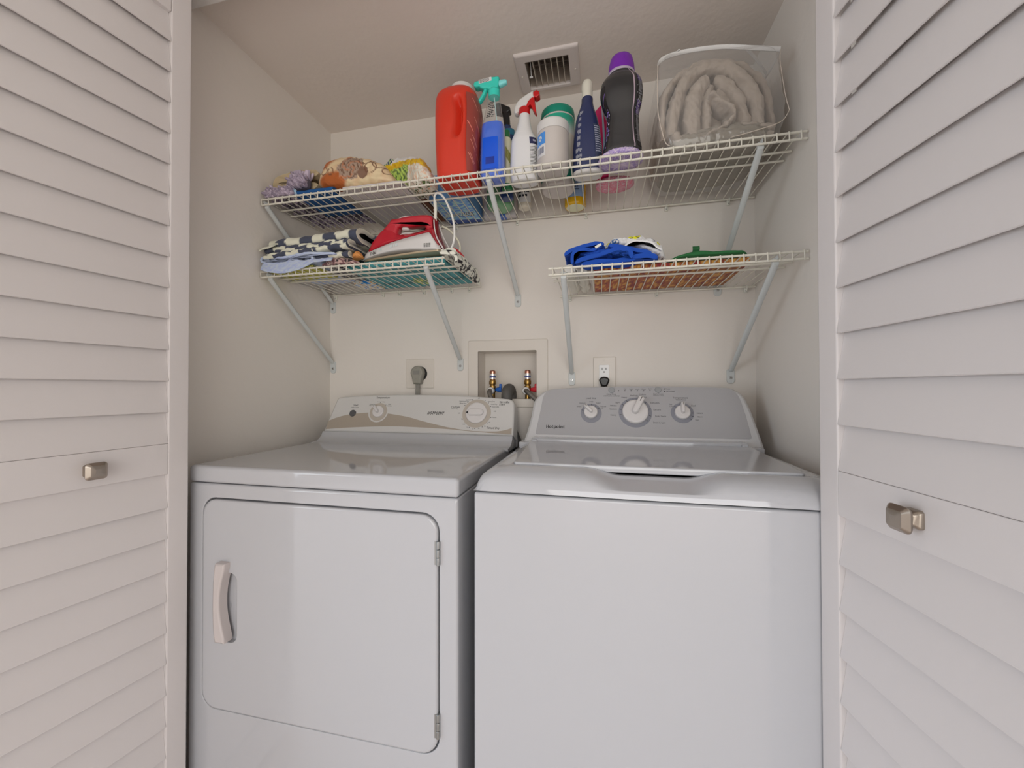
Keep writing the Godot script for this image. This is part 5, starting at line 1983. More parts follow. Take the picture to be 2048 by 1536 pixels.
func upper_cloths() -> void:
	var B := BASE + 0.0004
	# chenille mat with its tufts
	var t := thing("bath_mat", "grey-lilac chenille bath mat folded at the left end of the long shelf", "bath mat", Vector3(0.10, B, 0.2))
	var g := G.new()
	rbox(g, Vector3(0.016, B + 0.006, 0.105), Vector3(0.112, B + 0.028, 0.318), 0.010, 3)
	rbox(g, Vector3(0.016, B + 0.006, 0.090), Vector3(0.255, B + 0.028, 0.143), 0.010, 3)
	rbox(g, Vector3(0.104, B + 0.022, 0.296), Vector3(0.162, B + 0.058, 0.322), 0.011, 3)
	part(t, "mat_backing", g, cloth_mat(alb(70, 66, 76)))
	var tuft := G.new()
	var sec := []
	for i in 7:
		var a := PI * i / 6.0 - PI / 2
		var ring := PackedVector3Array()
		for j in 7:
			var b := TAU * j / 7
			var rr := 0.0036 * pow(maxf(cos(a), 0.02), 0.7)
			ring.append(Vector3(rr * cos(b), 0.008 + 0.0105 * sin(a), rr * sin(b)))
		sec.append(ring)
	tuft.loft(sec)
	var spots := []
	for k in 900:
		# faces that carry pile: front, left, underside, top bulge
		var r := rng.randf()
		var p := Vector3.ZERO
		var d := Vector3.UP
		if r < 0.28:
			p = Vector3(rng.randf_range(0.018, 0.112), rng.randf_range(B + 0.006, B + 0.026), 0.314)
			d = Vector3(rng.randf_range(-0.5, 0.5), rng.randf_range(-0.9, 0.5), 1.0)
		elif r < 0.40:
			p = Vector3(rng.randf_range(0.106, 0.160), rng.randf_range(B + 0.026, B + 0.056), 0.318)
			d = Vector3(rng.randf_range(-0.5, 0.5), rng.randf_range(-0.5, 0.8), 1.0)
		elif r < 0.50:
			p = Vector3(rng.randf_range(0.106, 0.160), B + 0.054, rng.randf_range(0.300, 0.320))
			d = Vector3(rng.randf_range(-0.5, 0.5), 1.0, rng.randf_range(-0.3, 0.6))
		elif r < 0.74:
			p = Vector3(rng.randf_range(0.018, 0.112), B + 0.018, rng.randf_range(0.10, 0.315))
			d = Vector3(rng.randf_range(-0.7, 0.7), -1.0, rng.randf_range(-0.7, 0.7))
		elif r < 0.92:
			p = Vector3(rng.randf_range(0.018, 0.252), B + 0.018, rng.randf_range(0.092, 0.143))
			d = Vector3(rng.randf_range(-0.7, 0.7), -1.0, rng.randf_range(-0.7, 0.7))
		else:
			p = Vector3(rng.randf_range(0.018, 0.250), rng.randf_range(B + 0.008, B + 0.030), 0.096)
			d = Vector3(rng.randf_range(-0.5, 0.5), rng.randf_range(-0.8, 0.3), -0.8)
		d = d.normalized()
		if d.y < -0.3:
			d.y *= 0.75
		var side := d.cross(Vector3.RIGHT if absf(d.x) < 0.8 else Vector3.FORWARD).normalized()
		var s := rng.randf_range(1.0, 1.55)
		spots.append(Transform3D(Basis(side, d, side.cross(d)).scaled(Vector3.ONE * s), p - Vector3(0.10, B, 0.2)))
	var mm := MultiMesh.new()
	mm.transform_format = MultiMesh.TRANSFORM_3D
	mm.use_colors = true
	mm.mesh = tuft.mesh()
	mm.instance_count = spots.size()
	for k in spots.size():
		var x: Transform3D = spots[k]
		# keep the pile above the wires
		var tip := x * Vector3(0, 0.019, 0)
		if tip.y < 0.0:
			x.origin.y -= tip.y
		mm.set_instance_transform(k, x)
		mm.set_instance_color(k, alb(112, 102, 118).lerp(alb(168, 156, 170), rng.randf()))
	var mi := MultiMeshInstance3D.new()
	mi.multimesh = mm
	mi.name = "pile"
	mi.material_override = vcol(cloth_mat(Color.WHITE))
	mi.set_meta("kind", "stuff")
	t.add_child(mi)

	# beige burlap folded over, on the mat
	t = thing("placemat", "beige woven burlap cloth folded over on the chenille mat", "cloth", Vector3(0.10, 1.75, 0.22))
	g = G.new()
	fold(g, [Vector2(0.174, 1.7480), Vector2(0.120, 1.7450), Vector2(0.050, 1.7475), Vector2(0.022, 1.7570), Vector2(0.018, 1.7680), Vector2(0.030, 1.7790), Vector2(0.075, 1.7880), Vector2(0.130, 1.7890), Vector2(0.176, 1.7830)], 0.0115, 0.125, 0.288, 36, false, 0.003, 16.0, func(p: Vector3, s: float, _v):
		return alb(172, 156, 126).lerp(alb(150, 134, 106), clampf(noise3(p * Vector3(60, 60, 260)) + 0.4, 0, 1)), 2.0)
	part(t, "burlap", g, cloth_vcol(0.012, 0.9))

	# blue cloth with a fringe
	t = slab_cloth("blue_cloth", "deep blue folded cloth with pale fringed edge beside the chenille mat", "cloth", Vector3(0.118, B, 0.150), Vector3(0.250, B + 0.0195, 0.318), cloth_mat(alb(26, 72, 122)), 0.006, 2)
	g = G.new()
	for k in 46:
		var z := 0.152 + k * 0.0036
		var y := B + rng.randf_range(0.003, 0.017)
		var a := Vector3(0.1190, y, z)
		tube(g, [a, a + Vector3(-0.002, rng.randf_range(-0.002, 0.004), 0.001), a + Vector3(-0.004, rng.randf_range(-0.004, 0.006), rng.randf_range(-0.002, 0.003))], 0.0007, 5)
	for k in 34:
		var y := B + 0.002 + k * 0.0005
		var a := Vector3(0.121 + rng.randf_range(0, 0.004), y, 0.3215)
		tube(g, [a, a + Vector3(-0.003, rng.randf_range(-0.001, 0.003), 0.002), a + Vector3(-0.007, rng.randf_range(-0.004, 0.006), rng.randf_range(0.0, 0.003))], 0.0007, 5)
	var fr := part(t, "fringe", g, cloth_mat(alb(150, 172, 200)), "pale blue fringe")
	fr.set_meta("kind", "stuff")

	# white linen below the patterned pillowcase
	slab_cloth("folded_sheet", "white folded sheet lying flat under the brown patterned pillowcase", "sheet", Vector3(0.285, B, 0.020), Vector3(0.478, B + 0.0105, 0.312), mat(Color(0.76, 0.71, 0.715), 0.8), 0.004, 2)
	slab_cloth("grey_cloth", "thin grey folded cloth left of the white sheet at the back", "cloth", Vector3(0.258, B, 0.022), Vector3(0.281, B + 0.010, 0.290), cloth_mat(alb(150, 144, 138)), 0.004, 2)
	slab_cloth("brown_cloth", "dark brown folded cloth squeezed between the white sheet and tissue box", "cloth", Vector3(0.482, B, 0.030), Vector3(0.506, B + 0.0125, 0.190), cloth_mat(alb(92, 58, 38)), 0.004, 2)

	# brown pillowcase with scrolls
	t = thing("pillowcase", "satin pillowcase patterned in cream, rust and grey scrolls", "pillowcase", Vector3(0.31, 1.7125, 0.25))
	g = G.new()
	var scroll := func(p: Vector3, _u, _v) -> Color:
		var q := Vector2(p.x, p.y)
		var c := alb(198, 172, 140)
		c = c.lerp(alb(178, 146, 114), clampf(noise3(p * 30.0) + 0.4, 0, 1) * 0.6)
		# rust corners
		var rust := smoothstep(0.055, 0.035, (q - Vector2(0.205, 1.822)).length()) + smoothstep(0.036, 0.024, ((q - Vector2(0.245, 1.738)) * Vector2(0.6, 1.1)).length())
		c = c.lerp(alb(150, 82, 40), clampf(rust, 0, 1))
		# grey medallion with rings
		var md := (q - Vector2(0.310, 1.772)) * Vector2(1.0, 1.15)
		md += Vector2(noise3(p * 60.0), noise3(p * 60.0 + Vector3(5, 5, 5))) * 0.006
		var r := md.length()
		if r < 0.044:
			c = alb(140, 122, 108)
			var ring := sin((r + md.angle() * 0.0022) * 620.0)
			c = c.lerp(alb(92, 66, 50), smoothstep(0.35, 0.8, ring))
			c = c.lerp(alb(168, 104, 66), smoothstep(0.75, 1.0, sin(md.angle() * 3.0 + r * 200.0)) * 0.7)
		var m2 := (q - Vector2(0.352, 1.752)) * Vector2(1.2, 1.0)
		if m2.length() < 0.020:
			c = alb(108, 82, 66)
		# scroll lines
		for s in [[0.400, 1.782, 0.020], [0.355, 1.800, 0.022], [0.425, 1.755, 0.014], [0.215, 1.772, 0.012], [0.240, 1.768, 0.010], [0.375, 1.765, 0.018]]:
			var d := absf((q - Vector2(s[0], s[1])).length() - s[2])
			c = c.lerp(alb(96, 62, 44), smoothstep(0.0022, 0.0008, d))
		return c
	blob(g, [[0.184, 0.276, 0.030, 1.7220, 1.790], [0.222, 0.276, 0.040, 1.7215, 1.817], [0.290, 0.276, 0.042, 1.7135, 1.822], [0.350, 0.276, 0.041, 1.7125, 1.808], [0.400, 0.276, 0.038, 1.7125, 1.785], [0.442, 0.276, 0.030, 1.7125, 1.752]], 0.0035, Vector3(20, 26, 10), 2.4, 22, 110, scroll, 1.0, 0.45)
	part(t, "satin", g, vcol(bumps(mat(Color.WHITE, 0.42), 0.03, 0.15, 0.1)))

	# floral cloth
	t = thing("floral_cloth", "crumpled white cloth with yellow, lime and pink floral print left of the jug", "cloth", Vector3(0.45, 1.73, 0.2))
	g = G.new()
	var floral := func(p: Vector3, _u, _v) -> Color:
		var x := p.x
		var y := p.y
		var w := noise3(p * 40.0) * 0.008
		var c := alb(214, 204, 186)
		if x < 0.385 and y > 1.815:
			var s := sin((x + y * 0.4 + w) * 420.0)
			c = alb(95, 130, 48) if s > 0.45 else (alb(46, 62, 82) if s < -0.4 else alb(196, 190, 170))
		# yellow band running down to the right
		var band := y + w - (1.826 - maxf(x - 0.44, 0.0) * 0.55 - maxf(0.44 - x, 0.0) * 0.25)
		if absf(band) < 0.0125 and x > 0.36:
			c = alb(208, 158, 24).lerp(alb(160, 116, 18), clampf(noise3(p * 90.0) + 0.3, 0, 1))
		elif band < -0.0125:
			if x < 0.462 + w:
				var s := sin((y * 1.4 - x * 0.6 + w) * 520.0)
				c = alb(158, 182, 88) if s > -0.35 else alb(70, 96, 52)
			else:
				c = alb(222, 192, 178).lerp(alb(206, 150, 120), clampf(noise3(p * 110.0) * 2.0, 0, 1))
		if y < 1.716 and noise3(p * 55.0) > 0.22:
			c = alb(60, 76, 40)
		return c
	blob(g, [[0.330, 0.165, 0.050, 1.7800, 1.852], [0.375, 0.165, 0.062, 1.7170, 1.860], [0.430, 0.166, 0.064, 1.7150, 1.862], [0.472, 0.190, 0.062, 1.7150, 1.842], [0.505, 0.240, 0.044, 1.7015, 1.808], [0.530, 0.256, 0.044, 1.7010, 1.788], [0.562, 0.262, 0.036, 1.7010, 1.750]], 0.008, Vector3(26, 30, 14), 2.3, 22, 110, floral, 4.0, 0.4)
	part(t, "crumpled_cloth", g, cloth_vcol(0.03, 0.35))


# ------------------------------------------------------------------ blanket in its bag
func plush(g: G, path: Array, ra: float, zb: float, zf: float, taper_end := 0.75) -> void:
	var pts := []
	for q in path:
		pts.append(Vector3(q.x, q.y, 0))
	pts = smooth_path(pts, 10)
	var m := pts.size()
	var rings := []
	var k := 56
	for i in m:
		var t: Vector3 = (pts[mini(i + 1, m - 1)] - pts[maxi(i - 1, 0)]).normalized()
		var s := Vector3(-t.y, t.x, 0)
		var v := float(i) / (m - 1)
		var f := lerpf(1.0, taper_end, pow(absf(2.0 * v - 1.0), 6.0))
		var ring := PackedVector3Array()
		for j in k:
			var a := TAU * j / k
			var cs := cos(a)
			var sn := sin(a)
			var p: Vector3 = pts[i] + s * ra * f * signf(cs) * pow(absf(cs), 0.8)
			p.z = (zb + zf) / 2 + (zf - zb) / 2 * signf(sn) * pow(absf(sn), 0.36)
			var dir := (s * cs + Vector3(0, 0, sn)).normalized()
			p += dir * (noise3(p * Vector3(34, 34, 20)) * 0.006 + noise3(p * Vector3(90, 90, 60)) * 0.0022)
			ring.append(p)
		rings.append(ring)
	g.loft(rings)


func blanket_bag() -> void:
	var t := thing("blanket", "rolled grey plush blanket inside a clear zipped bag", "blanket", Vector3(1.345, BASE, 0.19))
	var fur := bumps(mat(alb(156, 144, 132, 1.4), 0.95), 0.06, 0.9, 0.06)
	fur.rim_enabled = true
	fur.rim = 0.7
	fur.rim_tint = 0.6
	var g := G.new()
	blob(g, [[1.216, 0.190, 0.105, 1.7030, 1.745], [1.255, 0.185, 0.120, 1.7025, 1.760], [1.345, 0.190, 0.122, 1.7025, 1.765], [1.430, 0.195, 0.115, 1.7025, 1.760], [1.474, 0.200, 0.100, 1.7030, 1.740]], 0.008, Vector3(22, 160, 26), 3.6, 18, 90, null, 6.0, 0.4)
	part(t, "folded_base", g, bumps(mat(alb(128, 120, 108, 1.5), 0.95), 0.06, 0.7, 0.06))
	var folds := [
		[[Vector2(1.212, 1.745), Vector2(1.212, 1.846), Vector2(1.231, 1.890), Vector2(1.262, 1.917), Vector2(1.317, 1.936), Vector2(1.373, 1.926), Vector2(1.416, 1.902), Vector2(1.444, 1.868), Vector2(1.462, 1.804), Vector2(1.470, 1.745)], 0.013, 0.070, 0.285],
		[[Vector2(1.228, 1.745), Vector2(1.238, 1.815), Vector2(1.254, 1.866), Vector2(1.280, 1.900), Vector2(1.317, 1.914), Vector2(1.360, 1.906), Vector2(1.392, 1.880), Vector2(1.418, 1.840), Vector2(1.431, 1.795), Vector2(1.434, 1.745)], 0.0195, 0.070, 0.306],
		[[Vector2(1.283, 1.735), Vector2(1.281, 1.785), Vector2(1.284, 1.830), Vector2(1.294, 1.862), Vector2(1.315, 1.880)], 0.024, 0.075, 0.304],
		[[Vector2(1.318, 1.735), Vector2(1.316, 1.785), Vector2(1.318, 1.830), Vector2(1.326, 1.870)], 0.016, 0.070, 0.292],
		[[Vector2(1.335, 1.884), Vector2(1.364, 1.864), Vector2(1.386, 1.829), Vector2(1.402, 1.777), Vector2(1.408, 1.735)], 0.020, 0.075, 0.296],
		[[Vector2(1.345, 1.862), Vector2(1.362, 1.835), Vector2(1.372, 1.800), Vector2(1.380, 1.745)], 0.017, 0.075, 0.284],
		[[Vector2(1.321, 1.836), Vector2(1.340, 1.818), Vector2(1.366, 1.795), Vector2(1.374, 1.773), Vector2(1.356, 1.752), Vector2(1.326, 1.738), Vector2(1.300, 1.726)], 0.0085, 0.090, 0.316],
		[[Vector2(1.235, 1.752), Vector2(1.247, 1.735), Vector2(1.262, 1.722)], 0.015, 0.090, 0.305],
		[[Vector2(1.360, 1.742), Vector2(1.400, 1.750), Vector2(1.440, 1.742), Vector2(1.466, 1.735)], 0.012, 0.080, 0.304],
		[[Vector2(1.330, 1.722), Vector2(1.380, 1.724), Vector2(1.430, 1.722), Vector2(1.462, 1.720)], 0.0105, 0.080, 0.302]]
	for f in folds:
		g = G.new()
		plush(g, f[0], f[1], f[2], f[3])
		part(t, "blanket_fold", g, fur)
	# core that closes the roll from behind
	g = G.new()
	rbox(g, Vector3(1.235, 1.735, 0.085), Vector3(1.440, 1.895, 0.255), 0.03, 4)
	part(t, "blanket_core", g, fur)

	var b := thing("storage_bag", "clear plastic zipped bag with white piping around the grey blanket", "bag", Vector3(1.345, BASE, 0.19))
	g = G.new()
	var rings := []
	for i in 29:
		var v := i / 28.0
		var y := lerpf(1.7008, 1.957, v)
		var bul := pow(sin(PI * clampf(v, 0.0, 1.0)), 0.35)
		var xl := lerpf(1.212, 1.194, smoothstep(0.0, 0.35, v))
		var xr := 1.478 + 0.010 * sin(PI * clampf(v * 1.6, 0, 1)) - 0.004 * v
		var ring := PackedVector3Array()
		for q in ring_xz(xl + (1.0 - bul) * 0.010, xr - (1.0 - bul) * 0.010, 0.050 + (1.0 - bul) * 0.015, 0.321 - (1.0 - bul) * 0.012, y, 0.022, 10):
			var w := q
			# the top sags to the right
			w.y -= smoothstep(0.6, 1.0, v) * (smoothstep(1.38, 1.48, q.x) * 0.032 + smoothstep(1.25, 1.19, q.x) * 0.012)
			w += Vector3(noise3(w * 30.0) * 0.004, 0, noise3(w * 24.0 + Vector3(7, 7, 7)) * 0.004)
			ring.append(w)
		rings.append(ring)
	# denser rows along the straight sides give the film room to crinkle
	g.loft(rings)
	var film := clear_plastic(0.10)
	film.roughness = 0.07
	film.normal_enabled = true
	part(b, "film", g, bumps(film, 0.012, 0.9, 0.20))
	g = G.new()
	tube(g, smooth_path([Vector3(1.196, 1.930, 0.305), Vector3(1.200, 1.940, 0.302), Vector3(1.214, 1.951, 0.300), Vector3(1.248, 1.9590, 0.298), Vector3(1.305, 1.9590, 0.298), Vector3(1.362, 1.9530, 0.298), Vector3(1.417, 1.9390, 0.299), Vector3(1.478, 1.9215, 0.302)], 6), 0.0012, 8, 0.0052, Vector3(0, 0.8, 0.6))
	part(b, "zipper", g, mat(Color(0.80, 0.79, 0.77), 0.35), "white zipper tape")
	g = G.new()
	tube(g, [Vector3(1.244, 1.961, 0.301), Vector3(1.247, 1.9635, 0.303), Vector3(1.250, 1.961, 0.304)], 0.0017, 8)
	part(b, "zipper_pull", g, mat(Color(0.7, 0.69, 0.67), 0.3))
	for path in [
		[Vector3(1.478, 1.921, 0.302), Vector3(1.476, 1.880, 0.308), Vector3(1.481, 1.800, 0.318), Vector3(1.488, 1.757, 0.322)],
		[Vector3(1.488, 1.757, 0.322), Vector3(1.468, 1.730, 0.325), Vector3(1.415, 1.717, 0.325), Vector3(1.360, 1.709, 0.322)],
		[Vector3(1.196, 1.932, 0.305), Vector3(1.194, 1.850, 0.310), Vector3(1.197, 1.790, 0.312), Vector3(1.211, 1.724, 0.316), Vector3(1.222, 1.712, 0.316)]]:
		g = G.new()
		tube(g, smooth_path(path, 8), 0.0010, 8)
		part(b, "piping", g, mat(alb(172, 162, 152), 0.2))
	g = G.new()
	tube(g, smooth_path([Vector3(1.400, 1.9460, 0.299), Vector3(1.440, 1.938, 0.26), Vector3(1.478, 1.926, 0.22)], 6), 0.0011, 8, 0.006, Vector3(0.2, 1, 0))
	tube(g, smooth_path([Vector3(1.478, 1.9215, 0.302), Vector3(1.481, 1.921, 0.25), Vector3(1.479, 1.926, 0.15)], 6), 0.0011, 8, 0.006, Vector3(0.2, 1, 0))
	part(b, "top_seam", g, mat(Color(0.78, 0.76, 0.74), 0.35))



# ------------------------------------------------------------------ shelf over the dryer
func left_shelf_things() -> void:
	var B := DECK_L + 0.0019
	# teal beach towel under the iron
	var t := thing("beach_towel", "teal beach towel with yellow and green print under the iron", "towel", Vector3(0.44, B, 0.15))
	var g := G.new()
	var teal := func(p: Vector3, s: float, _v) -> Color:
		var c := alb(60, 128, 134)
		if absf(p.z - 0.095 - (p.x - 0.4) * 0.1) < 0.006:
			c = alb(22, 72, 76)
		var d := Vector2(p.x - 0.44, (p.z - 0.10) * 1.0)
		if d.length() < 0.035 and noise3(p * 75.0) > -0.12:
			c = alb(176, 178, 92) if noise3(p * 120.0) > 0.0 else alb(52, 92, 60)
		if p.z < 0.028 and p.x > 0.30 and p.x < 0.50 and noise3(p * 60.0) > -0.2:
			c = alb(190, 120, 50) if noise3(p * 160.0) > -0.1 else alb(80, 70, 50)
		return c
	fold(g, [Vector2(0.024, B + 0.0060), Vector2(0.15, B + 0.0060), Vector2(0.262, B + 0.0060), Vector2(0.272, B + 0.0115), Vector2(0.262, B + 0.0170), Vector2(0.15, B + 0.0170), Vector2(0.04, B + 0.0170)], 0.0053, 0.270, 0.600, 110, true, 0.0012, 20.0, teal, 3.0, 0.0, B)
	part(t, "folded_towel", g, cloth_vcol(0.02, 0.6))

	# black and white end of another towel
	t = thing("towel", "black and white patterned towel end hanging past the right end of the iron shelf", "towel", Vector3(0.63, B, 0.18))
	g = G.new()
	var bw := func(p: Vector3, s: float, v: float) -> Color:
		var n := noise3(p * Vector3(46, 46, 60))
		return alb(28, 27, 28) if n > 0.12 else alb(205, 195, 178)
	for k in 3:
		fold(g, [Vector2(0.604, B + 0.030 - k * 0.009), Vector2(0.625, B + 0.031 - k * 0.0095), Vector2(0.640 + k * 0.003, B + 0.022 - k * 0.008), Vector2(0.643 + k * 0.004, B + 0.004 - k * 0.006), Vector2(0.641 + k * 0.003, B - 0.016)], 0.0042, 0.075 + k * 0.02, 0.300 + k * 0.012, 34, false, 0.006, 38.0, bw, k * 5.0)
	part(t, "towel_folds", g, cloth_vcol(0.02, 0.6))
	t = thing("red_cloth", "small red cloth tucked between the iron and the black and white towel", "cloth", Vector3(0.612, B + 0.03, 0.2))
	g = G.new()
	blob(g, [[0.598, 0.200, 0.040, B + 0.0345, B + 0.044], [0.613, 0.200, 0.055, B + 0.0345, B + 0.060], [0.630, 0.200, 0.036, B + 0.0345, B + 0.046]], 0.003, Vector3(60, 60, 40), 2.4, 10, 40)
	part(t, "crumpled_cloth", g, cloth_mat(alb(190, 40, 48)))

	# lime cloth poking out below the pale blue one
	slab_cloth("lime_cloth", "thin lime green cloth poking out under the pale blue folded cloth", "cloth", Vector3(0.012, B, 0.205), Vector3(0.190, B + 0.0056, 0.3275), cloth_mat(alb(162, 160, 74)), 0.004, 2)

	# white printed cloth, black striped cloth
	t = thing("printed_cloth", "white cloth with blue and orange print lying left of the teal towel", "cloth", Vector3(0.23, B, 0.07))
	g = G.new()
	var prt := func(p: Vector3, _s, _v) -> Color:
		var c := alb(200, 194, 184)
		var n := noise3(p * Vector3(40, 10, 70))
		if n > 0.18:
			c = alb(46, 116, 178)
		elif n < -0.24:
			c = alb(205, 150, 100)
		return c
	fold(g, [Vector2(0.030, B + 0.0050), Vector2(0.08, B + 0.0050), Vector2(0.108, B + 0.0055), Vector2(0.112, B + 0.0105), Vector2(0.10, B + 0.0150), Vector2(0.04, B + 0.0150)], 0.0045, 0.185, 0.266, 40, true, 0.0012, 30.0, prt, 5.0, 0.0, B)
	part(t, "folded_cloth", g, cloth_vcol())
	t = thing("striped_cloth", "black cloth with thin white stripes sagging at the front of the iron shelf", "cloth", Vector3(0.25, B, 0.2))
	g = G.new()
	var thin := func(p: Vector3, _s, _v) -> Color:
		var s := sin((p.x * 0.8 + p.z * 0.6 + noise3(p * 30.0) * 0.004) * 760.0)
		return alb(176, 172, 170) if s > 0.72 else alb(36, 36, 44)
	blob(g, [[0.200, 0.215, 0.030, B, B + 0.010], [0.225, 0.222, 0.072, B, B + 0.022], [0.255, 0.222, 0.085, B, B + 0.0235], [0.268, 0.225, 0.060, B, B + 0.012]], 0.003, Vector3(50, 50, 40), 2.6, 22, 70, thin)
	part(t, "crumpled_cloth", g, cloth_vcol())
	t = thing("rosy_cloth", "dusky pink and brown cloth bunched under the striped towel beside the iron tip", "cloth", Vector3(0.26, B, 0.3))
	g = G.new()
	var rosy := func(p: Vector3, _s, _v) -> Color:
		var n := noise3(p * 70.0)
		return alb(96, 66, 70) if n > 0.1 else (alb(166, 140, 134) if n > -0.25 else alb(40, 34, 38))
	blob(g, [[0.215, 0.316, 0.008, B + 0.0005, B + 0.012], [0.250, 0.314, 0.014, B + 0.0005, B + 0.024], [0.300, 0.312, 0.014, B + 0.0005, B + 0.022], [0.345, 0.314, 0.010, B + 0.0005, B + 0.010]], 0.002, Vector3(60, 60, 60), 2.4, 14, 44, rosy)
	part(t, "crumpled_cloth", g, cloth_vcol())
	t = thing("orange_cloth", "small orange-brown cloth between the striped towel and iron tip", "cloth", Vector3(0.335, 1.50, 0.285))
	g = G.new()
	blob(g, [[0.300, 0.290, 0.014, B + 0.0240, B + 0.032], [0.325, 0.298, 0.018, B + 0.0240, B + 0.046], [0.343, 0.300, 0.010, B + 0.0240, B + 0.034]], 0.003, Vector3(70, 70, 70), 2.2, 12, 40)
	part(t, "crumpled_cloth", g, cloth_mat(alb(176, 120, 66)))

	# pale blue folded cloth, draped over the front lip
	t = thing("blue_towel", "pale blue folded cloth draped over the front left lip of the iron shelf", "cloth", Vector3(0.14, B, 0.25))
	g = G.new()
	var pale := func(p: Vector3, _s, _v): return alb(164, 174, 204).lerp(alb(142, 154, 188), clampf(noise3(p * 130.0) * 1.5 + 0.4, 0, 1))
	fold(g, [Vector2(0.276, 1.5020), Vector2(0.215, 1.5090), Vector2(0.150, 1.5120), Vector2(0.085, 1.5040), Vector2(0.030, 1.5100), Vector2(0.013, 1.5060), Vector2(0.0125, 1.4980), Vector2(0.030, 1.4900), Vector2(0.070, 1.4850), Vector2(0.130, 1.4880), Vector2(0.172, 1.4980), Vector2(0.190, 1.5010), Vector2(0.197, 1.4940), Vector2(0.186, 1.4850)], 0.0034, 0.120, 0.3400, 34, false, 0.0012, 22.0, pale, 1.0)
	fold(g, [Vector2(0.192, 1.4880), Vector2(0.150, 1.4820), Vector2(0.070, 1.4830), Vector2(0.020, 1.4880)], 0.0042, 0.120, 0.3360, 30, false, 0.0012, 22.0, pale, 2.0)
	# front flap
	var rows := []
	for layer in 2:
		for i in 13:
			var v := i / 12.0 if layer == 0 else 1.0 - i / 12.0
			var row := PackedVector3Array()
			for j in 41:
				var u := j / 40.0
				var x := lerpf(0.016, 0.268, u)
				var drop := 0.012 + 0.024 * pow(maxf(sin(PI * clampf(u * 1.25 + 0.08, 0, 1)), 0.0), 0.8)
				var y := 1.4880 + 0.004 * u - v * drop
				row.append(Vector3(x, y + noise3(Vector3(x * 30, v, 2)) * 0.0015, 0.3375 + 0.0065 * sin(v * PI * 0.5) + (0.0022 if layer == 0 else 0.0) + noise3(Vector3(x * 25, v * 2, 9)) * 0.001))
			rows.append(row)
	g.grid(rows, false, pale)
	part(t, "folded_cloth", g, cloth_vcol(0.015, 0.6))

	# navy and cream striped towel in loose folds
	t = thing("striped_towel", "navy and cream broad-striped towel loosely folded left of the iron", "towel", Vector3(0.2, 1.52, 0.22))
	var stripe := func(x: float, skew: float, ph: float) -> Color:
		var s := fposmod((x + skew + ph) / 0.088, 1.0)
		return alb(58, 62, 78) if s < 0.5 else alb(206, 192, 172)
	var lay := [
		# path in (z, y), x range, wave, stripe phase
		[[Vector2(0.135, 1.5480), Vector2(0.240, 1.5500), Vector2(0.295, 1.5500), Vector2(0.316, 1.5570), Vector2(0.311, 1.5690), Vector2(0.275, 1.5790), Vector2(0.20, 1.5800), Vector2(0.14, 1.5780)], 0.0075, 0.024, 0.334, 0.0035, 18.0, 0.012, 0.012],
		[[Vector2(0.150, 1.5355), Vector2(0.240, 1.5350), Vector2(0.305, 1.5345), Vector2(0.326, 1.5380), Vector2(0.322, 1.5440), Vector2(0.295, 1.5450)], 0.0042, 0.012, 0.300, 0.0036, 26.0, 0.055, 0.010],
		[[Vector2(0.150, 1.5280), Vector2(0.260, 1.5270), Vector2(0.318, 1.5250), Vector2(0.334, 1.5300), Vector2(0.326, 1.5370), Vector2(0.300, 1.5370)], 0.0040, 0.060, 0.318, 0.0052, 30.0, 0.020, 0.012],
		[[Vector2(0.150, 1.5210), Vector2(0.270, 1.5195), Vector2(0.326, 1.5170), Vector2(0.339, 1.5210), Vector2(0.330, 1.5270)], 0.0038, 0.030, 0.314, 0.0046, 28.0, 0.070, 0.014],
		[[Vector2(0.160, 1.5150), Vector2(0.280, 1.5130), Vector2(0.330, 1.5110), Vector2(0.3405, 1.5150), Vector2(0.332, 1.5190)], 0.0034, 0.022, 0.200, 0.0030, 28.0, 0.000, 0.014],
		[[Vector2(0.160, 1.5120), Vector2(0.270, 1.5060), Vector2(0.318, 1.4990), Vector2(0.328, 1.5030), Vector2(0.318, 1.5130)], 0.0040, 0.205, 0.312, 0.0050, 30.0, 0.035, 0.004]]
	for l in lay:
		g = G.new()
		var ph: float = l[6]
		fold(g, l[0], l[1], l[2], l[3], 70, true, l[4], l[5], func(p: Vector3, s: float, _v): return stripe.call(p.x + noise3(p * 14.0) * 0.010, s * 0.16, ph), ph * 90.0, l[7])
		part(t, "towel_fold", g, cloth_vcol(0.012, 0.7))
	g = G.new()
	fold(g, [Vector2(0.295, 1.5580), Vector2(0.320, 1.5510), Vector2(0.340, 1.5400), Vector2(0.347, 1.5330)], 0.0026, 0.008, 0.060, 14, true, 0.003, 40.0, func(_p, _s, _v): return alb(206, 192, 172), 7.0, 0.010)
	part(t, "towel_corner", g, cloth_vcol(0.012, 0.7))
	g = G.new()
	# navy fold that rises at the right, in front of the iron
	fold(g, [Vector2(0.340, 1.5080), Vector2(0.368, 1.5220), Vector2(0.400, 1.5480), Vector2(0.416, 1.5700), Vector2(0.385, 1.5860), Vector2(0.318, 1.5900)], 0.0065, 0.110, 0.222, 30, false, 0.003, 22.0, func(p: Vector3, s: float, _v): return alb(64, 68, 82) if s < 0.06 or s > 0.105 else alb(206, 192, 172), 12.0)
	part(t, "towel_fold", g, cloth_vcol(0.012, 0.7))

	iron()


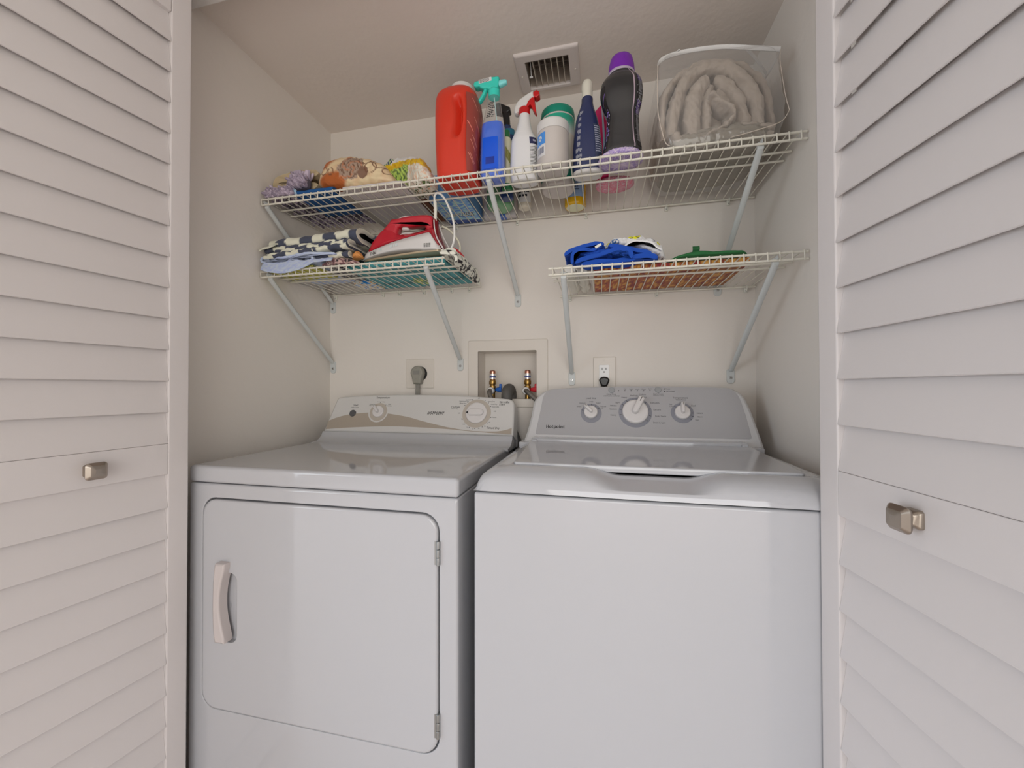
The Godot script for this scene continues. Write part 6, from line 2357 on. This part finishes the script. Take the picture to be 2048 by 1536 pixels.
func iron() -> void:
	var t := thing("clothes_iron", "red and white steam iron with looped white cord on the shelf over the dryer", "iron", Vector3(0.46, 1.4955, 0.262))
	var zc := 0.262
	# width of the iron along its length: pointed nose at the left
	var half := func(x: float) -> float:
		return 0.0040 + 0.047 * pow(clampf((x - 0.320) / 0.23, 0.0, 1.0), 0.62)
	# soleplate
	var g := G.new()
	var rings := []
	for i in 4:
		var y: float = [1.4958, 1.4966, 1.5005, 1.5012][i]
		var ins: float = [0.003, 0.0012, 0.0, 0.0012][i]
		var ring := PackedVector3Array()
		for k in 25:
			var x := lerpf(0.323, 0.598, k / 24.0)
			ring.append(Vector3(x, y, zc + maxf(half.call(x) - 0.003 - ins, 0.0006)))
		for k in 25:
			var x := lerpf(0.598, 0.323, k / 24.0)
			ring.append(Vector3(x, y, zc - maxf(half.call(x) - 0.003 - ins, 0.0006)))
		rings.append(ring)
	g.loft(rings)
	part(t, "soleplate", g, mat(alb(160, 146, 122), 0.3, 0.4), "tan soleplate")
	# white skirt: lower edge arches over the sole, upper edge climbs to the heel
	var up := func(x: float) -> float:
		var pts := [[0.320, 1.5015], [0.341, 1.5220], [0.382, 1.5300], [0.433, 1.5405], [0.483, 1.5470], [0.532, 1.5515], [0.566, 1.5545], [0.576, 1.5380], [0.590, 1.5180], [0.604, 1.5015]]
		for i in pts.size() - 1:
			if x <= pts[i + 1][0]:
				return lerpf(pts[i][1], pts[i + 1][1], clampf((x - pts[i][0]) / (pts[i + 1][0] - pts[i][0]), 0, 1))
		return 1.5015
	var low := func(x: float) -> float:
		return 1.4995 + 0.0100 * pow(maxf(sin(PI * clampf((x - 0.330) / 0.215, 0, 1)), 0.0), 0.7)
	rings = []
	for k in 49:
		var x := lerpf(0.3205, 0.6035, k / 48.0)
		var h: float = half.call(x)
		if x > 0.585:
			h *= sqrt(clampf((0.609 - x) / 0.024, 0.05, 1.0))
		var y1: float = maxf(up.call(x), low.call(x) + 0.0012)
		var y0: float = low.call(x)
		var ring := PackedVector3Array()
		for q in [[1.0, 0.0], [1.03, 0.18], [1.0, 0.6], [0.93, 1.0], [0.4, 1.02], [-0.4, 1.02], [-0.93, 1.0], [-1.0, 0.6], [-1.03, 0.18], [-1.0, 0.0]]:
			ring.append(Vector3(x, lerpf(y0, y1, q[1]), zc + h * q[0]))
		rings.append(ring)
	g = G.new()
	g.loft(rings)
	part(t, "white_skirt", g, mat(Color(0.80, 0.79, 0.78), 0.25), "white plastic skirt")
	# red body with the open handle
	var red := mat(Color(0.60, 0.012, 0.032), 0.14)
	red.clearcoat_enabled = true
	red.clearcoat = 0.5
	var outer := [Vector2(0.334, 1.5130), Vector2(0.341, 1.5220), Vector2(0.364, 1.5530), Vector2(0.395, 1.5880), Vector2(0.4165, 1.6090), Vector2(0.423, 1.6180), Vector2(0.432, 1.6185), Vector2(0.443, 1.6190), Vector2(0.483, 1.6230), Vector2(0.520, 1.6230), Vector2(0.545, 1.6205), Vector2(0.556, 1.6165), Vector2(0.561, 1.6080), Vector2(0.566, 1.5860), Vector2(0.573, 1.5560), Vector2(0.588, 1.5240), Vector2(0.605, 1.5010), Vector2(0.590, 1.5060), Vector2(0.566, 1.5480), Vector2(0.532, 1.5490), Vector2(0.483, 1.5445), Vector2(0.433, 1.5380), Vector2(0.382, 1.5275)]
	var hole := [Vector2(0.4455, 1.5650), Vector2(0.4430, 1.5760), Vector2(0.4480, 1.5900), Vector2(0.4580, 1.5945), Vector2(0.4830, 1.5895), Vector2(0.5250, 1.5900), Vector2(0.5345, 1.5875), Vector2(0.5370, 1.5790), Vector2(0.5310, 1.5700), Vector2(0.5150, 1.5660), Vector2(0.4780, 1.5640)]
	# cut into a ring by a slit under the handle front
	var shell := []
	for k in 5:
		shell.append(outer[k])
	g = G.new()
	var upper := [Vector2(0.395, 1.5880), Vector2(0.4165, 1.6090), Vector2(0.423, 1.6180), Vector2(0.443, 1.6190), Vector2(0.483, 1.6230), Vector2(0.520, 1.6230), Vector2(0.545, 1.6205), Vector2(0.556, 1.6165), Vector2(0.561, 1.6080), Vector2(0.566, 1.5860), Vector2(0.573, 1.5560), Vector2(0.566, 1.5520), Vector2(0.532, 1.5500),
		Vector2(0.5150, 1.5660), Vector2(0.5310, 1.5700), Vector2(0.5370, 1.5790), Vector2(0.5345, 1.5875), Vector2(0.5250, 1.5900), Vector2(0.4830, 1.5895), Vector2(0.4580, 1.5945), Vector2(0.4480, 1.5900), Vector2(0.4430, 1.5760), Vector2(0.4455, 1.5650), Vector2(0.4300, 1.5560)]
	slabpoly(g, upper, zc, 0.0185, 0.0085)
	part(t, "handle", g, red, "glossy red handle")
	g = G.new()
	rings = []
	for k in 45:
		var x := lerpf(0.333, 0.5915, k / 44.0)
		var h: float = half.call(x) * 0.95
		var y0: float = up.call(x) - 0.002
		var y1 := 0.0
		var tp := [[0.333, 1.513], [0.341, 1.522], [0.364, 1.553], [0.395, 1.588], [0.425, 1.586], [0.4455, 1.567], [0.478, 1.5645], [0.515, 1.5665], [0.531, 1.570], [0.566, 1.582], [0.573, 1.556], [0.592, 1.519]]
		for i in tp.size() - 1:
			if x >= tp[i][0] and x <= tp[i + 1][0]:
				y1 = lerpf(tp[i][1], tp[i + 1][1], (x - tp[i][0]) / (tp[i + 1][0] - tp[i][0]))
		y1 = maxf(y1, y0 + 0.001)
		var nar := clampf(0.020 / maxf(h, 0.001), 0.3, 1.0)
		var tall := clampf((y1 - y0) / 0.03, 0.0, 1.0)
		var w1 := lerpf(0.80, nar, tall)
		var ring := PackedVector3Array()
		for q in [[1.0, 0.0], [0.97, 0.25], [lerpf(0.9, w1, 0.55), 0.6], [w1, 0.9], [w1 * 0.7, 1.0], [-w1 * 0.7, 1.0], [-w1, 0.9], [-lerpf(0.9, w1, 0.55), 0.6], [-0.97, 0.25], [-1.0, 0.0]]:
			ring.append(Vector3(x, lerpf(y0, y1, q[1]), zc + h * q[0]))
		rings.append(ring)
	g.loft(rings)
	part(t, "red_body", g, red, "glossy red water tank")
	# heel: dark red panel with a white rim on the back
	g = G.new()
	tube(g, smooth_path([Vector3(0.5665, 1.600, zc + 0.019), Vector3(0.572, 1.570, zc + 0.026), Vector3(0.584, 1.538, zc + 0.036), Vector3(0.606, 1.503, zc + 0.042)], 6), 0.0014, 8, 0.0022, Vector3(0.4, 1, 0))
	tube(g, smooth_path([Vector3(0.5680, 1.600, zc - 0.015), Vector3(0.576, 1.570, zc - 0.022), Vector3(0.590, 1.538, zc - 0.032), Vector3(0.610, 1.503, zc - 0.038)], 6), 0.0014, 8, 0.0022, Vector3(0.4, 1, 0))
	part(t, "white_trim", g, M.white)
	g = G.new()
	var hr := []
	for k in 9:
		var v := k / 8.0
		var x := 0.5665 + 0.040 * v * v + 0.001
		var y := lerpf(1.606, 1.502, v)
		var w := lerpf(0.016, 0.041, v)
		hr.append(PackedVector3Array([Vector3(x - 0.006, y, zc + w), Vector3(x, y, zc + w * 0.94), Vector3(x + 0.004, y, zc), Vector3(x, y, zc - w * 0.94), Vector3(x - 0.006, y, zc - w)]))
	g.loft(hr)
	part(t, "heel_panel", g, mat(Color(0.30, 0.012, 0.022), 0.15), "dark red heel panel")
	g = G.new()
	tube(g, [Vector3(0.455, 1.5890, zc), Vector3(0.460, 1.5890, zc), Vector3(0.472, 1.5875, zc), Vector3(0.478, 1.5865, zc)], 0.0100, 14, 0.0062, Vector3.UP, 2.0, [0.6, 0.95, 1.0, 0.5])
	part(t, "thumb_dial", g, M.white, "white thumb switch")
	g = G.new()
	tube(g, smooth_path([Vector3(0.4445, 1.6195, zc), Vector3(0.455, 1.6235, zc), Vector3(0.472, 1.6250, zc), Vector3(0.484, 1.6235, zc)], 5), 0.0090, 12, 0.0026, Vector3.UP)
	part(t, "spray_button", g, M.white)
	g = G.new()
	tube(g, smooth_path([Vector3(0.3980, 1.5905, zc), Vector3(0.408, 1.6015, zc), Vector3(0.4165, 1.6105, zc)], 5), 0.0085, 12, 0.0022, Vector3(-0.7, 0.7, 0))
	part(t, "spray_nozzle", g, M.white)
	g = G.new()
	tube(g, smooth_path([Vector3(0.448, 1.5665, zc + 0.006), Vector3(0.462, 1.5710, zc + 0.012), Vector3(0.485, 1.5690, zc + 0.014), Vector3(0.512, 1.5675, zc + 0.010)], 6), 0.0020, 8)
	part(t, "dial_rim", g, M.white)
	# cord with its bend guard
	g = G.new()
	tube(g, smooth_path([Vector3(0.5640, 1.592, 0.268), Vector3(0.5670, 1.612, 0.272), Vector3(0.5695, 1.628, 0.276), Vector3(0.5700, 1.645, 0.279), Vector3(0.5690, 1.657, 0.281)], 5), 0.0047, 12)
	for k in 5:
		var c := Vector3(0.5672 + k * 0.0006, 1.613 + k * 0.0095, 0.272 + k * 0.0018)
		tube(g, [c - Vector3(0, 0.0016, 0), c + Vector3(0, 0.0016, 0)], 0.0053, 12)
	part(t, "bend_guard", g, mat(alb(205, 188, 178), 0.4))
	g = G.new()
	tube(g, smooth_path([Vector3(0.5690, 1.655, 0.281), Vector3(0.5690, 1.6665, 0.283), Vector3(0.5735, 1.6740, 0.285), Vector3(0.5820, 1.6760, 0.287), Vector3(0.5960, 1.6660, 0.290), Vector3(0.6080, 1.6490, 0.291), Vector3(0.6180, 1.6280, 0.292), Vector3(0.6280, 1.6020, 0.292), Vector3(0.6340, 1.5740, 0.292), Vector3(0.6350, 1.5450, 0.291), Vector3(0.6300, 1.5200, 0.289), Vector3(0.6180, 1.5010, 0.287), Vector3(0.6030, 1.4985, 0.285), Vector3(0.5900, 1.4985, 0.308)], 6), 0.0031, 10)
	part(t, "cord", g, mat(alb(212, 200, 184), 0.4), "white looped cord")
	g = G.new()
	tube(g, smooth_path([Vector3(0.5720, 1.600, 0.235), Vector3(0.5930, 1.590, 0.215), Vector3(0.6150, 1.560, 0.205), Vector3(0.6220, 1.530, 0.210), Vector3(0.6120, 1.500, 0.23)], 8), 0.0031, 10)
	part(t, "cord", g, mat(alb(206, 192, 170), 0.4), "rear loop of the cord")
	# print on the near side, which flares outwards to the heel
	var ang := atan2(half.call(0.50) - half.call(0.36), 0.14)
	var at := func(x: float, y: float, off := 0.0012) -> Transform3D:
		return Transform3D(Basis(Vector3.UP, -atan2(half.call(x + 0.02) - half.call(x - 0.02), 0.04)), Vector3(x, y, zc + half.call(x) * 1.02 + off))
	g = G.new()
	g.xf = at.call(0.3685, 1.5145, 0.0016)
	text(g, "T-fal", Vector3(0, 0, 0), 0.0250, 0.0, "Droid Serif", deg_to_rad(7), 0.0004, 0.2)
	part(t, "lettering", g, M.ink, "small black print")
	g = G.new()
	g.xf = at.call(0.398, 1.5220)
	for k in 3:
		box(g, Vector3(-0.007, -0.003 + k * 0.0022, 0), Vector3(0.004 - k * 0.001, -0.0021 + k * 0.0022, 0.0004))
	part(t, "pale_marks", g, mat(alb(160, 200, 205), 0.4))
	g = G.new()
	g.xf = at.call(0.455, 1.5255)
	for k in 5:
		var a := -0.020 + k * 0.0052
		if k < 2:
			a = -0.024 + k * 0.006
		rbox(g, Vector3(a, -0.0042 + k * 0.0006, 0), Vector3(a + 0.0042, 0.0042 + k * 0.0006, 0.0004), 0.0001, 1)
	part(t, "icon_marks", g, mat(alb(180, 186, 212), 0.4))
	g = G.new()
	g.xf = at.call(0.562, 1.5140)
	for k in 9:
		var u := -0.012 + (k % 3) * 0.0075
		var v := -0.006 + int(k / 3.0) * 0.0042
		box(g, Vector3(u, v, 0), Vector3(u + 0.0055, v + 0.0028, 0.0004))
	part(t, "rating_plate", g, mat(alb(110, 110, 108), 0.4))


# ------------------------------------------------------------------ shelf over the washer
func right_shelf_things() -> void:
	var B := DECK_R + 0.0019
	var t := thing("patterned_cloth", "rust red folded cloth with small yellow pattern flat on the shelf over the washer", "cloth", Vector3(1.22, B, 0.13))
	var g := G.new()
	var rust := func(p: Vector3, _s, _v) -> Color:
		var n := noise3(Vector3(p.x * 70.0, 0, p.z * 110.0))
		var c := alb(146, 72, 44).lerp(alb(132, 84, 46), clampf((p.x - 1.1) * 3.0, 0, 1))
		if n > 0.16:
			c = alb(178, 132, 66)
		elif n < -0.3:
			c = alb(112, 40, 44)
		if p.z < 0.022:
			c = c.lerp(alb(84, 36, 26), 0.7)
		return c
	fold(g, [Vector2(0.012, B + 0.0042), Vector2(0.12, B + 0.0042), Vector2(0.236, B + 0.0042), Vector2(0.248, B + 0.0080), Vector2(0.238, B + 0.0118), Vector2(0.12, B + 0.0118), Vector2(0.015, B + 0.0118)], 0.0036, 1.032, 1.425, 110, true, 0.0012, 18.0, rust, 2.0, 0.0, B)
	part(t, "folded_cloth", g, cloth_vcol(0.02, 0.5))
	t = thing("white_cloth", "white rolled cloth at the left end of the shelf over the washer", "cloth", Vector3(0.99, B, 0.14))
	for k in 2:
		g = G.new()
		var pts := []
		for i in 12:
			var z := lerpf(0.020, 0.262 - k * 0.015, i / 11.0)
			pts.append(Vector3(0.966 + k * 0.036 + noise3(Vector3(z * 20, k * 5, 0)) * 0.006, B + 0.0125, z))
		tube(g, smooth_path(pts, 3), 0.0150, 20, 0.0118, Vector3.UP, 2.4)
		part(t, "roll", g, cloth_mat(alb(196, 186, 178)))
	t = thing("green_cloth", "dark green folded cloth on the shelf over the washer", "cloth", Vector3(1.32, B + 0.017, 0.2))
	g = G.new()
	blob(g, [[1.225, 0.190, 0.070, B + 0.0165, B + 0.026], [1.260, 0.190, 0.090, B + 0.0165, B + 0.030], [1.292, 0.190, 0.092, B + 0.0165, B + 0.037], [1.330, 0.190, 0.092, B + 0.0165, B + 0.032], [1.400, 0.190, 0.092, B + 0.0165, B + 0.029], [1.422, 0.190, 0.078, B + 0.0165, B + 0.021]], 0.0022, Vector3(24, 70, 30), 3.4, 18, 70, null, 3.0, 0.35)
	part(t, "folded_cloth", g, cloth_mat(alb(34, 88, 48)))
	g = G.new()
	fold(g, [Vector2(0.265, B + 0.030), Vector2(0.275, B + 0.038), Vector2(0.270, B + 0.0465)], 0.0016, 1.284, 1.300, 8, true, 0.001, 40.0)
	part(t, "cloth_corner", g, cloth_mat(alb(28, 78, 42)))
	t = thing("lace_cloth", "cream and peach edged cloth under the blue garment", "cloth", Vector3(1.07, B + 0.015, 0.28))
	g = G.new()
	fold(g, [Vector2(0.180, B + 0.0180), Vector2(0.215, B + 0.0180), Vector2(0.245, B + 0.0185), Vector2(0.262, B + 0.0180)], 0.0022, 1.010, 1.190, 50, true, 0.0028, 46.0, func(p: Vector3, s: float, _v): return alb(190, 128, 98) if noise3(p * 120.0) > 0.15 else alb(204, 192, 182), 4.0)
	part(t, "edge_fold", g, cloth_vcol())
	# blue garment
	t = thing("blue_garment", "royal blue garment bunched on the shelf over the washer", "garment", Vector3(1.06, B + 0.03, 0.22))
	var blue := cloth_mat(alb(16, 62, 148), 0.012, 0.6)
	g = G.new()
	blob(g, [[0.968, 0.215, 0.050, B + 0.0355, B + 0.046], [0.995, 0.215, 0.072, B + 0.0355, B + 0.060], [1.035, 0.215, 0.085, B + 0.0240, B + 0.066], [1.070, 0.215, 0.086, B + 0.0235, B + 0.056], [1.110, 0.215, 0.084, B + 0.0235, B + 0.051], [1.150, 0.215, 0.080, B + 0.0235, B + 0.040], [1.185, 0.215, 0.060, B + 0.0235, B + 0.030]], 0.009, Vector3(26, 34, 16), 2.6, 20, 90, null, 2.0, 0.4)
	part(t, "body_cloth", g, blue)
	for f in [
		[[Vector2(0.955, B + 0.0385), Vector2(0.962, B + 0.0465), Vector2(0.985, B + 0.0560), Vector2(1.015, B + 0.0600), Vector2(1.040, B + 0.0650), Vector2(1.062, B + 0.0610)], 0.0050, 0.16, 0.296],
		[[Vector2(0.976, B + 0.0140), Vector2(0.978, B + 0.0300), Vector2(0.982, B + 0.0420), Vector2(1.000, B + 0.0480), Vector2(1.030, B + 0.0470), Vector2(1.052, B + 0.0570)], 0.0042, 0.262, 0.306],
		[[Vector2(0.984, B + 0.0140), Vector2(1.000, B + 0.0210), Vector2(1.040, B + 0.0270), Vector2(1.075, B + 0.0385), Vector2(1.105, B + 0.0420), Vector2(1.125, B + 0.0330), Vector2(1.130, B + 0.0140)], 0.0052, 0.262, 0.311],
		[[Vector2(1.070, B + 0.0540), Vector2(1.100, B + 0.0480), Vector2(1.140, B + 0.0400), Vector2(1.180, B + 0.0280)], 0.0050, 0.18, 0.304],
		[[Vector2(1.000, B + 0.0110), Vector2(1.060, B + 0.0125), Vector2(1.110, B + 0.0120), Vector2(1.150, B + 0.0190), Vector2(1.178, B + 0.0200), Vector2(1.194, B + 0.0120)], 0.0065, 0.262, 0.306]]:
		g = G.new()
		fold(g, f[0], f[1], f[2], f[3], 26, false, 0.004, 26.0, null, f[2] * 40.0)
		part(t, "fold", g, blue)
	g = G.new()
	g.xf = Transform3D(Basis(Vector3.BACK, deg_to_rad(28)), Vector3(1.0440, B + 0.0530, 0.3120))
	rbox(g, Vector3(-0.0085, -0.0032, -0.0030), Vector3(0.0085, 0.0032, 0.0006), 0.0004, 1)
	part(t, "care_tag", g, mat(alb(190, 188, 178), 0.8), "small pale tag")
	# white printed garment on top
	t = thing("printed_garment", "white garment with yellow and navy print crumpled on top of the blue one", "garment", Vector3(1.14, B + 0.06, 0.2))
	var pat := func(p: Vector3, _u, _v) -> Color:
		var c := alb(206, 200, 202)
		var q := Vector2(p.x, p.y - B)
		var y1 := ((q - Vector2(1.138, 0.0855)) * Vector2(1.0, 1.7)).rotated(0.5)
		if y1.length() < 0.0175 and y1.length() > 0.0050:
			c = alb(206, 186, 28) if sin(y1.angle() * 5.0) > -0.75 else alb(50, 40, 40)
		if (q - Vector2(1.085, 0.073)).length() < 0.014 and noise3(p * 110.0) > -0.15:
			c = alb(46, 92, 140)
		if (q - Vector2(1.066, 0.086)).length() < 0.010:
			c = alb(196, 176, 60) if p.x > 1.068 else alb(24, 108, 118)
		if (q - Vector2(1.190, 0.073)).length() < 0.010 and noise3(p * 130.0) > -0.1:
			c = alb(36, 48, 90)
		if (q - Vector2(1.200, 0.062)).length() < 0.006:
			c = alb(206, 186, 28)
		if q.y < 0.030 and noise3(p * 70.0) > 0.25:
			c = alb(92, 84, 84)
		return c
	g = G.new()
	blob(g, [[1.062, 0.190, 0.050, B + 0.0680, B + 0.086], [1.085, 0.195, 0.074, B + 0.0660, B + 0.095], [1.120, 0.195, 0.082, B + 0.0560, B + 0.096], [1.150, 0.200, 0.088, B + 0.0430, B + 0.093], [1.180, 0.204, 0.088, B + 0.0300, B + 0.083], [1.208, 0.204, 0.080, B + 0.0180, B + 0.069], [1.222, 0.204, 0.060, B + 0.0180, B + 0.048]], 0.007, Vector3(34, 40, 18), 2.5, 26, 110, pat, 8.0, 0.4)
	part(t, "body_cloth", g, cloth_vcol(0.012, 0.35))
	g = G.new()
	fold(g, [Vector2(1.105, B + 0.0500), Vector2(1.120, B + 0.0610), Vector2(1.150, B + 0.0650), Vector2(1.175, B + 0.0590), Vector2(1.195, B + 0.0440), Vector2(1.206, B + 0.0360)], 0.0022, 0.20, 0.296, 26, false, 0.004, 40.0, func(p: Vector3, _s, _v): return pat.call(p, 0, 0), 3.0)
	part(t, "hem_fold", g, cloth_vcol(0.012, 0.35))
